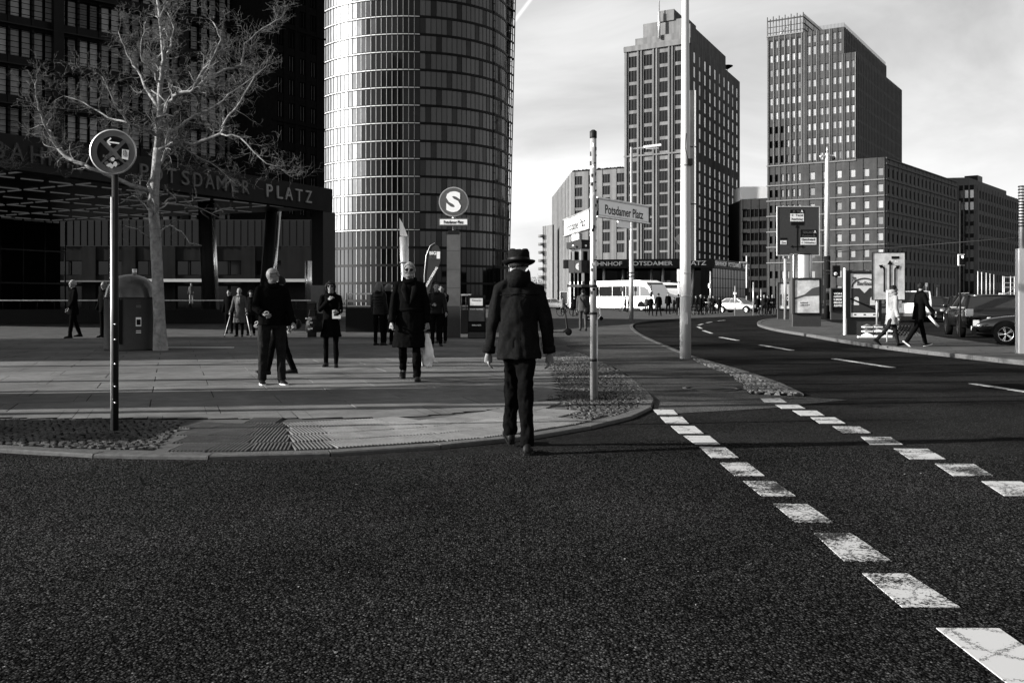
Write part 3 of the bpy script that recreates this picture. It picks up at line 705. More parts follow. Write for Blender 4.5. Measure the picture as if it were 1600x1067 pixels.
facade(tower, tl, tm, [(.55 + (LA - .6) / 6 * k, .85) for k in range(6)], rbase + rlow + rT, 0, 70.2, 'brick_tower', 'brick_tower', lambda i, j: 'glass_dark' if (i < 3 and j in (8, 9, 10)) or (i < 2 and j < 8) else gset(i, j - 8) if j > 7 else 'glass_sky', 1)
LB = (C3 - tm).length
facade(tower, tm, C3, [(1.0 + 3.2 * k + d_, .9) for k in range(4) for d_ in (0, 1.35)], rT[:7], ZB - .01, 63.2, 'brick_tower', 'brick_tower', gset, 1)
facade(tower, tm, ts, [(1.0 + 3.2 * k + d_, .9) for k in range(3) for d_ in (0, 1.35)], [(z, h + .35) for z, h in rT[7:9]][:2] and [(63.9, 2.2), (67.0, 1.9)], 63.21, 69.9, 'brick_tower', 'brick_tower', lambda i, j: 'glass_mid', 1)
slabbox(tower, [tl + fd * .6, tm + fd * .6, tm + fd * 24, tl + fd * 24], 0, 69.4, 'brick_tower')
slabbox(tower, [tm + fd * .6 + ft * .01, C3 + fd * .6 - ft * .6, te - ft * .6, tm + fd * 53], ZB - 4, 63.1, 'brick_tower')
slabbox(tower, [tm + fd * .6 + ft * .01, ts + fd * .6 - ft * .3, ts + fd * 50, tm + fd * 50], 63.0, 69.6, 'brick_tower')
# side face, tight vertical strips
LS = (te - C3).length
facade(tower, C3 + fd * .6, te, [(.8 + 1.72 * k, .95) for k in range(31)], [(ZB - 1.6 + 4.0 * k, 3.3) for k in range(7)], ZB - 2, 63.15, 'brick_trim_lift', 'brick_trim_lift', lambda i, j: 'glass_dark', 1)
facade(tower, ts + fd * .6, ts + fd * 50, [(.8 + 1.72 * k, .95) for k in range(28)], [(63.6, 2.6), (66.8, 2.2)], 63.1, 69.89, 'brick_trim_lift', 'brick_trim_lift', lambda i, j: 'glass_dark', 1, nm='slot_window')
# trims on the front
mb = MB(); Mt = frameM(tl, ft); Lf = (C3 - tl).length
for z in [10.5, 14.6, 18.6, 22.7, 26.7, 30.7, 35.9] + [69.9]: mb.box((-.2, -.35, z), ((C4 - tl).length if z < 30.8 else Lf if z < 50 else LA, -.13, z + .28), 'brick_trim_lift')
for k in range(7): u = .15 + (LA - .6) / 6 * k; mb.box((u, -.26, ZB), (u + .16, -.122, 73.4), 'brick_trim_lift')
for k in range(5): u = LA + .25 + 3.2 * k; mb.box((u, -.26, ZB), (u + .14, -.122, 69.9 if k < 3 else 63.1), 'brick_trim_lift')
part('cornice', mb, tower, M=rel(tower, Mt))
mb = MB()      # trellis crown
for k in range(13):
    u = LA * k / 12; mb.box((u - .09, -.1, 69.2), (u + .09, .1, 75.2 if k % 2 == 0 else 74.6), 'brick_tower')
for z in (70.8, 72.3, 73.9): mb.box((0, -.08, z), (LA, .08, z + (.35 if z > 73 else .16)), 'brick_tower')
mb.box((0, -.12, 69.0), (LA, .1, 70.2), 'brick_tower')
part('roof_trellis', mb, tower, M=rel(tower, Mt))
mb = MB()
for k in range(22):
    v = 22 * k / 21; mb.box((LA - .1, v, 69.2), (LA + .1, v + .16, 75.0 - .0), 'brick_tower')
for z in (70.8, 72.3, 73.9): mb.box((LA - .07, 0, z), (LA + .07, 22, z + .3), 'brick_tower')
mb.bar((1, 3, 70), (5, 3, 73.4), .2, .2, 'steel_galv')
part('roof_trellis', mb, tower, M=rel(tower, Mt))
mb = MB()
for k in range(30):
    mb.box((LA + .3 + (ts - tm).length * k / 30, -.05, 69.7), (LA + .36 + (ts - tm).length * k / 30, 0, 71), 'steel_dark')
for k in range(50): mb.box(((ts - tl).length - .1, k, 69.7), ((ts - tl).length, k + .08, 70.9), 'steel_dark')
part('roof_railing', mb, tower, M=rel(tower, Mt))
# ---- low block joined to it
low = thing('brick_block', 'dark brick block with square front windows, joined to the right of the brick high-rise', 'building', (C4.x, C4.y, 0))
LC = (C4 - tm).length
facade(low, tm + ft * .02, C4, [(1.5 + 3.35 * k, 1.5) for k in range(6)], rbase + rlow, 0, 36.3, 'brick_tower', 'brick_tower', lambda i, j: 'glass_mid' if (i * 3 + j * 5) % 5 == 0 else 'glass_sky', 1)
LD_ = (C5 - C4).length; n5 = (C5 - C4).normalized(); n5p = Vector((-n5.y, n5.x, 0))
facade(low, C4 + n5 * .6, C5, [(1.4 + 3.55 * k, 1.55) for k in range(18)], [(1.0, 4.6), (7.2, 2.2)] + [(11.4 + 4.03 * k, 2.2) for k in range(6)], 0, 36.28, 'brick_trim_lift', 'brick_trim_lift', lambda i, j: 'glass_dark' if (i + j) % 3 else 'glass_office', 1, rec=.1)
slabbox(low, [tm + fd * .7, C4 + fd * .7 - ft * .6, C5 + n5p * .6, C5 + n5p * 20], 0, 36.0, 'brick_tower')
mb = MB()
for z in [10.5, 14.6, 18.6, 22.7, 26.7, 30.7, 34.6, 35.95]: mb.box((-.4, -.4, z), (LD_ - .6, -.13, z + .3), 'brick_trim_lift')
part('cornice', mb, low, M=rel(low, frameM(C4 + n5 * .6, n5)))
# ---- far right office block
fr0 = Vector((140, 300, 0)); frd = Vector((.623, .782, 0))
far = thing('grid_block', 'long grey office block with a fine grid of windows and a chamfered corner, furthest right', 'building', (fr0.x, fr0.y, 0))
fL = fr0 - FD * 5.6
facade(far, fL, fr0, [(.7, 1.1), (2.2, 1.1), (3.7, 1.1)], [(1, 3)] + [(6.5 + 3.6 * k, 2.5) for k in range(8)], 0, 35.6, 'facade_mid', 'brick_trim_lift', lambda i, j: 'glass_mid' if j > 6 else 'glass_dark', 1)
facade(far, fr0 + frd * .6, fr0 + frd * 74, [(2 + 3.6 * k, 2.4) for k in range(19)], [(1, 3)] + [(6.5 + 3.6 * k, 2.4) for k in range(8)], 0, 35.6, 'brick_trim_lift', 'brick_trim_lift', lambda i, j: 'glass_office', 2)
frp = Vector((-frd.y, frd.x, 0))
slabbox(far, [fL + frp * .9 + FD * .3, fr0 + frd * .9 + frp * .6, fr0 + frd * 74 + frp * .6, fr0 + frd * 74 + frp * 16, fL + frp * 14], 0, 35.2, 'facade_mid')
slabbox(far, [fL + frp * 2 - FD * 3, fr0 + frd * 3 + frp * 3, fr0 + frd * 52 + frp * 3, fr0 + frd * 52 + frp * 14, fL + frp * 14 - FD * 3], 35.1, 38.3, 'brick_trim_lift', 'roof_storey')
slabbox(far, [fr0 + frd * 22 + frp * 5, fr0 + frd * 28 + frp * 5, fr0 + frd * 28 + frp * 9, fr0 + frd * 22 + frp * 9], 38.2, 41, 'steel_dark', 'roof_plant')
# ---- round glass tower
gx, gy, GR = XZ(646, 221).x, 221.0, 21.0
gt = thing('glass_tower', 'rounded glass office tower with thin bright floor lines, left of centre', 'building', (gx, gy, 0))
NF, FH, NFL = 118, 3.57, 20
panes = []
mu = MB(); spd = MB(); slabs_ = MB(); rest = {}
def ringpt(k, r): a = -PI / 2 + 2 * PI * k / NF; return Vector((math.cos(a) * r, math.sin(a) * r, 0))
pane_me = {}
wd = 2 * PI * GR / NF
def pane_mesh(g):
    if g not in pane_me:
        mb = MB(); mb.add([(-wd / 2 + .03, 0, .0), (wd / 2 - .03, 0, 0), (wd / 2 - .03, 0, FH - .5), (-wd / 2 + .03, 0, FH - .5)], [(0, 1, 2, 3)], g); pane_me[g] = mb.mesh('pane')
    return pane_me[g]
cand = []
for k in range(-31, 32):
    a = ringpt(k, GR); b = ringpt(k + 1, GR); m_ = (a + b) / 2; left = k < 3
    for j in range(-1, NFL):
        z = 1.2 + FH * j
        if z < 0: z = .05
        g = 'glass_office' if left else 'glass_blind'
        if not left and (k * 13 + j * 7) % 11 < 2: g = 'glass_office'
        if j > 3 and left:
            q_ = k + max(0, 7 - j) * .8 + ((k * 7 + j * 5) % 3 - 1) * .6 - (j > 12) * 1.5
            g = 'glass_glare_strong' if q_ < -14 else 'glass_glare_mid' if q_ < -10.5 else 'glass_glare_faint' if q_ < -8 else g
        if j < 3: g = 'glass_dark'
        cand.append((abs(k) * .35 + j, k, j, m_, z, g))
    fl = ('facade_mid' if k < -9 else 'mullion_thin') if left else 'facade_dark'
    for p in (a,):
        M = frameM(p, ringpt(k + 1, 1) - ringpt(k, 1)); mu.box((-.04 if left else -.035, -.09 if left else -.06, 0), (.04 if left else .035, .02, FH * NFL + 1), fl, M)
    Mx = frameM(a, b - a)
    for j in range(-1, NFL):
        z = 1.2 + FH * (j + 1) - .5
        bright = left and j > 2
        spd.box((0, -.10, z + .0), ((b - a).length, .02, z + .5), 'facade_dark', Mx)
        if bright: spd.box((0.05, -.2, z + .16), ((b - a).length - .03, -.105, z + .30), 'mullion_light', Mx)
cand.sort(key=lambda c: c[0])
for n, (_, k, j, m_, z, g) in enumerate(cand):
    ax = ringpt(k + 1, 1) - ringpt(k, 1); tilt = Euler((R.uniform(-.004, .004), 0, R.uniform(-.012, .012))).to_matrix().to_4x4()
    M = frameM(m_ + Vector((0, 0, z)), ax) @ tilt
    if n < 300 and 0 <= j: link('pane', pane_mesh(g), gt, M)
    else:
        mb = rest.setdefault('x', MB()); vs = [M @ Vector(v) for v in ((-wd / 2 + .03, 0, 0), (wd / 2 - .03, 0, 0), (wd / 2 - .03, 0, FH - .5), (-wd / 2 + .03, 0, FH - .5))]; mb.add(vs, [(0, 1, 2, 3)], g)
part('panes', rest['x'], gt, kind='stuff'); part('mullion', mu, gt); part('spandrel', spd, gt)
mb = MB(); mb.lathe([(GR - .3, 0), (GR - .3, FH * NFL + 1), (.1, FH * NFL + 1)], n=60, m='facade_dark', smooth=False); part('core', mb, gt)
# leaning screen with steel lattice on the right
mb = MB()
for k in range(11):
    t = k / 10; p0 = Vector((GR * .86 + t * 3.0, -11 + t * 12.5, 0)); p1 = Vector((GR * .86 + t * 4.6, -11 + t * 13, 70)); mb.bar(p0, p1, .16, .22, 'steel_dark')
for j in range(20):
    z = 1.2 + FH * j; s_ = z / 70 * 1.6
    mb.bar((GR * .86, -11, z), (GR * .86 + 3.0 + s_, 1.6, z), .3, .3, 'steel_dark'); mb.bar((GR * .86, -11, z + FH / 2), (GR * .86 + 3.0 + s_, 1.6, z + FH / 2), .1, .1, 'steel_dark')
    if j % 2 == 0: mb.bar((GR * .86 + 1.5, -5, z), (GR * .86 + 3 + s_, 1.5, z + FH), .12, .12, 'steel_galv')
part('steel_lattice', mb, gt)
mb = MB(); mb.add([(GR * .78, -12.6, 13), (GR * .86 + 1.2, -6.5, 5), (GR * .86 + 4.2, 1.5, 71), (GR * .80, -12.0, 71)], [(0, 1, 2, 3)], 'glass_blind')
part('glass_screen', mb, gt)
# ---- left: glass atrium facade (in shade)
A0 = Vector((-53, 95.4, 0)); A1 = Vector((-28.9, 118.9, 0)); ad_ = (A1 - A0).normalized()
at = thing('atrium_building', 'dark glass office facade with deep horizontal bands, filling the top left behind the bare tree', 'building', (A0.x, A0.y, 0))
LAt = (A1 - A0).length; fh = 3.95; ncol = 15; cw = LAt / ncol
facade(at, A0, A1, [(cw * k + .12, cw - .24) for k in range(ncol)], [(9.5 + fh * k, 2.75) for k in range(9)], 8.2, 46, 'facade_dark', 'facade_dark', lambda i, j: 'glass_blind' if (i * 5 + j * 3) % 4 == 0 and i < 8 else 'glass_atrium', 2, 'black')
mb = MB()
for k in range(9):
    for q in range(5): mb.box((0, -.28, 9.7 + fh * k + q * .56), (LAt, -.2, 9.76 + fh * k + q * .56), 'black')
    mb.box((0, -.75, 8.5 + fh * k), (LAt, -.13, 8.62 + fh * k), 'facade_mid')
for k in (4, 10): mb.box((cw * k + .0 - .5, -.9, 8), (cw * k + .5, -.2, 46), 'facade_dark')
part('louvre', mb, at, M=rel(at, frameM(A0, ad_)))
an = Vector((-ad_.y, ad_.x, 0)); slabbox(at, [A0 + an * .7, A1 + an * .7, A1 + an * 15, A0 + an * 15], 0, 45.8, 'facade_dark')
# ---- black brick tower right of it
B0 = Vector((-33.9, 140, 0)); B1 = Vector((-28.5, 148.7, 0)); bd = (B1 - B0).normalized(); bn = Vector((-bd.y, bd.x, 0))
bt = thing('black_brick_tower', 'black brick high-rise with paired narrow windows, between the atrium facade and the round glass tower', 'building', (B0.x, B0.y, 0))
B1x = B1 + bd * .6
facade(bt, B0, B1x, [(1.1 + 2.25 * k, 1.35) for k in range(4)], [(3.2 + 3.42 * k, 2.35) for k in range(17)], 0, 62, 'brick_black', 'brick_black', lambda i, j: 'glass_dark', 3, 'black')
mb = MB()
for i in range(4):
    for j in range(13):
        for q in (.38, .92): mb.box((1.1 + 2.25 * i + q, .02, 3.3 + 3.42 * j), (1.14 + 2.25 * i + q, .1, 5.4 + 3.42 * j), 'sign_grey' if j < 10 else 'facade_mid')
for z in (12.9, 26.5, 40): mb.box((0, -.3, z), (10.9, -.13, z + .25), 'brick_black')
part('window_bars', mb, bt, M=rel(bt, frameM(B0, bd)))
slabbox(bt, [B0 + bn * .6, B1x + bn * .6, B1x + bn * 14, B0 + bn * 14], 0, 61.5, 'brick_black')
# ---- podium behind the hall
pod = thing('podium_building', 'low dark building with concrete bands seen under the station roof behind the tree trunk', 'building', XZ(250, 100))
pa = XZ(-60, 100); pb = XZ(497, 100)
facade(pod, pa, pb, [(1.5 + 4.0 * k, 2.6) for k in range(8)], [(.4, 2.3), (3.7, 1.5)], 0, 6.6, 'concrete_band', 'concrete_band', lambda i, j: 'glass_dark', 2)
mb = MB(); Lp = (pb - pa).length
mb.box((0, -2.6, 3.0), (Lp, -.13, 3.15), 'sign_grey'); mb.box((Lp * .45, -2.75, 3.0), (Lp, -2.61, 3.3), 'mullion_thin')
part('canopy', mb, pod, M=rel(pod, frameM(pa, pb - pa)))
mb = MB(); mb.box((0, -.05, 6.6), (Lp, .4, 9.3), 'glass_dark')
for k in range(int(Lp / .7)): mb.box((k * .7, -.2, 6.7), (k * .7 + .07, -.06, 9.2), 'facade_dark')
part('upper_glazing', mb, pod, M=rel(pod, frameM(pa, pb - pa)))
# ---- station hall at left
h1 = Vector((-11.1, 60, 0)); hd = Vector((-.42, -.907, 0)).normalized(); hn = Vector((-.907, .42, 0)).normalized()    # runs towards the camera; inward
hall = thing('station_hall', 'large flat-roofed station entrance hall with POTSDAMER PLATZ lettering, at left behind the tree', 'building', (h1.x, h1.y, 0))
HL = 27.5; h0 = h1 + hd * HL
Mh1 = frameM(h0, -hd)
mb = MB(); mb.box((0, 0, 6.6), (HL + .5, .6, 8.0), 'facade_mid'); part('roof_beam', mb, hall, M=rel(hall, Mh1))
lt = 'BAHNHOF'; pos = []
tt = 1.73
for word, gap in (('PLATZ', 1.25), ('POTSDAMER', 1.55), ('BAHNHOF', 0)):
    for ch in reversed(word):
        pos.append((ch, tt)); tt += .90
    tt += gap - .2
for ch, t_ in pos:
    wdt = {'L': .5, 'T': .62, 'E': .5, 'F': .5, 'M': .74, 'A': .68, 'N': .62, 'O': .7, 'P': .5, 'R': .55, 'S': .52, 'B': .52, 'Z': .58}.get(ch, .6)
    if t_ + .8 > HL: continue
    text(hall, ch, wdt, .70, rel(hall, Mh1 @ Matrix.Translation((HL - t_ - wdt, -.04, 6.95))), 'letter_dim' if t_ < 6.9 else 'sign_grey' if t_ < 16 else 'sign_mid', .08, name='letter', bold=.005)  # letter greys stepped down along the beam to paint its shade
rf = [h1 + hn * .62, h0 + hn * .62, h0 + hn * 24, h1 + hn * 24]
slabbox(hall, rf, 6.75, 7.7, 'facade_dark', 'roof')
# rows of lights under the roof, laid out as lozenges
c_ = h1
def hp(u, v, z): p = h1 + hd * u + hn * v; return Vector((p.x - c_.x, p.y - c_.y, z))
clv = link('ceiling_light', None, hall)
slab_poly = [(p.x, p.y) for p in (h1 + hn * .8 + hd * .3, h0 + hn * .8, h0 + hn * 23, h1 + hn * 23 + hd * .3)]
for dA in (Vector((.85, -.53, 0)), Vector((.53, .85, 0))):
    dn = Vector((-dA.y, dA.x, 0)); V0 = Vector((-19.1, 41, 0))
    for s0 in range(-9, 10):
        mb = MB()
        for q in range(-34, 35):
            a_ = V0 + dn * s0 * 4.1 + dA * q * 1.37; b_ = a_ + dA * 1.05
            if inpoly(a_.x, a_.y, slab_poly) and inpoly(b_.x, b_.y, slab_poly): mb.bar((a_.x - h1.x, a_.y - h1.y, 6.70), (b_.x - h1.x, b_.y - h1.y, 6.70), .09, .05, 'light_strip')
        if mb.v: part('light_strip', mb, clv, kind='stuff')
mb = MB()
ep = frameM(h1 - hd * .5, -hd)
mb.box((-.9, .05, 0), (.35, .9, 6.6), 'steel_dark'); part('pillar', mb, hall, M=rel(hall, ep))
def slantcol(px0, px1, Z, nm='column'):
    root_o = hall; a = XZ(px0, Z); b = XZ(px1, Z); mb = MB()
    mb.tube([(a.x - c_.x - .5, a.y - c_.y, 0), (b.x - c_.x - .5, b.y - c_.y, 6.75)], .40, 10, 'steel_dark'); mb.tube([(a.x - c_.x + .02, a.y - c_.y - .3, 0), (b.x - c_.x + .02, b.y - c_.y - .3, 6.75)], .11, 8, 'steel_bright'); part(nm, mb, root_o)
slantcol(343, 334, 56); slantcol(424, 438, 62)
# back wall of the hall, dark glazing with a lit edge
mb = MB()
for k in range(16): mb.tube([hp(k * 1.7, 22, 0), hp(k * 1.7, 22, 6.7)], .06, 4, 'facade_dark')
for z in (2.4, 4.6): mb.bar(hp(0, 22, z), hp(26, 22, z), .1, .1, 'facade_dark')
part('glazing_bar', mb, hall)
mb = MB(); mb.bar(hp(0, 22.5, 3.3), hp(26, 22.5, 3.3), .05, 6.6, 'black'); part('glazing', mb, hall)
# ---- unseen pavilion, column and cabinet added at left to shade the plaza
sb = thing('shade_pavilion', 'dark flat-roofed pavilion added unseen at far left to shade the plaza', 'building', (-30, 24, 0))
slabbox(sb, [(-33, 18.5), (-24.5, 18.5), (-24.5, 30), (-33, 30)], 0, 9.2, 'facade_mid')
ac = thing('shade_column', 'thick round advertising column added unseen at far left to cast a shadow', 'advertising column', (-10.2, 12.05, .05))
mb = MB(); mb.lathe([(1.15, 0), (1.15, .3), (1.05, .35), (1.05, 3.3), (1.2, 3.35), (1.2, 3.5), (.2, 3.8)], n=28, m='sign_grey'); part('drum', mb, ac)
cb = thing('shade_cabinet', 'grey street cabinet added unseen at far left to shade the cobbles', 'cabinet', (-8.2, 9.25, .05))
mb = MB(); mb.box((-.3, -.75, 0), (.3, .95, 1.5), 'sign_grey'); mb.box((-.33, -.78, 1.5), (.33, .98, 1.58), 'steel_dark'); part('body', mb, cb)

def push(root, k):       # set a whole building further off and larger (about the eye)
    root.location = (root.location.x * k, root.location.y * k, EYE * (1 - k) * .3); root.scale = (k, k, k)
for r_, k_ in ((hotel, 1.22), (wing, 1.22), (tower, 1.12), (low, 1.12), (far, 1.12), (at, 1.25)): push(r_, k_)
# ================================================================ street furniture
def signpole(name, label, cat, px, py, top, r, m='steel_galv', Z=None, group=None, z0=.05):
    p = G(px, py, z0) if Z is None else XZ(px, Z)
    t = thing(name, label, cat, (p.x, p.y, z0), group=group)
    mb = MB(); mb.tube([(0, 0, 0), (0, 0, top - z0)], r, 16, m); part('pole', mb, t)
    return t
# ---- round sign on its post at left
t = signpole('traffic_sign', 'round dark sign with white arrow and stickers on a slim post, front left', 'road sign', 180, 673, 2.62, .032, 'steel_dark')
px_, Zs = t.location.x, t.location.y
mb = MB(); mb.tube([(-.022, -.02, 0), (-.022, -.02, 2.3)], .017, 8, 'steel_galv'); part('cable_guard', mb, t)
for z in (.28, .44, .66, .9, 1.05):
    mb = MB(); mb.ell((.012, -.034, z), (.009, .006, .009), 'steel_bright', 8, 5); part('rivet', mb, t)
zc = 2.74
Msg = Matrix.Translation((0, -.05, zc)) @ Euler((0, 0, rad(6))).to_matrix().to_4x4() @ Matrix.Scale(.925, 4)
def onM(mb, M): mb.v = [tuple(M @ Vector(v)) for v in mb.v]; return mb
mb = MB(); mb.disc((0, 0), .235, -.004, .004, 'sign_grey', 40); mb.lathe([(.228, -.012), (.240, -.012), (.240, .010), (.228, .010)], n=40, m='steel_galv', caps=False)
mb.v[80:] = [tuple(Euler((PI / 2, 0, 0)).to_matrix() @ Vector(v)) for v in mb.v[80:]]
disc_ = part('disc', onM(mb, Msg), t)
mb = MB()
def arcpoly(r0, a0, a1, n=14, c=(0, 0)): return [(c[0] + math.cos(a0 + (a1 - a0) * k / n) * r0, c[1] + math.sin(a0 + (a1 - a0) * k / n) * r0) for k in range(n + 1)]
def flat(mb, poly, y0, m, th=.002):   # polygon in X/Z plane facing -Y
    n = len(poly); mb.add([(x, y0 - th, z) for x, z in poly] + [(x, y0, z) for x, z in poly], [tuple(range(n - 1, -1, -1)) if False else tuple(range(n)), ] + [(i, n + i, n + (i + 1) % n, (i + 1) % n) for i in range(n)], m)
flat(mb, [(0, .035)] + arcpoly(.165, rad(52), rad(128)), -.004, 'sign_dark')
flat(mb, [(-.035, -.0)] + arcpoly(.165, rad(142), rad(222)), -.004, 'sign_dark'); flat(mb, [(.035, 0)] + arcpoly(.165, rad(-42), rad(38)), -.004, 'sign_dark')
flat(mb, [(0, -.035)] + arcpoly(.165, rad(228), rad(312)), -.004, 'sign_dark')
part('print', onM(mb, Msg), disc_)
mb = MB()
for a, b in (((-.055, .105), (.065, .09)), ((-.058, .105), (-.02, .145)), ((-.058, .105), (-.025, .07))): mb.bar((a[0], -.008, a[1]), (b[0], -.008, b[1]), .015, .003, 'sign_white', up=Vector((0, 1, 0)))
part('arrow', onM(mb, Msg), disc_)
mb = MB(); flat(mb, [(.095, .03), (.165, .02), (.155, -.085), (.09, -.07)], -.007, 'poster_white'); part('sticker', onM(mb, Msg), disc_)
o, _ = text(disc_, 'RB', .045, .05, Msg @ Matrix.Translation((.103, -.0095, -.05)), 'ink', .001, name='lettering')
o, _ = text(disc_, 'B', .03, .022, Msg @ Matrix.Translation((.108, -.0095, .0)), 'ink', .001)
mb = MB()
for k in range(16):
    x, z = R.uniform(-.1, .07), R.uniform(-.17, -.04); s = R.uniform(.012, .03); flat(mb, [(x + math.cos(a) * s * R.uniform(.5, 1.2), z + math.sin(a) * s * R.uniform(.5, 1.2)) for a in (0, 1, 2, 3, 4, 5)], -.0065 - k * .0001, R.choice(['sign_grey', 'poster_pale', 'sign_white', 'sign_mid']), .0008)
part('torn_sticker', onM(mb, Msg), disc_)
# ---- street-name post
t = signpole('street_sign', 'sticker-covered post with two name plates on the cobbled corner', 'street sign', 927, 625, 3.47, .041, 'steel_galv')
t['label'] = 'sticker-covered post with two white Potsdamer Platz name plates, standing on the cobbled corner'
SP = t.location.copy()
mb = MB(); mb.tube([(.045, -.0, 0), (.045, 0, 1.1)], .014, 8, 'steel_galv')
for z in (.5, 1.1, 1.45): mb.lathe([(.045, z), (.052, z), (.052, z + .03), (.045, z + .03)], n=16, m='steel_dark')
mb.lathe([(.043, 3.36), (.046, 3.37), (.046, 3.45), (.02, 3.47)], n=16, m='steel_dark'); part('band', mb, t)
mb = MB()
for k in range(46):
    z = R.uniform(.95, 3.3); a = R.uniform(-2.9, -.2); h = R.uniform(.008, .06); wa = R.uniform(.1, .5); r = .0425 + k * .00003
    mm = R.choice(['ink', 'steel_dark', 'sign_mid', 'sign_white', 'ink', 'sign_white'])
    vs = []
    for q in range(4):
        aa = a + wa * (q / 3 - .5) * 2; vs += [(math.cos(aa) * r, math.sin(aa) * r, z), (math.cos(aa) * r, math.sin(aa) * r, z + h)]
    mb.add(vs, [(2 * q, 2 * q + 2, 2 * q + 3, 2 * q + 1) for q in range(3)], mm)
part('stickers', mb, t, kind='stuff')
def nameplate(dirx, u0, L, z0, h, slot, subu, subw):
    M = rel(t, frameM(SP + Vector((0, 0, z0 - SP.z)), dirx))
    mb = MB(); mb.box((u0, -.018, 0), (u0 + L, .018, h), 'sign_white'); p = part('name_plate', mb, t, M=M)
    mb = MB(); mb.box((u0 - .012, -.03, -.012), (u0 + L + .012, .03, .004), 'steel_galv'); mb.box((u0 - .012, -.03, h - .004), (u0 + L + .012, .03, h + .014), 'steel_galv'); mb.box((u0 - .012, -.026, 0), (u0 + .003, .026, h), 'steel_dark'); mb.box((u0 + L - .003, -.026, 0), (u0 + L + .012, .026, h), 'steel_dark')
    mb.box((min(u0, 0) if u0 > 0 else u0 + L, -.008, .04), (u0 if u0 > 0 else 0, .008, .07), 'steel_dark'); mb.box((min(u0, 0) if u0 > 0 else u0 + L, -.008, h - .06), (u0 if u0 > 0 else 0, .008, h - .03), 'steel_dark')
    f = part('frame', mb, p)
    mb = MB(); i = .016; y = -.0192
    for a, b in (((u0 + i, i), (u0 + L - i, i)), ((u0 + i, h - i), (u0 + L - i, h - i)), ((u0 + i, i), (u0 + i, h - i)), ((u0 + L - i, i), (u0 + L - i, h - i))): mb.bar((a[0], y, a[1]), (b[0], y, b[1]), .004, .0016, 'ink', up=Vector((0, 1, 0)))
    part('border', mb, p)
    text(p, 'Potsdamer Platz', L * .74, h * .52, Matrix.Translation((u0 + L * .13, -.0185, h * .18)), 'ink', .002, bold=.012)
    mb = MB(); mb.box((u0 + subu, -.012, -.105), (u0 + subu + subw, .012, -.018), 'sign_white'); mb.box((u0 + subu, -.013, -.112), (u0 + subu + subw, .013, -.1045), 'steel_galv'); q = part('number_plate', mb, t, M=M)
    if slot: text(q, '1-11', subw * .6, .035, Matrix.Translation((u0 + subu + .03, -.0125, -.08)), 'ink', .001)
a = Vector((.87, 1.3, 0)).normalized()
nameplate(a, .09, 1.50, 2.42, .235, False, .58, .36)
b = Vector((.26, -1.8, 0)).normalized()
nameplate(b, -1.86, 1.72, 2.27, .235, True, .55, .45)
# ---- tall pole on the kerb strip
p = G(1071, 560); t = thing('tall_pole', 'thick pale tapering mast rising out of the picture on the strip beside the road', 'pole', (p.x, p.y, .05))
mb = MB(); mb.tube([(0, 0, 0), (0, 0, 2.0), (0, 0, 7.5), (0, 0, 12)], [.122, .118, .078, .06], 24, 'mullion_light'); part('mast', mb, t)
mb = MB()
for z in (1.85, 1.35, 4.2): mb.lathe([(.10, z), (.124 if z < 3 else .112, z), (.124 if z < 3 else .112, z + .03), (.10, z + .03)], n=24, m='steel_galv')
mb.box((-.03, -.135, .75), (.03, -.11, 1.0), 'steel_galv'); part('clamp', mb, t)
mb = MB(); mb.box((.02, -.16, 4.2), (.13, -.02, 4.34), 'steel_dark'); mb.tube([(.0, -.1, 4.9), (-.03, -.12, 4.6), (.04, -.12, 4.3)], .008, 5, 'steel_dark'); part('camera_box', mb, t)
mb = MB(); mb.add([(-.22, .12, 2.62), (-.04, .12, 2.40), (-.05, .12, 2.78), (-.22, .15, 2.62), (-.04, .15, 2.40), (-.05, .15, 2.78)], [(0, 2, 1), (3, 4, 5), (0, 1, 4, 3), (1, 2, 5, 4), (2, 0, 3, 5)], 'sign_grey'); part('sign_back', mb, t)
# long narrow banner on a mast just behind it
p = XZ(1083, 30); t = thing('banner', 'very long narrow pale banner hanging edge-on just behind the tall mast', 'banner', (p.x, p.y, 0))
mb = MB(); mb.tube([(-.2, .1, .05), (-.2, .1, 8.2)], .05, 10, 'steel_galv'); part('mast', mb, t)
mb = MB()
for k in range(3): mb.box((-.10, -.03, 2.5 + k * 1.72), (.035, .03, 4.18 + k * 1.72), 'sign_grey'); mb.box((.036, -.035, 2.5 + k * 1.72), (.075, .035, 4.18 + k * 1.72), 'sign_white')
part('cloth', mb, t)
# ---- street lamp
t = signpole('street_lamp', 'slim grey street lamp with one short horizontal arm, behind the street-name plate', 'street lamp', 986.5, 503, 9.9, .07, 'steel_galv')
mb = MB(); mb.tube([(0, 0, 0), (0, 0, 4.6)], .12, 12, 'steel_galv'); mb.bar((0, 0, 9.75), (1.0, -.1, 9.85), .07, .08, 'steel_galv'); part('arm', mb, t)
mb = MB(); mb.bar((.7, -.1, 9.84), (1.65, -.15, 9.95), .22, .13, 'sign_white'); mb.box((.8, -.2, 9.74), (1.5, -.04, 9.79), 'lamp_glass'); part('lamp_head', mb, t)
LAMP = t
mb = MB()
for z in (2.55, 2.75): mb.box((-.22, -.15, z), (.22, .15, z + .05), 'steel_dark')
part('clamp', mb, t)
for x, y, lb_ in ((-9.0, 10.7, 'nearer of two unseen street lamps added at left for their shadows'), (-12, 13.1, 'farther of two unseen street lamps added at left for their shadows')):
    c2 = copy_tree(LAMP); c2.location = (x, y, .05); c2['label'] = lb_; c2['group'] = 'added unseen street lamps left of the picture'  # unseen lamp copies, added for shadow lines across the road
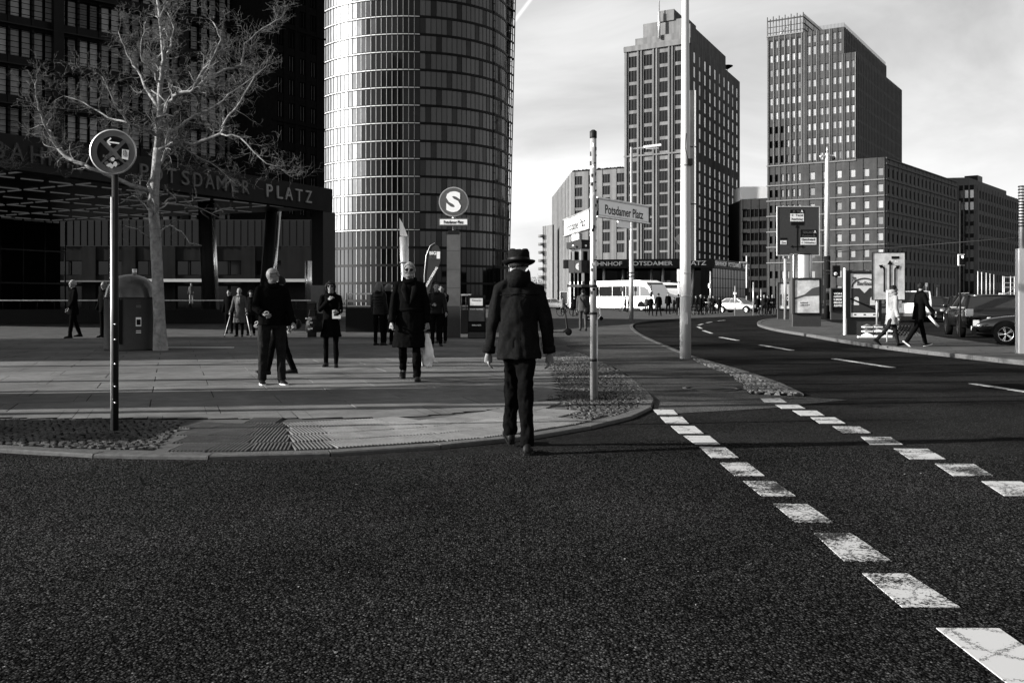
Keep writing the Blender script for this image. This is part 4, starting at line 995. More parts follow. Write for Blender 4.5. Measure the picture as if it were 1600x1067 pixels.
# ---- white mast on the island
p = XZ(1292.5, 62); t = thing('white_mast', 'tall white mast with dark lower shaft on the traffic island beside the direction board', 'pole', (p.x, p.y, .1))
mb = MB(); mb.tube([(0, 0, 3.9), (0, 0, 10.3)], [.17, .12], 16, 'mullion_light'); part('shaft', mb, t)
mb = MB(); mb.tube([(0, 0, 0), (0, 0, 3.9)], .19, 16, 'sign_dark'); 
for k in range(10): z = R.uniform(.8, 3.6); mb.box((-.12, -.21, z), (.1, -.185, z + R.uniform(.04, .2)), R.choice(['sign_mid', 'sign_grey']))
part('lower_shaft', mb, t)
mb = MB(); mb.tube([(0, 0, 10.3), (0, 0, 10.7)], .05, 8, 'steel_galv'); mb.box((-.35, -.08, 10.1), (.4, .08, 10.2), 'steel_galv'); mb.ell((-.38, 0, 10.1), .1, 'steel_galv', 8, 5); mb.ell((.4, 0, 10.0), .13, 'steel_dark', 8, 5); part('mast_head', mb, t)
# ---- right-hand signal pole with hanging traffic light
p = G(1595.5, 552, .1); t = thing('signal_pole', 'thick pale signal pole cut by the right edge of the picture', 'pole', (p.x, p.y, .1))
mb = MB(); mb.box((-.09, -.09, 0), (.09, .09, 2.4), 'mullion_light'); part('post_box', mb, t)
mb = MB(); mb.tube([(0, 0, 2.4), (0, 0, 3.85)], .055, 12, 'mullion_light'); 
for k in range(14): mb.lathe([(.05, 2.9 + k * .07), (.075, 2.91 + k * .07), (.05, 2.94 + k * .07)], n=10, m='steel_dark')
part('mast', mb, t)
P_ = t.location
mb = MB(); mb.tube([(0, 0, 2.66 - .1 + .1), (-2.2, 6.5, 2.62)], .012, 5, 'steel_dark'); part('span_wire', mb, t)
q = XZ(1502.5, 32); t = thing('traffic_light', 'hanging traffic light with white border and lit top lamp, before the grid block', 'traffic light', (q.x, q.y, 2.42))
mb = MB(); mb.box((-.10, 0, 0), (.10, .05, .36), 'sign_white'); mb.box((-.078, -.06, .022), (.078, .0, .338), 'ink'); part('housing', mb, t)
mb = MB(); mb.disc((0, .27), .032, -.066, -.061, 'lamp_on', 16); part('lamp', mb, t)
for zz in (.175, .085): mb = MB(); mb.disc((0, zz), .032, -.066, -.061, 'steel_dark', 16); part('lamp', mb, t)
mb = MB(); mb.tube([(0, 0.1, 4.5 - 2.42), (0, .1, -2.3)], .03, 8, 'steel_dark'); part('mast', mb, t)
# ---- direction board
Zb = 60; c = XZ(1247.5, Zb); t = thing('direction_board', 'large square dark road direction board with arrows and pale destination panels', 'road sign', (c.x, c.y, .1))
bw, z0b, z1b = 2.5, 3.99, 6.88
mb = MB(); mb.box((-bw / 2, 0, z0b - .1), (bw / 2, .08, z1b - .1), 'sign_mid'); p = part('board', mb, t)
mb = MB(); e = .05
for a, b in (((-bw / 2 - e, -.02, z0b - .15), (bw / 2 + e, .1, z0b - .1)), ((-bw / 2 - e, -.02, z1b - .1), (bw / 2 + e, .1, z1b - .05)), ((-bw / 2 - e, -.018, z0b - .1), (-bw / 2, .1, z1b - .1)), ((bw / 2, -.018, z0b - .1), (bw / 2 + e, .1, z1b - .1))): mb.box(a, b, 'mullion_light')
part('frame', mb, p)
def bpx(x, y): return ((x - 1247.5) * Zb / FPX, EYE - .1 + (HY - y) * Zb / FPX)
def panel(x0, y0, x1, y1, m, y=-.012, prt=p, nm='panel'):
    a = bpx(x0, y1); b = bpx(x1, y0); mb = MB(); mb.box((a[0], y, a[1]), (b[0], .0, b[1]), m); return part(nm, mb, prt), a, b
panel(1235, 328, 1256, 333.5, 'sign_dark'); q, a, b = panel(1235, 334, 1256, 346, 'poster_white')
text(q, '← Tegel', b[0] - a[0] - .12, .17, Matrix.Translation((a[0] + .06, -.013, b[1] - .2)), 'ink', .003, bold=.02); text(q, 'Reichstag', b[0] - a[0] - .12, .17, Matrix.Translation((a[0] + .06, -.013, a[1] + .03)), 'ink', .003, bold=.02)
panel(1236, 346.2, 1256, 352, 'sign_dark')
panel(1251, 359, 1276, 371, 'sign_dark'); q, a, b = panel(1251, 371.5, 1275.5, 382.5, 'poster_white')
text(q, 'Gleisdreieck', b[0] - a[0] - .1, .14, Matrix.Translation((a[0] + .05, -.013, b[1] - .18)), 'ink', .003, bold=.02); text(q, '← Schöneberg', b[0] - a[0] - .1, .14, Matrix.Translation((a[0] + .05, -.013, a[1] + .04)), 'ink', .003, bold=.02)
q, a, b = panel(1219.5, 376, 1229, 382, 'poster_white'); text(q, 'Zoo', b[0] - a[0] - .08, .13, Matrix.Translation((a[0] + .04, -.013, a[1] + .04)), 'ink', .003, bold=.02)
for x, y, s_ in ((1239, 332.5, 'B 96'), (1254, 365, 'TIERGARTEN'), (1254, 370.5, 'Potsdamer Br.')):
    a = bpx(x, y); text(p, s_, .5 if len(s_) < 5 else .8, .14, Matrix.Translation((a[0], -.0135, a[1])), 'sign_grey', .003)
for x, y in ((1251, 332.5), (1271.5, 364.5)): a = bpx(x, y); text(p, 'A', .15, .17, Matrix.Translation((a[0], -.0135, a[1])), 'sign_white', .003, bold=.02)
mb = MB()
def arrow(mb, x0, y0, x1, y1, w, hd, y=-.008, f=bpx, m='ink'):
    a = Vector((f(x0, y0)[0], y, f(x0, y0)[1])); b = Vector((f(x1, y1)[0], y, f(x1, y1)[1])); mb.bar(a, b, w, .006, m, up=Vector((0, 1, 0)))
    if hd:
        d_ = (b - a).normalized(); n_ = Vector((-d_.z, 0, d_.x)); tip = b + d_ * hd; l_ = b - d_ * hd * .3 + n_ * hd * .8; r_ = b - d_ * hd * .3 - n_ * hd * .8
        mb.add([tip + Vector((0, -.004, 0)), l_ + Vector((0, -.004, 0)), r_ + Vector((0, -.004, 0))], [(0, 1, 2)], m)
arrow(mb, 1245.7, 392, 1245.7, 355, .06, .16); arrow(mb, 1230, 373, 1219, 373, .09, .0); arrow(mb, 1246, 385.5, 1254, 385.5, .05, .12); arrow(mb, 1246, 385.5, 1238, 385.5, .05, .12)
part('arrow', mb, p)
for dx in (-.75, .7):
    mb = MB(); mb.tube([(dx, .15, 0), (dx, .15, z0b)], .09, 10, 'steel_galv'); part('leg', mb, t)
# ---- lit advertising drum below the board
c = XZ(1251, 56); t = thing('poster_column', 'slim column with a bright curved poster, under the direction board', 'advertising column', (c.x, c.y, .1))
mb = MB(); mb.lathe([(.62, 0), (.62, 2.2), (.55, 2.3), (.55, 3.72), (.6, 3.75), (.6, 3.78), (.1, 3.8)], n=24, m='sign_mid'); part('drum', mb, t)
mb = MB()
vs = []
for q in range(11): a = rad(-120 + 6.5 * q); vs += [(math.cos(a) * .565, math.sin(a) * .565, 2.35), (math.cos(a) * .565, math.sin(a) * .565, 3.7)]
mb.add(vs, [(2 * q, 2 * q + 2, 2 * q + 3, 2 * q + 1) for q in range(10)], 'white'); part('poster', mb, t)
mb = MB()
for a in (-145, -48, -30): mb.tube([(math.cos(rad(a)) * .6, math.sin(rad(a)) * .6, 2.3), (math.cos(rad(a)) * .6, math.sin(rad(a)) * .6, 3.7)], .035, 6, 'white')
part('rail', mb, t)
# ---- poster cases
def poster_case(label, cx, base, top, wpx, pm, Z=None, edge=False, draw=None, head=.28, rz=0):
    g = G(cx, base, .1) if Z is None else Vector((XZ(cx, Z).x, Z, .1)); Z = g.y; k = Z / FPX; W_ = wpx * k; H_ = EYE + (HY - top) * k - .1
    t = thing('poster_case', label, 'poster case', (g.x, g.y, .1), rz, group=None)
    lo = H_ * .28
    mb = MB(); mb.box((-W_ / 2, -.1, lo - .04), (W_ / 2, .1, H_), 'sign_mid'); mb.box((-W_ / 2 + .03, -.08, 0), (W_ / 2 - .03, .08, lo - .041), 'sign_mid'); part('case', mb, t)
    x0, x1, y0, y1 = -W_ / 2 + .12, W_ / 2 - .12, lo, H_ - .1
    mb = MB(); mb.box((x0, -.108, y0), (x1, -.1005, y1), pm); p = part('poster', mb, t)
    mb = MB(); mb.box((x0 - .05, -.125, y0 - .05), (x1 + .05, -.101, y0 - .004), 'steel_dark'); mb.box((x0 - .05, -.125, y1 + .004), (x1 + .05, -.101, y1 + .05), 'steel_dark'); mb.box((x0 - .05, -.125, y0 - .004), (x0 - .004, -.101, y1 + .004), 'steel_dark'); mb.box((x1 + .004, -.125, y0 - .004), (x1 + .05, -.101, y1 + .004), 'steel_dark'); part('frame', mb, t)
    if draw: draw(p, x0, x1, y0, y1)
    return t
def dr1(p, x0, x1, y0, y1):
    w_, h_ = x1 - x0, y1 - y0
    mb = MB()
    for row, (zz, hh, nn) in enumerate(((.28, .05, 7), (.225, .03, 11), (.19, .02, 9))):
        for q in range(nn): mb.box((x0 + (.22 + q * .045 * (1 if row == 0 else .8)) * w_, -.1095, y0 + zz * h_), (x0 + (.22 + q * .045 * (1 if row == 0 else .8) + .03) * w_, -.1081, y0 + (zz + hh * R.uniform(.6, 1)) * h_), 'ink')
    part('small_print', mb, p)
    mb = MB(); n = 12
    flat(mb, [(x0, y0 + .40 * h_), (x0 + .4 * w_, y0 + .5 * h_), (x1, y0 + .52 * h_), (x1, y0 + .8 * h_), (x0 + .7 * w_, y0 + .74 * h_), (x0 + .4 * w_, y0 + .56 * h_), (x0, y0 + .46 * h_)], -.1085, 'poster_mid'); part('print', mb, p)
t = poster_case('poster case with a pale cloudy picture, under the direction board on the traffic island', 1260, 510, 434, 46, 'poster_pale', draw=dr1)
def dr2(p, x0, x1, y0, y1):
    w_, h_ = x1 - x0, y1 - y0; mb = MB()
    mb.box((x0 + .02, -.1105, y0 + .30 * h_), (x1 - .02, -.1082, y0 + .66 * h_), 'sign_mid'); mb.box((x0 + .02, -.1105, y0 + .02 * h_), (x1 - .02, -.1082, y0 + .30 * h_ - .002), 'sign_mid')
    mb.box((x0 - .02, -.112, y0 + .0 * h_), (x1 + .02, -.1106, y0 + .09 * h_), 'sign_white')
    part('print', mb, p); mb = MB()
    cx = (x0 + x1) / 2; cz = y0 + .68 * h_; R_ = .43 * w_
    vs = []
    for k in range(25): a = PI * k / 24; vs += [(cx + math.cos(a) * R_ * 1.1, -.1125, cz + math.sin(a) * R_ * .8), (cx + math.cos(a) * (R_ * 1.1 - .05), -.1125, cz + math.sin(a) * (R_ * .8 - .05))]
    mb.add(vs, [(2 * k, 2 * k + 2, 2 * k + 3, 2 * k + 1) for k in range(24)], 'sign_mid')
    flat(mb, [(cx - .2, cz), (cx + .2, cz), (cx, cz - .2)], -.1125, 'poster_white')
    for dx in (-.28, .28): flat(mb, [(cx + dx - .09, y0 + .27 * h_), (cx + dx + .09, y0 + .27 * h_), (cx + dx + .08, y0 + .43 * h_)] + [(cx + dx + .08 * math.cos(a), y0 + .43 * h_ + .05 * math.sin(a)) for a in (.8, 1.57, 2.3)] + [(cx + dx - .08, y0 + .43 * h_)], -.1125, 'poster_white')
    mb.bar((x0, -.114, y0 + .42 * h_), (x1, -.114, y0 + .14 * h_), .06, .002, 'ink', up=Vector((0, 1, 0)))
    for k in range(3): mb.box((x0 + .12 + k * .33, -.1135, y0 + .035 * h_), (x0 + .2 + k * .33, -.1125, y0 + .065 * h_), 'ink')
    part('emblem', mb, p)
    text(p, 'Berlinale', .62 * w_, .15, Matrix.Translation((x0 + .24 * w_, -.111, y0 + .72 * h_)), 'sign_mid', .002, bold=.01); text(p, '70', .14, .15, Matrix.Translation((x0 + .05, -.111, y0 + .82 * h_)), 'sign_mid', .002, bold=.02)
t = poster_case('film festival poster case with a bright left edge panel, beside the arrow board', 1349, 523, 423, 54, 'poster_white', draw=dr2)
mb = MB(); mb.box((-.70, -.14, 0), (-.665, .0, 2.32), 'sign_white'); part('edge_panel', mb, t)
def dr3(p, x0, x1, y0, y1):
    text(p, 'CO', .3, .28, Matrix.Translation((x0 + .3, -.109, y0 + .5)), 'sign_white', .003, bold=.03)
    mb = MB(); mb.box((x0, -.11, y0), (x1, -.1082, y0 + .13), 'sign_white')
    for k in range(3): mb.box((x0 + .06 + k * .2, -.111, y0 + .2), (x0 + .14 + k * .2, -.1085, y0 + .9), 'sign_dark')
    part('print', mb, p)
poster_case('narrow pale poster case half hidden behind the left poster case', 1226, 498, 441, 24, 'poster_pale', Z=62, draw=dr3)
def dr4(p, x0, x1, y0, y1):
    for k, s_ in enumerate(('VON', 'KOMMT', 'IHRER', 'BERLINALE', 'ZUSAMMEN')): text(p, s_, min(.16 * len(s_), x1 - x0 - .1), .12, Matrix.Translation((x0 + .06, -.109, y1 - .3 - k * .18)), 'white', .003, bold=.03)
poster_case('dark poster case with white lettering, between the white mast and the festival poster', 1308, 497, 450, 22, 'sign_dark', Z=60, draw=dr4)
# ---- arrow board (lane guidance)
c = XZ(1388.5, 33); t = thing('arrow_board', 'pale grey square board with three black lane arrows behind the woman in the white coat', 'road sign', (c.x, c.y, .1)); Za = 33
def apx(x, y): return ((x - 1388.5) * Za / FPX, EYE - .1 + (HY - y) * Za / FPX)
mb = MB(); a = apx(1364, 468); b = apx(1413.5, 395); mb.box((a[0], 0, a[1]), (b[0], .06, b[1]), 'poster_pale'); p = part('board', mb, t)
mb = MB()
for q0, q1 in (((a[0] - .02, -.01, a[1] - .02), (b[0] + .02, .07, a[1])), ((a[0] - .02, -.01, b[1]), (b[0] + .02, .07, b[1] + .02)), ((a[0] - .02, -.008, a[1]), (a[0], .07, b[1])), ((b[0], -.008, a[1]), (b[0] + .02, .07, b[1]))): mb.box(q0, q1, 'steel_dark')
part('frame', mb, p)
mb = MB(); arrow(mb, 1390.5, 456, 1390.5, 412, .045, .12, f=apx); arrow(mb, 1381.5, 456, 1381.5, 419, .045, 0, f=apx); arrow(mb, 1382, 419, 1377, 416.5, .045, .10, f=apx); arrow(mb, 1398, 448, 1398, 421, .045, 0, f=apx); arrow(mb, 1397.5, 420.5, 1402, 417.5, .045, .10, f=apx); part('arrow', mb, p)
aa = apx(1393, 404.5); bb2 = apx(1405, 400.5); mb = MB(); mb.box((aa[0], -.006, aa[1]), (bb2[0], 0, bb2[1]), 'ink'); part('panel', mb, p)
aa = apx(1394, 410); text(p, '← Zoo', .2, .06, Matrix.Translation((aa[0], -.001, aa[1])), 'white', .003, bold=.03)
for dx in (-.35, .35): mb = MB(); mb.tube([(dx, .1, 0), (dx, .1, a[1] + .5)], .035, 8, 'steel_galv'); part('leg', mb, t)
# ---- stacked barrier feet and folded barriers on the island
c = G(1384, 527, .1); t = thing('barrier_stack', 'untidy stack of plastic barrier feet and folded fence parts on the traffic island', 'barrier', (c.x, c.y, .1))
for k in range(3):
    for j in range(3 - (k == 2)):
        mb = MB(); x = -.75 + j * .32; z = .04 + k * .14; mb.prism([(x, -.2), (x + .26, -.2), (x + .26, .12), (x, .12)], z, z + .03, 'sign_white'); mb.add([(x, -.2, z + .03), (x + .26, -.2, z + .03), (x + .13, -.1, z + .11), (x, .12, z + .03), (x + .26, .12, z + .03), (x + .13, .02, z + .11)], [(0, 1, 2), (3, 5, 4), (0, 2, 5, 3), (1, 4, 5, 2)], R.choice(['sign_white', 'sign_grey'])); part('barrier_foot', mb, t)
mb = MB()
for k in range(9): x = -.1 + k * .11; mb.bar((x, -.1, .05), (x + .3, .05, .42), .02, .03, 'sign_dark'); mb.bar((x + .32, -.1, .05), (x, .1, .38), .02, .03, 'sign_mid')
mb.box((-1.0, -.3, .0), (.1, -.2, .05), 'sign_white'); part('folded_fence', mb, t)
# ---- S-Bahn pillar
c = XZ(709, 33.7); t = thing('station_sign_pillar', 'square steel pillar carrying a round white S disc and a small name box', 'station sign', (c.x, c.y, .05))
mb = MB(); z = 0
for k, h_ in enumerate((1.05, .62, .62, .62, .56)): mb.box((-.225, -.15, z + .004), (.225, .15, z + h_ - .006), 'sign_grey' if k else 'sign_mid'); z += h_
mb.box((-.21, -.14, 0), (.21, .14, z), 'steel_dark'); mb.box((-.18, -.12, z), (.18, .12, z + .14), 'steel_dark'); mb.tube([(0, 0, z), (0, 0, 4.3)], .06, 8, 'steel_galv'); part('pillar', mb, t)
mb = MB(); mb.box((-.5, -.1, 3.76), (.5, .1, 4.02), 'sign_grey'); mb.box((-.46, -.108, 3.80), (.46, -.101, 3.98), 'sign_white'); p = part('name_box', mb, t)
text(p, 'Potsdamer Platz', .66, .11, Matrix.Translation((-.33, -.109, 3.83)), 'ink', .003, bold=.02)
mb = MB(); mb.disc((0, 4.57), .5, -.12, .12, 'steel_galv', 40); mb.disc((0, 4.57), .465, -.128, -.121, 'sign_grey', 40); p = part('disc', mb, t)
o, _ = text(p, 'S', .5, .70, Matrix.Translation((-.25, -.129, 4.22)), 'white', .006, bold=.05)
# ---- information box
c = XZ(745, 33); t = thing('info_box', 'dark upright information box with pale panels beside the round S sign pillar', 'information box', (c.x, c.y, .05))
mb = MB(); mb.box((-.29, -.15, 0), (.29, .15, 1.42), 'sign_dark'); part('case', mb, t)
for a, b, m in (((-.22, 1.08), (.2, 1.32), 'poster_pale'), ((-.26, .56), (.26, 1.0), 'sign_grey'), ((-.26, .25), (.26, .5), 'ink'), ((-.27, .02), (.27, .2), 'sign_mid')):
    mb = MB(); mb.box((a[0], -.165, a[1]), (b[0], -.151, b[1]), m); p = part('panel', mb, t)
text(t, 'Frisch gepresst', .42, .05, Matrix.Translation((-.21, -.166, .93)), 'white', .003, bold=.02); text(t, 'Fahrplan', .3, .05, Matrix.Translation((-.15, -.166, 1.22)), 'ink', .003); text(t, 'BERLINER', .3, .045, Matrix.Translation((-.15, -.166, .41)), 'white', .003)
# ---- stair parapet with rail
def parapet(label, x0, x1, Z, zt, zr, zb=.05):
    a = XZ(x0, Z); b = XZ(x1, Z); t = thing('parapet', label, 'parapet', (a.x, a.y, zb)); L = b.x - a.x
    mb = MB(); mb.box((0, 0, 0), (L, .3, zt), 'facade_dark'); part('wall', mb, t)
    n = max(2, int(L / .9))
    for k in range(n + 1): mb = MB(); x = .03 + (L - .06) * k / n; mb.tube([(x, .1, zt), (x, .1, zr)], .02, 6, 'steel_dark'); part('post', mb, t)
    mb = MB(); mb.bar((0, .1, zr), (L, .1, zr), .07, .06, 'steel_galv'); part('rail', mb, t); return t
parapet('stair parapet with pale handrail behind the walking man in the long coat', 540, 694, 39, .95, 1.5)
parapet('short stair parapet with handrail between the S sign pillar and the information box', 720, 736, 37, .9, 1.45)
parapet('long low wall with thin handrail in front of the station hall at left', -160, 490, 52, .75, 1.22)
# ---- exhaust chimney
c = XZ(631, 45); t = thing('steel_flue', 'short shiny steel flue with a raised flap, behind the walking man in the long coat', 'chimney', (c.x, c.y, .05))
mb = MB(); mb.tube([(.1, 0, 0), (0, 0, 4.1)], .2, 20, 'steel_bright'); mb.lathe([(.215, 2.9), (.215, 2.97)], n=20, m='steel_galv'); part('pipe', mb, t)
mb = MB(); mb.add([(-.18, 0, 4.15), (.18, .0, 4.12), (-.2, 0, 4.95), (-.05, 0, 4.7), (-.18, .03, 4.15), (.18, .03, 4.12), (-.2, .03, 4.95), (-.05, .03, 4.7)], [(0, 1, 3, 2), (4, 6, 7, 5), (0, 2, 6, 4), (1, 5, 7, 3)], 'steel_galv'); part('flap', mb, t)
# ---- beach flag
c = XZ(672, 38); t = thing('beach_flag', 'teardrop-shaped advertising flag with white lettering beside the S sign pillar', 'flag', (c.x, c.y, .05))
prof = [(-.22, 1.3), (-.20, 2.2), (-.14, 2.9), (-.02, 3.25), (.16, 3.4), (.33, 3.3), (.42, 3.05), (.40, 2.75), (.28, 2.4), (.10, 2.0), (-.02, 1.6), (-.12, 1.3)]
mb = MB(); n = len(prof); mb.add([(x, 0, z) for x, z in prof] + [(x, .02, z) for x, z in prof], [tuple(range(n)), tuple(range(2 * n - 1, n - 1, -1))] + [(i, n + i, n + (i + 1) % n, (i + 1) % n) for i in range(n)], 'sign_mid'); part('cloth', mb, t)
mb = MB(); mb.tube([(-.23, 0, 0), (-.22, 0, 2.2), (-.15, 0, 2.95), (.0, 0, 3.32), (.18, 0, 3.43)], .015, 6, 'steel_galv'); mb.box((-.45, -.2, 0), (0, .2, .04), 'steel_dark'); part('mast', mb, t)
text(t, 'BIG', .25, .13, Matrix.Translation((-.02, -.004, 2.98)), 'white', .004, bold=.03); text(t, 'BUS', .25, .13, Matrix.Translation((-.02, -.004, 2.82)), 'sign_grey', .004, bold=.03)
mb = MB(); mb.box((.25, -.006, 2.83), (.38, -.001, 3.1), 'sign_white'); part('emblem', mb, t)
text(t, 'SIGHTSEEING', .85, .09, Matrix.Translation((-.12, -.004, 1.75)) @ Euler((0, -rad(60), 0)).to_matrix().to_4x4(), 'white', .004, bold=.04)
# ---- clock tower replica
Zc = 112; c = XZ(907, Zc); t = thing('clock_tower', 'small five-sided dark traffic tower with clocks and three lamps, in front of the white coach', 'clock tower', (c.x, c.y, .05)); k = Zc / FPX
mb = MB()
for a in range(5):
    th = rad(72 * a + 18); x, y = math.cos(th) * 1.0, math.sin(th) * 1.0; mb.box((x - .18, y - .18, 0), (x + .18, y + .18, 4.2), 'black')
for a in range(5):
    th = rad(72 * a + 18); m2 = MB(); x, y = math.cos(th) * .95, math.sin(th) * .95; m2.box((x - .17, y - .17, 0), (x + .17, y + .17, 6.6), 'black'); part('leg', m2, t)
def pent(r, z0, z1, m): mb = MB(); mb.prism([(math.cos(rad(72 * a + 18 + 36)) * r, math.sin(rad(72 * a + 18 + 36)) * r) for a in range(5)], z0, z1, m); return mb
part('clock_storey', pent(1.45, 4.2, 5.6, 'steel_dark'), t); part('gallery', pent(1.6, 2.6, 2.9, 'steel_dark'), t); part('cabin', pent(1.05, 5.61, 6.9, 'glass_mid'), t); part('roof', pent(1.7, 6.9, 7.6, 'steel_dark'), t); part('roof_cap', pent(1.2, 7.6, 7.9, 'steel_dark'), t)
for dx in (-.15, 1.25):
    mb = MB(); mb.disc((0, 0), .42, -.05, .0, 'sign_white', 20); mb.bar((0, -.055, 0), (0, -.055, .28), .05, .01, 'ink', up=Vector((0, 1, 0))); mb.bar((0, -.055, 0), (-.15, -.055, .1), .05, .01, 'ink', up=Vector((0, 1, 0)))
    o = part('clock_face', mb, t); o.location = (dx - .05, -1.2 if dx < 0 else -.62, 4.9); o.rotation_euler = (0, 0, 0 if dx < 0 else rad(66))
for dx in (-.9, .1, .5): mb = MB(); mb.ell((0, 0, 0), .12, 'white', 8, 6); part('lamp', mb, t, loc=(dx, -1.4, 7.2))
# ---- dome-topped glass bank container
c = G(204, 547); t = thing('recycling_container', 'dome-topped round waste container with small labels, beside the tree trunk', 'container', (c.x, c.y, .05)); rr = .64
mb = MB(); mb.lathe([(rr, 0), (rr, .06), (rr * .985, .08), (rr * .985, 1.28), (rr * 1.0, 1.3)], n=36, m='sign_mid'); part('drum', mb, t)
mb = MB(); mb.lathe([(rr * 1.01, 1.3), (rr * 1.0, 1.36), (rr * .93, 1.56), (rr * .78, 1.74), (rr * .52, 1.87), (rr * .25, 1.92), (.06, 1.93)], n=36, m='car_grey'); part('dome', mb, t)
mb = MB(); mb.tube([(.1, 0, 1.9), (.1, 0, 2.06)], .06, 10, 'steel_galv'); part('lifting_eye', mb, t)
mb = MB()
for z0, z1 in ((.18, 1.28),): mb.box((-.04, -rr - .01, z0), (.04, -rr + .02, z1), 'sign_dark')
part('seam', mb, t)
Ml = Matrix.Translation((0, 0, 0))
def label_at(ang, z, w_, h_, m):
    M = Euler((0, 0, rad(ang))).to_matrix().to_4x4(); mb = MB(); mb.box((-w_ / 2, -rr * .985 - .004 - w_ * w_ * .0, z), (w_ / 2, -rr * .985 + .03, z + h_), m); return part('label', onM(mb, M), t), M
q, M = label_at(38, .62, .13, .22, 'sign_white'); mb = MB()
mb.box((-.05, -rr * .985 - .008, .65), (.05, -rr * .985 - .003, .79), 'ink'); part('print', onM(mb, M), q)
label_at(38, 1.08, .12, .07, 'sign_grey'); label_at(38, .45, .12, .02, 'sign_white'); label_at(38, .5, .12, .015, 'sign_white'); label_at(38, 1.2, .1, .012, 'sign_grey')
# ---- waste bin and info totem by the station
c = XZ(487.5, 34); t = thing('waste_bin', 'narrow dark upright waste bin left of the woman with the handbag', 'bin', (c.x, c.y, .05))
mb = MB(); mb.box((-.13, -.13, 0), (.13, .13, 1.15), 'sign_dark'); mb.box((-.14, -.14, 1.15), (.14, .14, 1.22), 'steel_dark'); part('body', mb, t); mb = MB(); mb.box((-.09, -.135, .9), (.09, -.131, 1.0), 'ink'); part('opening', mb, t)
c = XZ(482, 58); t = thing('flue_pair', 'bright reflective vertical steel cylinder hanging beside the dark hall pillar', 'lamp', (c.x, c.y, .05))
mb = MB(); mb.tube([(0, 0, 1.2), (0, 0, 3.5)], .2, 14, 'steel_bright'); part('cylinder', mb, t); mb = MB(); mb.tube([(0, 0, 0), (0, 0, 1.2)], .05, 8, 'steel_galv'); part('post', mb, t)
c = XZ(497, 48); t = thing('notice_board', 'pale grey notice board at the foot of the hall pillar', 'notice board', (c.x, c.y, .05))
mb = MB(); mb.box((-.35, 0, .6), (.3, .06, 1.95), 'sign_grey'); part('board', mb, t)
for dx in (-.3, .25): mb = MB(); mb.tube([(dx, .03, 0), (dx, .03, .6)], .03, 6, 'steel_dark'); part('leg', mb, t)
# ---- far signals, masts and signs around the junction
def mast(name, label, cat, px, base, top, wpx, m='steel_galv', group=None, extra=None, z0=.05):
    g = G(px, base, z0); k = g.y / FPX; t = thing(name, label, cat, (g.x, g.y, z0), group=group); H_ = EYE + (HY - top) * k - z0
    mb = MB(); mb.tube([(0, 0, 0), (0, 0, H_)], wpx * k / 2, 8, m); part('mast', mb, t)
    for q in (extra or []):
        a, b, m2 = q[:3]; mb = MB(); mb.box((a[0] * k, -.12, (base - a[1]) * k), (b[0] * k, .12, (base - b[1]) * k), m2); part(q[3] if len(q) > 3 else 'signal_head', mb, t)
    return t
mast('signal_mast', 'pale signal mast with two lamps left of the silver car', 'traffic light', 1110, 489, 424, 2.2, extra=[((-3, 450), (-1, 443), 'sign_white')])
mast('signal_mast', 'tall white mast standing behind the silver car', 'pole', 1166.5, 487, 400, 2.0, 'mullion_light', extra=[((-11, 411), (-1, 409), 'steel_galv', 'arm'), ((-3, 462), (3, 450), 'ink')])
mast('signal_mast', 'short mast with small lamps in front of the silver car', 'traffic light', 1148.5, 493, 447, 1.6, extra=[((-2, 460), (2, 457), 'sign_white')])
mast('sign_post', 'plain grey post at the nose of the silver car', 'pole', 1177, 493, 441, 2.0)
mast('sign_post', 'thin post between the silver car and the group of people at right', 'pole', 1189, 491, 452, 1.6)
mast('signal_mast', 'signal mast with a pale box hidden behind the tall mast', 'traffic light', 1060.5, 492, 420, 1.2, extra=[((-2, 440), (2, 421), 'sign_white'), ((-1.5, 450), (1.5, 443), 'sign_white')])
mast('signal_mast', 'thin mast with small signs in front of the white coach', 'pole', 973, 486, 443, 1.4, extra=[((-3, 455), (2, 449), 'sign_grey')])
mast('signal_mast', 'two-lamp signal with a round zero sign right of the white mast', 'traffic light', 1306, 497, 414, 2.5, 'steel_dark', extra=[((-5, 432), (6, 415), 'ink')])
c = XZ(1306, 61.8); t = thing('round_sign', 'tiny round white ring sign on the dark signal beside the white mast', 'road sign', (c.x, c.y, 2.9)); mb = MB(); mb.lathe([(.05, 0), (.1, .0), (.1, .03), (.05, .03)], n=16, m='white', caps=False); mb.v = [(v[0], v[2], v[1]) for v in mb.v]; part('ring', mb, t)
for px, lab in ((1467, 'tall thin lit lamp behind the dark walking man'), (1465, '')):
    if lab: mast('small_lamp', lab, 'street lamp', 1447, 480, 442, 1.5, 'mullion_light', extra=[((-1, 448), (2, 442), 'white', 'lamp_head')])
mast('small_lamp', 'small lamp post with round head right of the dark walking man', 'street lamp', 1464, 480, 444, 1.2, 'mullion_light', extra=[((-4, 449), (4, 444), 'sign_grey', 'lamp_head')])
mast('round_mirror_sign', 'small round sign standing behind the black car, left one', 'road sign', 1551, 478, 462, 1.2, 'mullion_light', extra=[((-4, 466), (4, 460), 'sign_grey', 'sign_face')])
mast('round_mirror_sign', 'small round sign behind the black car, beside the scaffold', 'road sign', 1563, 478, 460, 1.2, 'mullion_light', extra=[((-2, 463), (2.5, 458), 'sign_white', 'sign_face')])
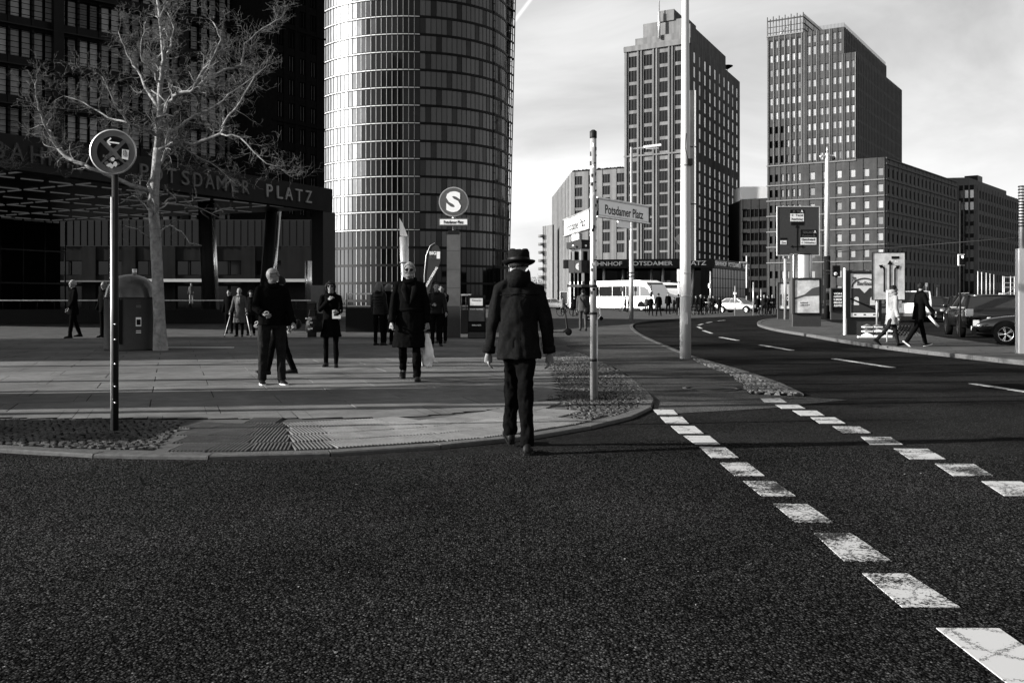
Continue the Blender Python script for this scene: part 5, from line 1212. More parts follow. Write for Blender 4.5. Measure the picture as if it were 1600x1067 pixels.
# scaffold
Zf = 90; c = XZ(1567, Zf); k = Zf / FPX; t = thing('scaffold', 'bright tubular scaffold frame at the right edge behind the black car', 'scaffold', (c.x, c.y, 0))
for x in (0, 9, 19, 25): mb = MB(); mb.tube([(x * k, (x % 2) * .8, 0), (x * k, (x % 2) * .8, 3.4)], .04, 6, 'mullion_light'); part('upright', mb, t)
for z in (3.3, 2.8, 2.4, 1.6): mb = MB(); mb.bar((0, 0, z), (25 * k, 0, z), .06, .06, 'mullion_light'); part('ledger', mb, t)
mb = MB(); mb.bar((0, 0, 1.6), (19 * k, 0, 2.4), .04, .04, 'steel_galv'); part('brace', mb, t)
# row of illuminated flagpoles against the grid block
for i, px in enumerate((1528, 1534, 1541, 1547, 1553)):
    mast('flag_mast', 'pale flagpole, number %s of five from the left, before the grid block' % ('one', 'two', 'three', 'four', 'five')[i], 'flagpole', px, 478, 424 + i * 1.2, 1.6 - .15 * i, 'mullion_light', group='flagpoles before the grid block')
# ================================================================ bare tree
g = G(251, 548); t = thing('bare_tree', 'bare pale-barked plane tree with knotted crooked limbs beside the round container', 'tree', (g.x, g.y, .05)); TB = g.copy(); TZ = g.y
def tp(px, py, dz=0): q = W(px, py, TZ + dz); return Vector((q.x - TB.x, q.y - TB.y, q.z - .05))
mb = MB()
trunk = [tp(251, 548), tp(249, 500), tp(246, 430), tp(243, 370), tp(240, 330), tp(241, 300), tp(244, 262), tp(246, 232)]
mb.tube([trunk[0] + Vector((0, 0, -.02))] + trunk, [.23, .19, .145, .14, .14, .13, .12, .11, .10], 12, 'bark'); 
part('trunk', mb, t)
lb = MB(); tw = MB()
def wiggly(p, q, n, amp):
    out = [p]
    for i in range(1, n): out.append(p.lerp(q, i / n) + Vector((R.gauss(0, amp), R.gauss(0, amp), R.gauss(0, amp * .7))))
    return out + [q]
def twig(p, d, L, r, depth):
    n = 4; pts = [p]; cur = d.copy()
    for i in range(n):
        cur = (cur + Vector((R.gauss(0, .42), R.gauss(0, .42), R.gauss(0, .34)))).normalized()
        pts.append(pts[-1] + cur * L / n)
    rs = [r * (1 - .6 * i / n) for i in range(n + 1)]
    (tw).tube(pts, rs, 4 if r < .01 else 6, 'twig' if r < .012 else 'bark', caps=False)
    if depth <= 0: return
    for i in range(1, n + 1):
        for _ in range(2 if i > 1 else 1):
            if R.random() < .66:
                nd = (cur + Vector((R.uniform(-1, 1), R.uniform(-1, 1), R.uniform(-.6, 1.0))) * .95).normalized()
                twig(pts[i], nd, L * R.uniform(.45, .75), max(rs[i] * .55, .0032), depth - 1)
def limb(pts, r0, r1, kids=3, depth=2, klen=.62):
    P = [tp(*p) for p in pts]; Q = []
    for a, b in zip(P, P[1:]): Q += wiggly(a, b, 3, .022)[:-1]
    Q.append(P[-1]); n = len(Q); rs = [r0 + (r1 - r0) * i / (n - 1) * 1.0 for i in range(n)]
    rs = [r * R.uniform(.66, .9) for r in rs]
    lb.tube(Q, rs, 8, 'bark')
    for i in range(2, n):
        for _ in range(kids):
            if R.random() < .75:
                d0 = (Q[i] - Q[i - 1]).normalized(); nd = (d0 * .6 + Vector((R.uniform(-1, 1), R.uniform(-1, 1), R.uniform(-.7, 1)))).normalized()
                twig(Q[i], nd, klen * R.uniform(.5, 1.1), max(rs[i] * .38, .007), depth)
limb([(246, 232), (249, 190), (251, 130), (256, 95), (252, 50), (246, 0, .2), (243, -60, .3)], .115, .03, 3, 2)
limb([(246, 235), (262, 228), (278, 224), (302, 226), (345, 209, -.4), (352, 190, -.5), (375, 160, -.8), (398, 120, -1)], .08, .018, 3, 2)
limb([(250, 182), (266, 160, -.2), (278, 147, -.3), (302, 141, -.4), (316, 112, -.6), (330, 95, -.8), (346, 62, -1), (333, 35, -1)], .085, .018, 3, 2)
limb([(303, 140, -.4), (330, 118, .3), (355, 108, .6), (377, 102, .8), (382, 68, 1), (410, 45, 1), (440, 28, 1.1)], .05, .014, 3, 2)
limb([(246, 262), (256, 245, .4), (263, 210, .9), (290, 190, 1.2), (330, 170, 1.6), (372, 138, 2), (415, 105, 2)], .06, .014, 3, 2)
limb([(248, 215), (236, 206, -.4), (215, 200, -.9), (200, 192, -1.4), (180, 165, -1.9), (160, 120, -2.2)], .06, .014, 3, 2)
limb([(133, 258, -1), (112, 250, -.9), (92, 234, -.8), (75, 205, -.8), (65, 180, -.9), (56, 150, -1), (58, 125, -1)], .07, .014, 3, 2)
limb([(240, 300), (205, 290, -.6), (165, 272, -.9), (133, 258, -1)], .075, .06, 1, 2)
limb([(250, 170), (228, 140, .5), (215, 110, .9), (198, 85, 1.2), (185, 50, 1.4)], .055, .012, 3, 2)
limb([(251, 130), (236, 108, -.5), (222, 95, -.8), (222, 60, -1), (230, 30, -1.2)], .045, .012, 3, 2)
limb([(252, 100), (268, 70, .4), (272, 45, .6), (262, 20, .8)], .04, .012, 3, 2)
limb([(244, 262), (232, 286, -.3), (236, 305, -.5), (232, 318, -.4), (241, 334, -.1)], .05, .06, 1, 2, .5)
limb([(247, 374), (258, 356, -.3), (265, 352, -.4), (284, 362, -.5), (296, 380, -.6), (315, 384, -.7)], .03, .012, 1, 1, .4)
limb([(242, 330), (262, 318, .5), (300, 322, .9), (342, 340, 1.2)], .03, .01, 2, 1, .5)
limb([(241, 340), (225, 318, .5), (208, 306, .9), (188, 318, 1.2)], .03, .01, 2, 1, .6)
limb([(234, 372), (215, 358, -.4), (195, 352, -.6)], .022, .01, 1, 1, .4)
limb([(200, 192, -1.4), (170, 185, -1), (130, 160, -.6), (100, 150, -.4)], .035, .01, 3, 2)
limb([(345, 209, -.4), (375, 215, -.8), (410, 250, -1), (440, 265, -1)], .03, .01, 3, 2, .6)
limb([(263, 210, .9), (300, 240, 1.4), (340, 262, 1.8), (370, 290, 2)], .03, .01, 3, 2, .6)
part('limbs', lb, t); part('crown', tw, t)
for i, (x, y, a, sc_, lb_) in enumerate(((-12.5, 14.9, 1.1, .95, 'nearest of the unseen bare trees added at left for their shadows'), (-15, 18.3, 2.6, 1.05, 'second of the unseen bare trees added at left for their shadows'), (-11.0, 12.1, 4.1, .7, 'smallest of the unseen bare trees added at left for their shadows'), (-17, 25, .4, 1.1, 'furthest of the unseen bare trees added at left for their shadows'))):
    c2 = copy_tree(t); c2.location = (x, y, .05); c2.rotation_euler = (0, 0, a); c2.scale = (sc_,) * 3; c2['label'] = lb_; c2['group'] = 'added unseen bare trees left of the picture'  # unseen tree copies, added for shadow streaks over plaza and road
# low edging stone of the tree pit
mb = MB(); q = G(300, 544); mb.box((-.9, -.05, 0), (1.1, .06, .035), 'mullion_light'); pe = part('pit_edging', mb); pe.location = (q.x, q.y, .05); pe['kind'] = 'structure'
# ---- distant hazy trees at the end of the street
for i, (px, Z, h_, r_) in enumerate(((832, 420, 11, 5), (846, 460, 13, 6), (822, 480, 10, 5))):
    c = XZ(px, Z); t = thing('distant_tree', ('small bare tree left of the balcony block', 'bare tree right beside the balcony block', 'furthest bare tree behind the hat')[i], 'tree', (c.x, c.y, 0), group='bare trees at the end of the street')
    mb = MB(); mb.tube([(0, 0, 0), (0, 0, h_ * .5)], .3, 6, 'hedge'); part('trunk', mb, t)
    mb = MB()
    for k in range(900):
        a = Vector((R.gauss(0, 1), R.gauss(0, 1), R.gauss(0, 1))).normalized() * R.random() ** .4 * r_; p = Vector((a.x, a.y, h_ * .62 + a.z * .75)); d_ = Vector((R.uniform(-1, 1), R.uniform(-1, 1), R.uniform(-1, 1))) * .7
        mb.add([p, p + d_, p + d_ + Vector((.12, 0, .1))], [(0, 1, 2)], 'facade_mid')
    part('crown', mb, t)
# ================================================================ people
def realise(o, vox, smooth=4, disp=0, ds=.12, seed=0):
    m = o.modifiers.new('r', 'REMESH'); m.mode = 'VOXEL'; m.voxel_size = vox; m.use_smooth_shade = True
    if smooth: q = o.modifiers.new('s', 'SMOOTH'); q.iterations = smooth; q.factor = .5
    dg = bpy.context.evaluated_depsgraph_get(); me = bpy.data.meshes.new_from_object(o.evaluated_get(dg)); o.modifiers.clear(); mats = [m_ for m_ in o.data.materials]; nm = o.data.name; o.data = me; me.name = nm
    me.materials.clear()
    for m_ in mats: me.materials.append(m_)
    import numpy as np
    if disp:
        from mathutils import noise
        n = len(me.vertices); co = np.empty(n * 3); me.vertices.foreach_get('co', co); no = np.empty(n * 3); me.vertices.foreach_get('normal', no); co = co.reshape(-1, 3); no = no.reshape(-1, 3)
        for i in range(n):
            p = Vector(co[i]); v = p / ds; k = noise.noise(Vector((v.x + seed, v.y, v.z * .42))) + .5 * noise.noise(Vector((v.x * 2.1, v.y * 2.1 + seed, v.z * 1.3)))
            co[i] += no[i] * k * disp
        me.vertices.foreach_set('co', co.ravel()); me.update()
    me.polygons.foreach_set('use_smooth', [True] * len(me.polygons)); me.update()
def lerpv(a, b, t): return a + (b - a) * t
def hand(mb, wr, d, side, s=1.0, curl=.5, palm_n=None, m='skin'):
    """wr wrist, d direction of the hand, palm facing the thigh; fingers curl towards the palm side"""
    d = d.normalized(); n_ = (palm_n or Vector((-side, 0, 0))); n_ = (n_ - d * n_.dot(d)).normalized(); w_ = d.cross(n_)       # w_: across the knuckles
    if w_.y < 0: w_ = -w_      # thumb side towards the front
    P = lambda a, b, c: wr + d * a * s + w_ * b * s + n_ * c * s
    mb.tube([P(-.03, 0, 0), P(.0, 0, 0), P(.045, .003, .004), P(.085, .003, .006)], [(.024 * s, .022 * s), (.026 * s, .02 * s), (.038 * s, .017 * s), (.038 * s, .014 * s)], 10, m)
    for k, (off, ln) in enumerate(((.030, .072), (.010, .08), (-.011, .074), (-.031, .058))):
        q = [P(.075, off, .004)]; a = curl * .35; pos = q[0]
        for seg, f in enumerate((.45, .32, .23)):
            a += curl * (.55 + .05 * k); dd = d * math.cos(a) + n_ * math.sin(a); pos = pos + dd * ln * f * s; q.append(pos)
        mb.tube(q, [.0098 * s, .0093 * s, .0085 * s, .0065 * s], 7, m)
    q = [P(.015, .03, .004), P(.045, .052, .016), P(.07, .056, .03), P(.088, .05, .04)]; mb.tube(q, [.014 * s, .012 * s, .0105 * s, .008 * s], 7, m)
def fk(o, L1, L2, a1, a2, out=0, side=1, twist=0):
    """a1 forward swing of first bone, a2 additional forward swing of the second (deg)"""
    a = rad(a1); b = rad(a1 + a2); oo = rad(out) * side
    d1 = Vector((math.sin(oo), math.sin(a) * math.cos(oo), -math.cos(a) * math.cos(oo))); oo2 = oo * .6 + rad(twist) * -side
    d2 = Vector((math.sin(oo2), math.sin(b) * math.cos(oo2), -math.cos(b) * math.cos(oo2)))
    return o + d1 * L1, o + d1 * L1 + d2 * L2, d2
def person(label, loc, face, H=1.78, lean=0, legs=((0, 0), (0, 0)), arms=((5, 12, 6, 0), (5, 12, 6, 0)), head=(0, 0, 0), top='coat', topm='cloth_coat', hem=.78, legm='cloth_black', shoem='leather', solem=None,
           hair='hair_grey', hairstyle='short', build=1.0, vox=.011, hat=None, glasses=None, hood=None, collar=True, belt=False, flare=0.0, curl=.45, legw=1.0, group=None, skirt=False, seed=1, scarf=None, backpack=False, hands=True, puffer=False, disp=.010, bald=False, stance=1.0, beard=None):
    s = H / 1.78
    t = thing('person', label, 'person', loc, rad(face), group)
    hipz, kneeL, shinL, upL, foL = .93 * s, .44 * s, .43 * s, .30 * s, .27 * s
    J = {}
    for i, sd in enumerate((-1, 1)):      # index 0 = own left (x<0), facing +Y
        hp_ = Vector((sd * .092 * s * stance, 0, hipz)); kn, an, d2 = fk(hp_, kneeL, shinL, legs[i][0], -legs[i][1], 2 * stance, sd)
        J['hip', sd], J['knee', sd], J['ank', sd], J['shin', sd] = hp_, kn, an, d2
    low = min(J['ank', sd].z - (.075 * s if legs[i][1] < 25 else .11 * s) for i, sd in enumerate((-1, 1)))
    lift = -low
    for k in list(J):
        if k[0] != 'shin': J[k] = J[k] + Vector((0, 0, lift))
    hz = hipz + lift
    ln = rad(lean); up = Vector((0, math.sin(ln), math.cos(ln)))
    def T(h, x=0, y=0): return Vector((x, y, hz)) + up * h         # torso point h above the hip joint
    shz = .487 * s; neck = T(.565 * s); hd = neck + up * .035 * s
    for i, sd in enumerate((-1, 1)):
        sh = T(shz, sd * .176 * s * build); el, wr, d2 = fk(sh, upL, foL, arms[i][0], arms[i][1], arms[i][2], sd, arms[i][3]); J['sh', sd], J['el', sd], J['wr', sd], J['fo', sd] = sh, el, wr, d2
    # --- body: one continuous skin
    mb = MB()
    hy, hp2, hr = head; Rh = (Euler((rad(-hp2), rad(hr), rad(hy))).to_matrix()).to_4x4(); hc = hd + up * .105 * s + Vector((0, .015 * s, 0))
    Hh = lambda x, y, z: hc + Rh @ Vector((x * s, y * s, z * s))
    mb.ell(hc, (.074 * s, .095 * s, .100 * s), 'skin', 20, 14, Rh)
    mb.ell(Hh(0, .022, -.055), (.056 * s, .066 * s, .064 * s), 'skin', 16, 10, Rh)           # jaw
    mb.ell(Hh(0, .066, -.093), (.026 * s, .02 * s, .018 * s), 'skin', 10, 8, Rh)               # chin
    mb.tube([Hh(0, .088, .018), Hh(0, .108, -.018), Hh(0, .100, -.034)], [.009 * s, .014 * s, .012 * s], 8, 'skin')     # nose
    for sx in (-1, 1):
        mb.ell(Hh(sx * .079, .0, -.008), (.011 * s, .019 * s, .032 * s), 'skin', 8, 6, Rh); mb.ell(Hh(sx * .036, .066, -.028), (.022 * s, .018 * s, .018 * s), 'skin', 8, 6, Rh); mb.ell(Hh(sx * .03, .083, .028), (.025 * s, .01 * s, .008 * s), 'skin', 8, 6, Rh)
    mb.ell(Hh(0, .086, -.058), (.024 * s, .010 * s, .006 * s), 'skin', 8, 6, Rh)
    mb.tube([T(.50 * s), neck, hd + up * .04 * s], [.065 * s, .058 * s, .055 * s], 14, 'skin')
    mb.loft([(0, 0, 0, .14 * s, .10 * s)] and [(T(h * s).x, T(h * s).y, T(h * s).z, rx * s * build, ry * s * build) for h, rx, ry in ((-.09, .13, .09), (0, .15, .105), (.14, .125, .092), (.34, .145, .10), (.47, .14, .09), (.55, .07, .06))], 'skin')
    for i, sd in enumerate((-1, 1)):
        mb.tube([J['sh', sd], J['el', sd], J['wr', sd]], [.045 * s, .036 * s, .024 * s], 10, 'skin')
        if hands: hand(mb, J['wr', sd] + J['fo', sd] * .012, J['fo', sd], sd, s, curl if not isinstance(curl, tuple) else curl[i])
        mb.tube([J['hip', sd] + Vector((0, 0, -.0)), J['knee', sd], J['ank', sd]], [.055 * s, .034 * s, .026 * s], 10, 'skin')
        mb.ell(J['ank', sd] + Vector((0, .03 * s, -.04 * s)), (.024 * s, .06 * s, .018 * s), 'skin', 10, 6)
    o = part('body', mb, t); realise(o, min(vox, .008) if vox < .02 else vox, 1)
    # --- eyes (small dark inserts), mouth line
    if vox < .02 and not hat == 'back':
        for sx in (-1, 1): mb = MB(); mb.ell(Hh(sx * .031, .0865, .004), (.013 * s, .008 * s, .0055 * s), 'ink', 8, 6, Rh); part('eye', mb, t)
        mb = MB(); mb.ell(Hh(0, .0945, -.0575), (.022 * s, .004 * s, .0022 * s), 'leather', 8, 5, Rh); part('mouth', mb, t)
    # --- hair
    if not bald:
        mb = MB(); m_ = hair
        def cap(r, zoff, yoff, kk=1.0):
            rings = []
            for i in range(9):
                th = PI * .5 * i / 8 * 1.25; rg = []
                for j in range(18):
                    a = 2 * PI * j / 18; frontness = max(0, math.sin(a)); cut = th * (1 - .60 * frontness ** .7)
                    v = Vector((math.cos(a) * math.sin(cut) * .083, math.sin(a) * math.sin(cut) * .104 - .006, math.cos(cut) * .112 + .004)) * r
                    rg.append(Hh(v.x, v.y + yoff, v.z + zoff))
                rings.append(rg)
            return rings
        mb.rings(cap(1.07, 0, -.006), m_, True)
        if hairstyle == 'long': mb.tube([Hh(0, -.04, .05), Hh(0, -.07, -.04), Hh(0, -.06, -.14), Hh(.0, -.05, -.24)], [(.08 * s, .06 * s), (.095 * s, .06 * s), (.10 * s, .045 * s), (.06 * s, .03 * s)], 12, m_); [mb.tube([Hh(sx * .07, .02, .05), Hh(sx * .09, .02, -.05), Hh(sx * .09, .03, -.17)], [.03 * s, .032 * s, .018 * s], 8, m_) for sx in (-1, 1)]
        if hairstyle == 'bob': mb.tube([Hh(0, -.03, .06), Hh(0, -.05, -.02), Hh(0, -.05, -.1)], [(.08 * s, .06 * s), (.10 * s, .065 * s), (.09 * s, .05 * s)], 12, m_); [mb.tube([Hh(sx * .06, .05, .07), Hh(sx * .085, .03, -.0), Hh(sx * .08, .03, -.09)], [.025 * s, .03 * s, .02 * s], 8, m_) for sx in (-1, 1)]; mb.tube([Hh(-.05, .085, .06), Hh(0, .095, .055), Hh(.05, .085, .06)], [.02 * s, .02 * s, .02 * s], 8, m_)
        o = part('hair', mb, t)
        if vox < .02: realise(o, .007, 1, .006, .03)
    if beard: mb = MB(); mb.ell(Hh(0, .045, -.078), (.058 * s, .055 * s, .035 * s), beard, 12, 8, Rh); part('beard', mb, t)
    # --- trousers
    mb = MB()
    mb.loft([(0, 0, hz + h * s, rx * s * build, ry * s * build) for h, rx, ry in ((-.10, .14, .105), (-.02, .168, .122), (.08, .16, .115), (.15, .15, .11))], legm)
    for sd in (-1, 1):
        a, b, c = J['hip', sd] + Vector((0, 0, -.02 * s)), J['knee', sd], J['ank', sd]
        mb.tube([a, lerpv(a, b, .5), b, lerpv(b, c, .45), lerpv(b, c, .93), lerpv(b, c, 1.02)], [r * s * legw for r in (.092, .082, .064, .062, .056, .054)], 14, legm)
    o = part('trousers', mb, t); realise(o, vox, 2, disp, .075, seed)
    # --- shoes
    for i, sd in enumerate((-1, 1)):
        an = J['ank', sd]; pitch = 0
        fwd = Vector((sd * .12, 1, 0)).normalized()
        shin_tilt = math.atan2(-(J['shin', sd].y), -J['shin', sd].z)
        if legs[i][1] > 25 or (an.z > .13 * s): fwd = (fwd + Vector((0, 0, -.75))).normalized()
        elif legs[i][0] > 12 and legs[i][1] < 12: fwd = (fwd + Vector((0, 0, .25))).normalized()
        u = Vector((0, 0, 1)); x = fwd.cross(u).normalized(); z = x.cross(fwd)
        Q = lambda a, b, c: an + fwd * a * s + x * b * s + z * c * s
        mb = MB(); rings = []
        for a, w_, h_ in ((-.075, .02, .03), (-.065, .034, .075), (-.02, .038, .10), (.04, .041, .075), (.11, .047, .05), (.165, .042, .038), (.195, .022, .025)):
            rings.append([Q(a, math.cos(2 * PI * k / 12) * w_, -.075 + h_ / 2 + .008 + math.sin(2 * PI * k / 12) * h_ / 2) for k in range(12)])
        mb.rings(rings, shoem); sh_ = part('shoe', mb, t)
        mb = MB(); rings = []
        for a, w_ in ((-.08, .022), (-.065, .037), (.0, .038), (.06, .042), (.12, .049), (.17, .043), (.2, .02)): rings.append([Q(a, -w_, -.075), Q(a, w_, -.075), Q(a, w_, -.055), Q(a, -w_, -.055)])
        mb.rings(rings, solem or 'ink', smooth=False); part('sole', mb, sh_)
    # --- upper garment
    mb = MB(); hemh = hem * s - hz
    S_ = [(.575, .06, .058), (.55, .095, .074), (.52, .14, .09), (.47, .175, .106), (.38, .186, .124), (.2, .168, .122), (.06, .178, .132), (-.05, .192, .142)]
    hr_ = hemh / s
    if hr_ < -.25: S_ += [(-.2, .198 + flare * .3, .148 + flare * .3), (hr_, .205 + flare, .155 + flare)]
    elif hr_ < -.055: S_ += [(hr_, .196 + flare, .147 + flare)]
    mb.loft([(T(h * s).x, T(h * s).y if h > 0 else 0, T(h * s).z if h > 0 else hz + h * s, rx * s * build, ry * s * build) for h, rx, ry in reversed(S_)], topm, 28)
    for sd in (-1, 1):
        a, b, c = J['sh', sd], J['el', sd], J['wr', sd]
        inn = T(.522 * s, sd * .065 * s)
        mb.tube([inn, a + Vector((0, 0, -.005)), lerpv(a, b, .5), b, lerpv(b, c, .5), lerpv(b, c, .97)], [r * s * (1.12 if puffer else 1) for r in (.046, .060, .061, .056, .052, .046)], 14, topm)
    o = part(top, mb, t); realise(o, vox, 2, disp * (1.3 if puffer else 1), .11, seed + 5)
    if puffer:
        mb = MB()
        for h in (.42, .34, .26, .18, .10, .02): c_ = T(h * s); mb.loft([(c_.x, c_.y, c_.z + dz * s, rr * s * build, rr * .68 * s * build) for dz, rr in ((-.035, .17), (0, .205), (.035, .17))], topm, 20)
        part('quilting', mb, t)
    if collar:
        mb = MB(); c_ = T(.535 * s); n_ = 18; vs = []
        for k in range(n_):
            a = 2 * PI * k / n_; fr = max(0, math.sin(a)); r0 = (.072 if hat else .078); r1 = (.084 if hat else .09); hh = (.112 if hat else .07) * (1 - .75 * fr)
            for rr, z_ in ((r0, -.02), (r1 - .002, hh * (1 + .12 * math.sin(3 * a + 1))), (r1 + .016, hh * .86), (r0 + .042, -.035)): vs.append(c_ + Vector((math.cos(a) * rr * s, math.sin(a) * rr * s * .95, z_ * s)))
        mb.add(vs, [(4 * k + q, 4 * ((k + 1) % n_) + q, 4 * ((k + 1) % n_) + (q + 1) % 4, 4 * k + (q + 1) % 4) for k in range(n_) for q in range(4)], topm, True); part('collar', mb, t)
    if top == 'coat' or top == 'jacket':
        for sd in (-1, 1):
            c = lerpv(J['el', sd], J['wr', sd], .93); d_ = J['fo', sd]; mb = MB(); mb.tube([c - d_ * .035 * s, c + d_ * .02 * s], [.056 * s, .056 * s], 14, topm); part('cuff', mb, t)
    if belt: mb = MB(); c_ = T(.12 * s); mb.loft([(c_.x, c_.y, c_.z + z_ * s, .186 * s * build, .138 * s * build) for z_ in (-.025, .025)], topm, 28); mb.box((-.04 * s, .125 * s, c_.z - .03), (.04 * s, .15 * s, c_.z + .03), 'leather'); part('belt', mb, t)
    if skirt: mb = MB(); mb.loft([(0, 0, hz - .1 * s, .18 * s, .14 * s), (0, .0, hz - .42 * s, .205 * s, .17 * s)], skirt, 24); part('skirt', mb, t)
    if scarf: mb = MB(); c_ = T(.53 * s); mb.loft([(c_.x, c_.y, c_.z + z_ * s, r_ * s, r_ * .9 * s) for z_, r_ in ((-.02, .08), (.01, .105), (.05, .10), (.07, .07))], scarf, 18); mb.tube([T(.5 * s, .03, .10 * s), T(.38 * s, .03, .135 * s), T(.2 * s, .02, .145 * s)], [(.03, .015)] * 3, 8, scarf); mb.tube([T(.5 * s, -.03, .10 * s), T(.4 * s, -.03, .135 * s), T(.26 * s, -.04, .145 * s)], [(.03, .015)] * 3, 8, scarf); part('scarf', mb, t)
    if glasses:
        mb = MB()
        for sx in (-1, 1):
            if glasses == 'dark': mb.ell(Hh(sx * .033, .094, .004), (.03 * s, .009 * s, .021 * s), 'ink', 12, 8, Rh)
            else: mb.tube([Hh(sx * .033 + math.cos(a) * .026, .098, .004 + math.sin(a) * .018) for a in [2 * PI * k / 12 for k in range(13)]], .0025 * s, 4, 'ink')
            mb.tube([Hh(sx * .06, .085, .01), Hh(sx * .082, .0, .008)], .003 * s, 5, 'ink')
        mb.tube([Hh(-.01, .1, .008), Hh(.01, .1, .008)], .003 * s, 5, 'ink'); part('glasses', mb, t)
    if hat:
        mb = MB(); P_ = []
        prof = [(r_, z_ - .042) for r_, z_ in [(.125, .042), (.143, .040), (.146, .046), (.12, .05), (.098, .056), (.097, .09), (.094, .14), (.082, .165), (.05, .168), (.01, .155)]]
        mb.rings([[Hh(math.cos(2 * PI * k / 28) * r * 1.0, math.sin(2 * PI * k / 28) * r * (1.14 if r < .119 else 1.10) - .008, z_ + (.016 * abs(math.cos(2 * PI * k / 28)) ** 2 if r > .14 else 0) - (.012 * math.sin(2 * PI * k / 28) if r > .14 else 0) - (.03 * max(0, math.cos(4 * PI * k / 28 + PI)) if z_ > .12 else 0)) for k in range(28)] for r, z_ in [(.09, -.01)] + prof], 'cloth_coat'); part('hat', mb, t)
        mb = MB(); mb.rings([[Hh(math.cos(2 * PI * k / 28) * r, math.sin(2 * PI * k / 28) * r * 1.14 - .008, z_ - .042) for k in range(28)] for r, z_ in ((.0985, .058), (.1005, .06), (.0995, .086), (.097, .088))], 'ink'); part('hat_band', mb, t)
    if hood:
        mb = MB(); mb.tube([Hh(-.06, -.06, -.11), Hh(-.03, -.10, -.07), Hh(.03, -.10, -.07), Hh(.06, -.06, -.11)], [.05 * s, .075 * s, .075 * s, .05 * s], 12, topm); mb.ell(Hh(0, -.05, -.06), (.11 * s, .10 * s, .09 * s), topm, 14, 10, Rh); mb.ell(Hh(0, .0, -.11), (.115 * s, .105 * s, .05 * s), topm, 14, 8, Rh)
        o = part('hood', mb, t); realise(o, .014, 2, .012, .06)
    if backpack:
        mb = MB(); mb.tube([T(.52 * s, -.12, -.05), T(.4 * s, -.11, -.145), T(.2 * s, .05, -.15), T(.0, .17, -.10)], [(.02, .008)] * 4, 6, 'ink'); mb.tube([T(.52 * s, .12, -.05), T(.42 * s, .11, -.145), T(.3 * s, .11, -.15)], [(.018, .008)] * 3, 6, 'ink'); part('strap', mb, t)
    t['J'] = 0; del t['J']
    return t, J, dict(s=s, hz=hz, T=T, Hh=Hh)
def at_world(t, v): return Matrix.Translation(t.location) @ Euler(t.rotation_euler).to_matrix().to_4x4() @ v
def gp2(px, py, z=.05): p = G(px, py, z); return (p.x, p.y, z)
# 1 man in the hat, walking away onto the crossing
t, J, A = person('man in a dark hat and short dark coat seen from behind, stepping across the kerb', gp2(811, 704, .02), 3, 1.80, lean=3, stance=.5, legs=((23, 3), (-12, 4)), arms=((2, 10, 13, 2), (-4, 12, 14, 2)), head=(0, 6, 0), topm='cloth_coat', hem=.80, hair='hair_dark', hat='back', build=.94, vox=.010, flare=.008, disp=.02, seed=3, curl=(.5, .55), legw=1.02)
o = bpy.data.objects
mb = MB(); s = A['s']; T = A['T']      # back seam, hem vent, cuff straps
mb.tube([T(.46 * s, 0, -.118 * s), T(.3 * s, 0, -.128 * s), T(.1 * s, 0, -.140 * s), T(-.02 * s, .0, -.152 * s), Vector((0, -.168, .82))], [(.0022, .0022)] * 5, 6, 'cloth_black'); mb.tube([T(.43 * s, -.17, -.08), T(.44 * s, 0, -.122 * s), T(.43 * s, .17, -.08)], [(.004, .004)] * 3, 6, 'cloth_black'); part('seam', mb, t)
# 2 bearded man in the long coat
t, J, A = person('grey-haired man in sunglasses and a long dark belted coat walking towards the camera', gp2(640, 595), 183, 1.90, lean=2, legs=((10, 6), (-14, 22)), arms=((-6, 14, 9, 0), (6, 10, 8, 0)), head=(0, 0, 0), topm='cloth_black', hem=.50, hair='hair_grey', glasses='dark', belt=True, build=1.08, vox=.012, flare=.03, seed=9, curl=.9, beard='hair_grey', disp=.016)
mb = MB(); T = A['T']; s = A['s']
for sx in (-1, 1): mb.tube([T(.53 * s, sx * .07, .07), T(.42 * s, sx * .085, .135 * s), T(.3 * s, sx * .05, .142 * s), T(.2 * s, sx * .01, .14 * s)], [(.03, .008), (.045, .008), (.03, .008), (.01, .006)], 8, 'cloth_coat')
part('lapel', mb, t)
wl = at_world(t, J['wr', -1]); tb = thing('carrier_bag', 'pale crumpled carrier bag held by the man in the long coat', 'bag', (wl.x, wl.y, 0.28))
mb = MB(); mb.tube([(0, 0, .52), (.0, .0, .36), (.02, .0, .16), (0, 0, .0)], [(.02, .02), (.07, .035), (.10, .06), (.085, .05)], 12, 'poster_pale'); o_ = part('bag', mb, tb); realise(o_, .012, 1, .02, .06)
# 3 bald man
t, J, A = person('bald man with glasses in a dark jacket and jeans, standing and looking to the right', gp2(425, 601), 206, 1.80, legs=((5, 2), (-3, 3)), arms=((6, 32, 9, 0), (14, 58, 14, 24)), head=(52, -6, 0), top='jacket', topm='cloth_black', hem=.90, legm='cloth_denim', shoem='ink', solem='sole_white', bald=True, glasses='clear', build=1.12, vox=.011, seed=14, curl=.8, stance=1.15, legw=1.12)
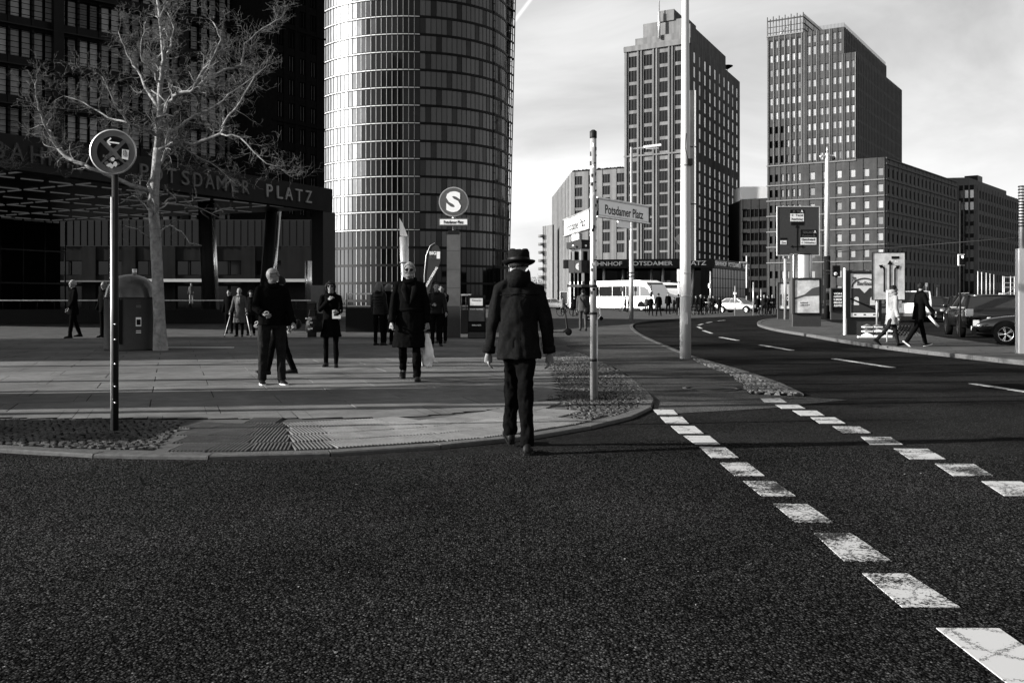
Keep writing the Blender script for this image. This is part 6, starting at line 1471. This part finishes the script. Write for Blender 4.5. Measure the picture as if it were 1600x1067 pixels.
# 4 man behind him
t, J, A = person('dark-clothed person walking left, mostly hidden behind the bald man', gp2(437, 585), 95, 1.74, legs=((15, 4), (-10, 10)), arms=((20, 25, 5, 0), (-20, 15, 5, 0)), top='jacket', topm='cloth_black', hem=.85, hair='hair_dark', vox=.014, seed=21, build=1.05)
tb = thing('shoulder_bag', 'small dark bag at the hip behind the bald man', 'bag', (t.location.x - .30, t.location.y + .05, .55)); mb = MB(); mb.tube([(0, 0, .3), (0, 0, .1), (0, 0, 0)], [(.06, .04), (.10, .06), (.08, .05)], 10, 'leather'); part('bag', mb, tb)
tb = thing('camera_bag', 'small round black pouch hanging at the right side of the bald man', 'bag', (t.location.x + .35, t.location.y - .2, .85)); mb = MB(); mb.ell((0, 0, .07), (.07, .06, .085), 'ink', 12, 8); mb.tube([(0, 0, .14), (-.1, 0, .3)], .008, 5, 'ink'); part('pouch', mb, tb)
# 5 woman with handbag
t, J, A = person('dark-haired woman in a black coat touching her mouth, handbag on her arm', gp2(517, 574), 182, 1.66, legs=((6, 3), (-6, 8)), arms=((16, 70, 8, 10), (30, 132, 4, 42)), topm='cloth_black', hem=.62, hair='hair_dark', hairstyle='bob', glasses='dark', vox=.012, seed=33, flare=.03, legw=.8, curl=.9, build=.95)
w_ = t.location
tb = thing('handbag', 'black and silver handbag hanging at the elbow of the woman in the black coat', 'bag', (w_.x - .30, w_.y - .16, .72)); mb = MB(); mb.tube([(0, 0, .30), (.01, 0, .2), (0, 0, .02), (0, 0, 0)], [(.07, .04), (.15, .07), (.16, .08), (.12, .06)], 12, 'leather'); q = part('bag', mb, tb); mb = MB(); mb.tube([(-.1, 0, .22), (-.06, -.02, .42), (.06, 0, .42), (.1, 0, .22)], .009, 6, 'leather'); part('handle', mb, tb)
mb = MB(); 
for k in range(7): x, z = R.uniform(-.14, -.02), R.uniform(.05, .26); mb.box((x, -.088, z), (x + .04, -.07, z + .03), 'steel_bright')
part('buckle', mb, tb)
tb = thing('paper_sheet', 'pale printed card held at the waist of the woman in the black coat', 'paper', (w_.x + .15, w_.y - .24, .98)); mb = MB(); mb.box((-.08, -.003, 0), (.08, .003, .16), 'poster_pale'); mb.box((-.05, -.005, .05), (.03, -.0035, .11), 'ink'); part('card', mb, tb)
# 6 lady with crutches
t, J, A = person('white-haired woman in a speckled coat walking with two crutches', gp2(374, 526), 182, 1.68, legs=((5, 3), (-5, 6)), arms=((4, 18, 12, -6), (4, 18, 12, -6)), topm='cloth_tweed', hem=.50, hair='hair_grey', scarf='cloth_pale', vox=.018, seed=41, flare=.03, curl=1.1)
for sd in (-1, 1):
    wl = at_world(t, J['wr', sd]); x_, y_ = wl.x, wl.y; sg = 1 if wl.x > t.location.x else -1
    c = thing('crutch', 'walking crutch in the %s hand of the white-haired woman' % ('right-hand (picture side)' if sg > 0 else 'left-hand (picture side)'), 'crutch', (x_, y_, .05), group='crutches of the white-haired woman')
    c['label'] = 'pale walking crutch on the %s side of the white-haired woman' % ('right' if sg > 0 else 'left')
    mb = MB(); mb.tube([(sg * .17, -.12, 0), (0, -.03, .72)], .013, 6, 'mullion_light'); part('shaft', mb, c); mb = MB(); mb.tube([(0, -.08, .73), (0, .06, .73)], .014, 6, 'ink'); part('handle', mb, c); mb = MB(); mb.tube([(sg * .17, -.12, -.0), (sg * .165, -.115, .04)], .02, 6, 'rubber'); part('tip', mb, c)
person('dark-coated person left of the white-haired woman', gp2(358, 521), 170, 1.66, topm='cloth_black', hair='hair_dark', vox=.02, seed=51, hands=False)
person('dark-haired person half hidden between the white-haired woman and the bald man', gp2(392, 524), 190, 1.62, topm='cloth_coat', hair='hair_dark', hairstyle='bob', vox=.02, seed=52, hands=False)
# dark pair at left
person('tall dark figure in a long coat in the shade left of the sign post', gp2(114, 528), 130, 1.95, legs=((10, 4), (-12, 8)), arms=((10, 20, 6, 0), (-12, 10, 6, 0)), topm='cloth_black', hem=.7, hair='hair_grey', vox=.018, seed=61, build=1.05)
person('second dark figure half hidden behind the sign post at left', gp2(163, 527), 150, 1.9, topm='cloth_black', hair='hair_blonde', vox=.02, seed=62, hands=False)
person('dark figure far left beyond the bald man near the bin', gp2(452, 518), 200, 1.62, topm='cloth_black', hair='hair_dark', vox=.02, seed=63, hands=False) if False else None
# pair left of the walker
t, J, A = person('blonde woman in a black quilted jacket left of the man in the long coat', gp2(592, 540), 330, 1.78, top='jacket', topm='leather', hem=.85, hair='hair_blonde', hairstyle='long', puffer=True, vox=.016, seed=71, legw=.85)
person('dark-clothed person with a shoulder bag beside the blonde woman', gp2(607, 539), 20, 1.74, top='jacket', topm='cloth_black', hem=.8, hair='hair_blonde', hairstyle='bob', vox=.018, seed=72, legs=((0, 0), (12, 4)))
person('man in a black leather jacket just right of the man in the long coat', gp2(682, 541), 185, 1.76, top='jacket', topm='leather', hem=.9, hair='hair_dark', vox=.016, seed=73, build=1.05, arms=((10, 30, 10, 0), (10, 80, 8, 30)))
person('dark-clothed person holding a light disc-shaped fan beside the S sign pillar', gp2(690, 536), 170, 1.72, top='jacket', topm='cloth_black', hem=.85, hair='hair_dark', vox=.018, seed=74, arms=((60, 60, 10, 0), (10, 30, 8, 0)))
person('dark small figure seated in the shade at left, near the waste bin', gp2(470, 522), 180, 1.55, topm='cloth_black', hair='hair_dark', vox=.02, seed=75, hands=False)['x'] if False else None
# backpacker
t, J, A = person('man in a light jacket with a crossed bag strap walking away behind the street-name post', gp2(911, 517), -5, 1.72, top='jacket', topm='cloth_grey', hem=.82, legm='cloth_grey', hair='hair_dark', backpack=True, vox=.018, seed=81, legs=((6, 3), (-6, 5)), build=1.15)
tb = thing('shoulder_bag', 'dark shoulder bag on the hip of the man in the light jacket', 'bag', (t.location.x + .16, t.location.y - .16, .72)); mb = MB(); mb.tube([(0, 0, .28), (0, 0, .12), (0, 0, 0)], [(.12, .05), (.16, .08), (.13, .06)], 10, 'ink'); part('bag', mb, tb)
# two on the island
t, J, A = person('woman in a white hooded coat and boots walking to the right on the traffic island', gp2(1393, 541, .1), -84, 1.66, lean=5, legs=((22, 10), (-24, 22)), arms=((8, 35, 6, 0), (-6, 20, 8, 0)), head=(-8, 0, 0), topm='cloth_white', hem=.62, legm='cloth_denim', hair='hair_dark', hairstyle='short', hood=True, vox=.012, seed=91, flare=.02, legw=.85)
t, J, A = person('man in dark clothes and white-soled trainers walking right with a rolled paper', gp2(1436, 541, .1), -82, 1.74, lean=5, legs=((20, 6), (-22, 14)), arms=((15, 30, 8, 0), (14, 22, 10, 0)), topm='cloth_black', hem=.72, hair='hair_dark', legm='cloth_black', shoem='ink', solem='sole_white', vox=.012, seed=92, curl=.9, build=1.1)
tb = thing('rolled_paper', 'rolled pale newspaper in the hand of the dark walking man', 'newspaper', (t.location.x + .25, t.location.y - .22, .78)); mb = MB(); mb.tube([(-.08, 0, .12), (.16, -.02, -.16)], [.035, .03], 8, 'poster_pale'); part('paper', mb, tb)
tb = thing('white_stick', 'slim white post standing behind the woman in the white coat', 'post', (*gp2(1386, 534, .1)[:2], .1)); mb = MB(); mb.tube([(0, 0, 0), (0, 0, 1.5)], .02, 8, 'white'); part('shaft', mb, tb)
# far crowd: individually placed, simple
FAR = [(1010, 488.5, 1.62, 'cloth_grey', 'hair_grey', 'pale-clothed person in front of the coach wheel', 0), (1017, 493.5, 1.66, 'cloth_black', 'hair_dark', 'slim dark figure before the front of the white coach', 180),
       (1029, 494, 1.85, 'cloth_black', 'hair_dark', 'broad dark figure before the front of the white coach', 0), (1044, 491, 1.95, 'cloth_black', 'hair_dark', 'tall dark figure with light trainers between coach and tall mast', 180),
       (1053, 489, 1.55, 'cloth_coat', 'hair_dark', 'short dark figure left of the tall mast', 90), (1060, 492, 1.8, 'cloth_black', 'hair_dark', 'dark figure touching the left edge of the tall mast', 0),
       (898, 494.5, 1.62, 'cloth_black', 'hair_dark', 'slim dark figure standing left of the man in the light jacket', 0), (905, 493, 1.55, 'cloth_black', 'hair_dark', 'dark figure close behind the man in the light jacket', 180),
       (879, 492, 1.6, 'cloth_pale', 'hair_dark', 'person in a pale top beside the dark scooter', 0), (983, 487.5, 1.7, 'cloth_black', 'hair_dark', 'dark figure in front of the coach left of the street lamp', 90),
       (977, 486.5, 1.6, 'cloth_coat', 'hair_dark', 'person with a bicycle in front of the white coach', -90),
       (1088, 491, 1.7, 'cloth_coat', 'hair_dark', 'first dark figure right of the tall mast', 90), (1095, 492, 1.75, 'cloth_black', 'hair_grey', 'second dark figure right of the tall mast', -90), (1101, 491, 1.7, 'cloth_black', 'hair_dark', 'third dark figure right of the tall mast', 0),
       (1108, 490, 1.72, 'cloth_grey', 'hair_dark', 'greyish figure beside the pale signal mast', 180), (1115, 490.5, 1.7, 'cloth_black', 'hair_dark', 'dark figure just right of the pale signal mast', 90), (1124, 490, 1.6, 'cloth_coat', 'hair_dark', 'dark figure behind the rear of the silver car', 0),
       (1184, 491, 1.66, 'cloth_black', 'hair_grey', 'dark figure left in the group right of the silver car', 0), (1194, 492, 1.72, 'cloth_coat', 'hair_grey', 'dark figure with pale face in the group right of the silver car', 180), (1200, 491.5, 1.7, 'cloth_black', 'hair_dark', 'middle dark figure in the group right of the silver car', 90),
       (1207, 492, 1.74, 'cloth_black', 'hair_grey', 'dark figure with light hair in the group right of the silver car', 180), (1215, 491, 1.66, 'cloth_black', 'hair_dark', 'rightmost dark figure in the group left of the poster cases', 0),
       (302 + 1140, 492, 1.7, 'cloth_black', 'hair_dark', 'dark figure among the parked cars behind the dark walking man', 0)]
for i, (px, py, H_, m_, hm, lab, fc) in enumerate(FAR):
    a_ = R.uniform(4, 16)
    person(lab, gp2(px, py), fc + R.uniform(-15, 15), H_ * .95, topm=m_, hair=hm, vox=.035, seed=200 + i, hands=False, collar=False, legs=((a_, 4), (-a_, 8)), arms=((a_, 20, 8, 0), (-a_, 12, 8, 0)), hem=.62 if i % 3 else .8, disp=.0, group=None)
# loosely seen passer-by under the hall roof, on the far side of the low wall
person('pale-dressed figure standing against the podium, under the hall roof', (XZ(299, 80).x, 80, .9), 180, 1.75, topm='cloth_grey', legm='cloth_pale', hair='hair_dark', vox=.035, seed=240, hands=False)
# ================================================================ vehicles
def wheel(parent, x, y, r, w_, side, rim='steel_bright', spokes=5):
    mb = MB(); M = Euler((PI / 2, 0, 0)).to_matrix().to_4x4(); M.translation = Vector((x, y, r))
    mb.lathe([(r * .62, -w_ / 2), (r * .95, -w_ / 2), (r, -w_ * .35), (r, w_ * .35), (r * .95, w_ / 2), (r * .62, w_ / 2), (r * .62, -w_ / 2)], n=28, m='rubber', caps=False); tyre = None
    wh = link('wheel', None, parent); wh.location = (x, y, r)
    R3 = Euler((PI / 2, 0, 0)).to_matrix(); mb.v = [tuple(R3 @ Vector(v)) for v in mb.v]; part('tyre', mb, wh)
    mb = MB(); rr = r * .64; yy = side * w_ * .42
    mb.lathe([(rr, w_ * .2), (rr, w_ * .48), (rr * .92, w_ * .5), (rr * .9, w_ * .2), (rr, w_ * .2)], n=28, m=rim, caps=False); mb.lathe([(rr * .18, w_ * .3), (rr * .18, w_ * .44), (.01, w_ * .46)], n=12, m=rim)
    for k in range(spokes):
        a = 2 * PI * k / spokes; 
        for da in (-.13, .13): mb.bar((math.cos(a) * rr * .12, math.sin(a) * rr * .12, w_ * .4), (math.cos(a + da) * rr * .95, math.sin(a + da) * rr * .95, w_ * .42), rr * .085, w_ * .08, rim)
    mb.lathe([(rr * .95, w_ * .1), (.01, w_ * .1)], n=20, m='rubber')
    mb.v = [(v[0], -v[2] if side < 0 else v[2], v[1]) for v in mb.v]; part('rim', mb, wh)
    return wh
def car(name, label, cat, loc, rz, L=4.4, Wd=1.8, H=1.45, paint='car_black', kind='sedan', plate=None, group=None, rim='steel_bright', rails=False, lights_on=False):
    t = thing(name, label, cat, loc, rz, group); h = L / 2; r = .33 if kind != 'suv' else .37; hw = Wd / 2; belt = .92 if kind == 'sedan' else 1.05 if kind == 'suv' else .98
    if kind == 'van': belt = 1.1
    top = {'sedan': [(-h, .55, .80, .80), (-h + .12, .38, .95, .93), (-h * .62, .28, belt + .02, 1), (0, .24, belt, 1), (h * .48, .26, belt - .02, 1), (h - .45, .28, .80, .96), (h - .08, .36, .66, .86), (h, .42, .58, .74)],
           'suv': [(-h, .5, .95, .84), (-h + .1, .4, 1.08, .94), (-h * .62, .32, belt + .04, 1), (0, .28, belt, 1), (h * .5, .3, belt - .02, 1), (h - .4, .32, .98, .96), (h - .08, .4, .86, .88), (h, .48, .74, .78)],
           'van': [(-h, .45, 1.1, .92), (-h + .06, .35, 1.15, .97), (-h * .5, .28, belt, 1), (0, .26, belt, 1), (h * .6, .28, belt, 1), (h - .25, .32, 1.0, .96), (h - .05, .4, .8, .88), (h, .46, .7, .8)]}[kind]
    mb = MB(); rings = []
    for x, zb, zt, k in top:
        w2 = hw * k; rings.append([Vector(p) for p in ((x, -w2 * .86, zb), (x, -w2 * .98, zb + .12), (x, -w2, zb + (zt - zb) * .55), (x, -w2 * .965, zt - .05), (x, -w2 * .9, zt), (x, w2 * .9, zt), (x, w2 * .965, zt - .05), (x, w2, zb + (zt - zb) * .55), (x, w2 * .98, zb + .12), (x, w2 * .86, zb))])
    mb.rings(rings, paint); body = part('body', mb, t)
    bev = body.modifiers.new('b', 'SUBSURF'); bev.levels = 1; bev.render_levels = 1
    gb = {'sedan': (-h * .80, -h * .42, h * .12, h * .48), 'suv': (-h * .93, -h * .74, h * .2, h * .52), 'van': (-h * .97, -h * .90, h * .5, h * .80)}[kind]
    mb = MB(); bt_, tt_ = hw * .9, hw * (.74 if kind != 'van' else .82); rz0 = H
    def cabin(g, off, z0, z1, m):
        mb = MB(); bw_, tw_ = bt_ + off, tt_ + off
        mb.rings([[Vector(p) for p in ((g[0] - off, -bw_, z0), (g[3] + off, -bw_, z0), (g[3] + off, bw_, z0), (g[0] - off, bw_, z0))], [Vector(p) for p in ((g[1] - off, -tw_, z1), (g[2] + off, -tw_, z1), (g[2] + off, tw_, z1), (g[1] - off, tw_, z1))]], m, smooth=False); return mb
    part('windows', cabin(gb, 0, belt - .03, H - .05, 'glass_car'), t)
    mb = MB(); mb.rings([[Vector((x0, y0, z)) for x0, y0 in ((gb[1] - e, -tt_ - e), (gb[2] + e, -tt_ - e), (gb[2] + e, tt_ + e), (gb[1] - e, tt_ + e))] for z, e in ((H - .06, .03), (H - .02, .02), (H, -.10))], paint); part('roof', mb, t)
    for sd in (-1, 1):
        mb = MB()
        for (xb, xt) in ((gb[0], gb[1]), (gb[3], gb[2]), ((gb[0] + gb[3]) / 2 - .1, (gb[1] + gb[2]) / 2 - .05)): mb.bar((xb, sd * (bt_ + .004), belt - .04), (xt, sd * (tt_ + .012), H - .04), .05, .07, paint)
        mb.bar((gb[0], sd * (bt_ + .006), belt), (gb[3], sd * (bt_ + .006), belt), .02, .035, 'steel_galv' if kind != 'sedan' else paint); part('pillar', mb, t)
        mb = MB(); mb.ell((gb[3] - .12, sd * (hw + .07), belt + .06), (.07, .11, .075), paint, 10, 6); part('mirror', mb, t)
        if rails: mb = MB(); mb.bar((gb[1] + .1, sd * (tt_ - .02), H + .05), (gb[2] - .1, sd * (tt_ - .02), H + .05), .035, .03, 'steel_bright'); part('roof_rail', mb, t)
        for x in (-L * .29, L * .31):
            mb = MB(); vs = [Vector((x + math.cos(PI * k / 12) * (r + .07), sd * (hw * .985 + .006), r + math.sin(PI * k / 12) * (r + .07))) for k in range(13)]; mb.add(vs + [v + Vector((0, -sd * .3, 0)) for v in vs], [tuple(range(13))] + [(i, i + 1, 14 + i, 13 + i) for i in range(12)], 'rubber'); part('wheel_arch', mb, t)
            wheel(t, x, sd * (hw - .09), r, .22, sd, rim)
        mb = MB(); mb.box((-h + .0, sd * hw * .80 - .12, belt - .28 if kind != 'van' else .85), (-h + .16, sd * hw * .80 + .1, belt - .04 if kind != 'van' else 1.25), 'lamp_glass'); part('tail_light', mb, t)
        mb = MB(); mb.box((h - .2, sd * hw * .72 - .16, .56 if kind == 'sedan' else .7), (h - .03, sd * hw * .72 + .1, .70 if kind == 'sedan' else .86), 'lamp_glass'); part('headlight', mb, t)
    mb = MB(); mb.box((-h - .02, -hw * .86, .36), (-h + .14, hw * .86, .56), 'rubber' if paint != 'car_white' else 'sign_grey'); mb.box((h - .12, -hw * .84, .3), (h + .01, hw * .84, .48), 'rubber'); part('bumper', mb, t)
    for sx in (-1, 1):
        mb = MB(); z = .62 if sx < 0 else .42; x = sx * (h + .025); mb.box((min(x, x - sx * .02), -.26, z), (max(x, x - sx * .02), .26, z + .11), 'sign_white'); p = part('number_plate', mb, t)
        if plate: text(p, plate, .44, .075, Matrix.Translation((x + sx * .002, .22 if sx < 0 else -.22, z + .018)) @ Euler((0, 0, -PI / 2 if sx < 0 else PI / 2)).to_matrix().to_4x4(), 'ink', .002)
    return t
def gz(px, py): p = G(px, py, 0); return (p.x, p.y, 0)
# silver saloon on the far side of the junction
car('silver_car', 'silver saloon car crossing on the far side of the junction', 'car', gz(1153, 489), rad(-42), 4.3, 1.75, 1.42, 'car_silver', group=None)
car('white_car', 'white car just left of the coach, partly hidden by the hat man', 'car', gz(861, 484.8), rad(25), 4.3, 1.75, 1.4, 'car_white')
# row at right
car('suv', 'black estate car with silver roof rails, seen from behind beside the island', 'car', gz(1535, 526), rad(74), 4.9, 2.0, 1.5, 'car_black', 'suv', plate='B BM 8892', rails=True, rim='steel_dark')
car('black_car', 'black car with bright alloy wheel cut by the right pole and picture edge', 'car', (15.96, 28.95, 0), rad(155), 4.7, 1.85, 1.36, 'car_black', 'sedan')
car('white_van', 'white van seen from behind, half hidden by the two walking people', 'van', gz(1424, 503), rad(72), 4.6, 1.95, 1.8, 'car_white', 'van', plate='B KM 6203')
car('taxi_car', 'black car with bright headlights facing the camera beyond the dark walking man', 'car', gz(1455, 499), rad(-112), 4.5, 1.8, 1.5, 'car_black', 'sedan')
car('parked_car', 'dark small car further back between the van and the black estate', 'car', gz(1480, 499), rad(-115), 4.2, 1.75, 1.45, 'car_grey', 'sedan')
car('parked_car', 'dark car behind the black estate, mostly hidden', 'car', gz(1506, 506), rad(70), 4.4, 1.8, 1.5, 'car_black', 'sedan')
# ---- coaches
def coach(label, x0, x1, Z0, Z1, H=3.35, flip=False):
    a = XZ(x0, Z0); b = XZ(x1, Z1); L = (b - a).length; rz = math.atan2(b.y - a.y, b.x - a.x); t = thing('coach', label, 'coach', (a.x, a.y, 0), rz)
    prof = [(.04, .35), (0, .6), (0, H - .3), (.12, H - .05), (.4, H), (L - 2.2, H - .02), (L - 1.3, H - .28), (L - .65, H - .95), (L - .25, 1.75), (L - .05, 1.1), (L - .02, .5), (L - .1, .35)]
    mb = MB(); n = len(prof); mb.add([(x, 0, z) for x, z in prof] + [(x, 2.5, z) for x, z in prof], [tuple(range(n)), tuple(range(2 * n - 1, n - 1, -1))] + [(i, n + i, n + (i + 1) % n, (i + 1) % n) for i in range(n)], 'car_white'); part('body', mb, t)
    wb, wt = 1.62, 2.72; xs = [.9 + (L - 3.1) * k / 5 for k in range(6)]
    for k in range(5): mb = MB(); mb.box((xs[k] + .03, -.012, wb), (xs[k + 1] - .03, .02, wt), 'glass_car'); part('window', mb, t)
    mb = MB(); mb.add([(xs[5] + .03, -.012, wb), (L - .55, -.012, wb + .02), (L - 1.0, -.012, wb + .75), (L - 1.55, -.012, wt - .08), (xs[5] + .03, -.012, wt)], [(0, 1, 2, 3, 4)], 'glass_car'); part('window', mb, t)
    mb = MB(); mb.add([(L - 1.28, .12, H - .32), (L - .28, .12, 1.72), (L - .28, 2.38, 1.72), (L - 1.28, 2.38, H - .32)], [(0, 1, 2, 3)], 'glass_car'); mb.v = [(v[0] + .03, v[1], v[2] + .03) for v in mb.v]; part('windscreen', mb, t)
    for x in (1.9, L - 2.0):
        wheel(t, x, .18, .5, .3, -1, 'steel_galv', 8); mb = MB(); vs = [(x + math.cos(PI * k / 12) * .6, -.006, .5 + math.sin(PI * k / 12) * .6) for k in range(13)]; mb.add(vs, [tuple(range(13))], 'rubber'); part('wheel_arch', mb, t)
    for x in (3.1, 4.4): mb = MB(); mb.box((x, -.012, .5), (x + 1.2, -.001, 1.5), 'sign_white'); mb.box((x + .5, -.03, .9), (x + .7, -.012, .95), 'ink'); part('luggage_door', mb, t)
    mb = MB()
    for x in (3.05, 4.35, 5.65): mb.box((x, -.014, .45), (x + .03, -.002, 1.55), 'sign_grey')
    mb.box((.2, -.014, .38), (L - .3, -.002, .44), 'sign_grey'); part('trim', mb, t)
    mb = MB(); mb.tube([(L - .7, -.05, H - .5), (L - .2, -.3, H - .6), (L - .15, -.3, 1.9)], .04, 6, 'ink'); mb.box((L - .3, -.4, 1.6), (L - .1, -.2, 2.1), 'ink'); part('mirror', mb, t)
    return t
coach('white touring coach seen from its side, its front to the right', 889, 1023, 115, 104)
coach('second white coach, only its front showing behind the first', 950, 1043, 128, 110, 3.2)
# ---- scooters and bicycles
def kick(label, px, py, rz, m='ink', k=1.0, m2='ink'):
    p = G(px, py); t = thing('kick_scooter', label, 'scooter', (p.x, p.y, .05), rz)
    mb = MB(); mb.box((-.75, -.07, .09), (-.05, .07, .13), m); part('deck', mb, t)
    mb = MB(); mb.tube([(-.08, 0, .12), (.05, 0, .25), (-.02, 0, .9), (-.06, 0, 1.12)], [.035, .035, .022, .02], 8, m2); part('stem', mb, t)
    mb = MB(); mb.tube([(-.06, -.24, 1.12), (-.06, .24, 1.12)], .018, 6, 'ink'); part('handlebar', mb, t)
    for x in (.1, -.72): mb = MB(); mb.lathe([(.05, -.03), (.12, -.03), (.125, 0), (.12, .03), (.05, .03)], n=18, m='rubber'); mb.v = [(v[0] + x, v[2], v[1] + .125) for v in mb.v]; part('wheel', mb, t)
    mb = MB(); mb.bar((.1, 0, .27), (.2, 0, .2), .08, .01, m); part('mudguard', mb, t)
kick('dark electric kick scooter parked right of the hat man', 884, 524, rad(-12))
kick('white hire scooter standing behind the street-name post', 937, 500.5, rad(10), 'sign_white', m2='sign_white')
def bike(label, px, py, rz, m='ink'):
    p = G(px, py); t = thing('bicycle', label, 'bicycle', (p.x, p.y, .05), rz)
    for x in (-.52, .52):
        mb = MB(); mb.tube([(x + math.cos(2 * PI * k / 20) * .33, 0, .34 + math.sin(2 * PI * k / 20) * .33) for k in range(21)], .02, 5, 'rubber')
        for k in range(8): mb.bar((x, 0, .34), (x + math.cos(PI * k / 4) * .32, 0, .34 + math.sin(PI * k / 4) * .32), .005, .005, 'steel_galv')
        part('wheel', mb, t)
    mb = MB()
    for a, b in (((-.52, .34), (-.15, .85)), ((-.52, .34), (-.08, .3)), ((-.08, .3), (-.17, .9)), ((-.15, .82), (.38, .85)), ((-.08, .3), (.38, .8)), ((.52, .34), (.36, .95))): mb.tube([(a[0], 0, a[1]), (b[0], 0, b[1])], .02, 6, m)
    part('frame', mb, t)
    mb = MB(); mb.tube([(.3, -.25, 1.02), (.38, 0, 1.0), (.3, .25, 1.02)], .015, 6, 'steel_galv'); part('handlebar', mb, t); mb = MB(); mb.ell((-.19, 0, .95), (.13, .07, .035), 'ink', 8, 5); part('saddle', mb, t)
bike('bicycle wheeled past the side of the white coach', 978, 487, rad(15)); bike('dark bicycle parked beside the slim figure left of the man in the light jacket', 886, 494, rad(20)); bike('first bicycle in the group right of the tall mast', 1092, 492, rad(30)); bike('second bicycle in the group right of the tall mast', 1104, 491.5, rad(60)); bike('bicycle at the group right of the silver car', 1200, 493, rad(10))
# small framed notice by the white car
c = XZ(881, 95); t = thing('framed_notice', 'small white-framed notice board left of the coach', 'notice board', (c.x, c.y, 0))
mb = MB(); mb.box((-.32, 0, .9), (.32, .05, 2.0), 'sign_grey'); part('board', mb, t)
mb = MB()
for a, b in (((-.37, -.02, .85), (.37, .06, .9)), ((-.37, -.02, 2.0), (.37, .06, 2.05)), ((-.37, -.02, .9), (-.32, .06, 2.0)), ((.32, -.02, .9), (.37, .06, 2.0))): mb.box(a, b, 'white')
part('frame', mb, t); mb = MB(); mb.tube([(0, .03, 0), (0, .03, .85)], .04, 6, 'steel_galv'); part('post', mb, t)
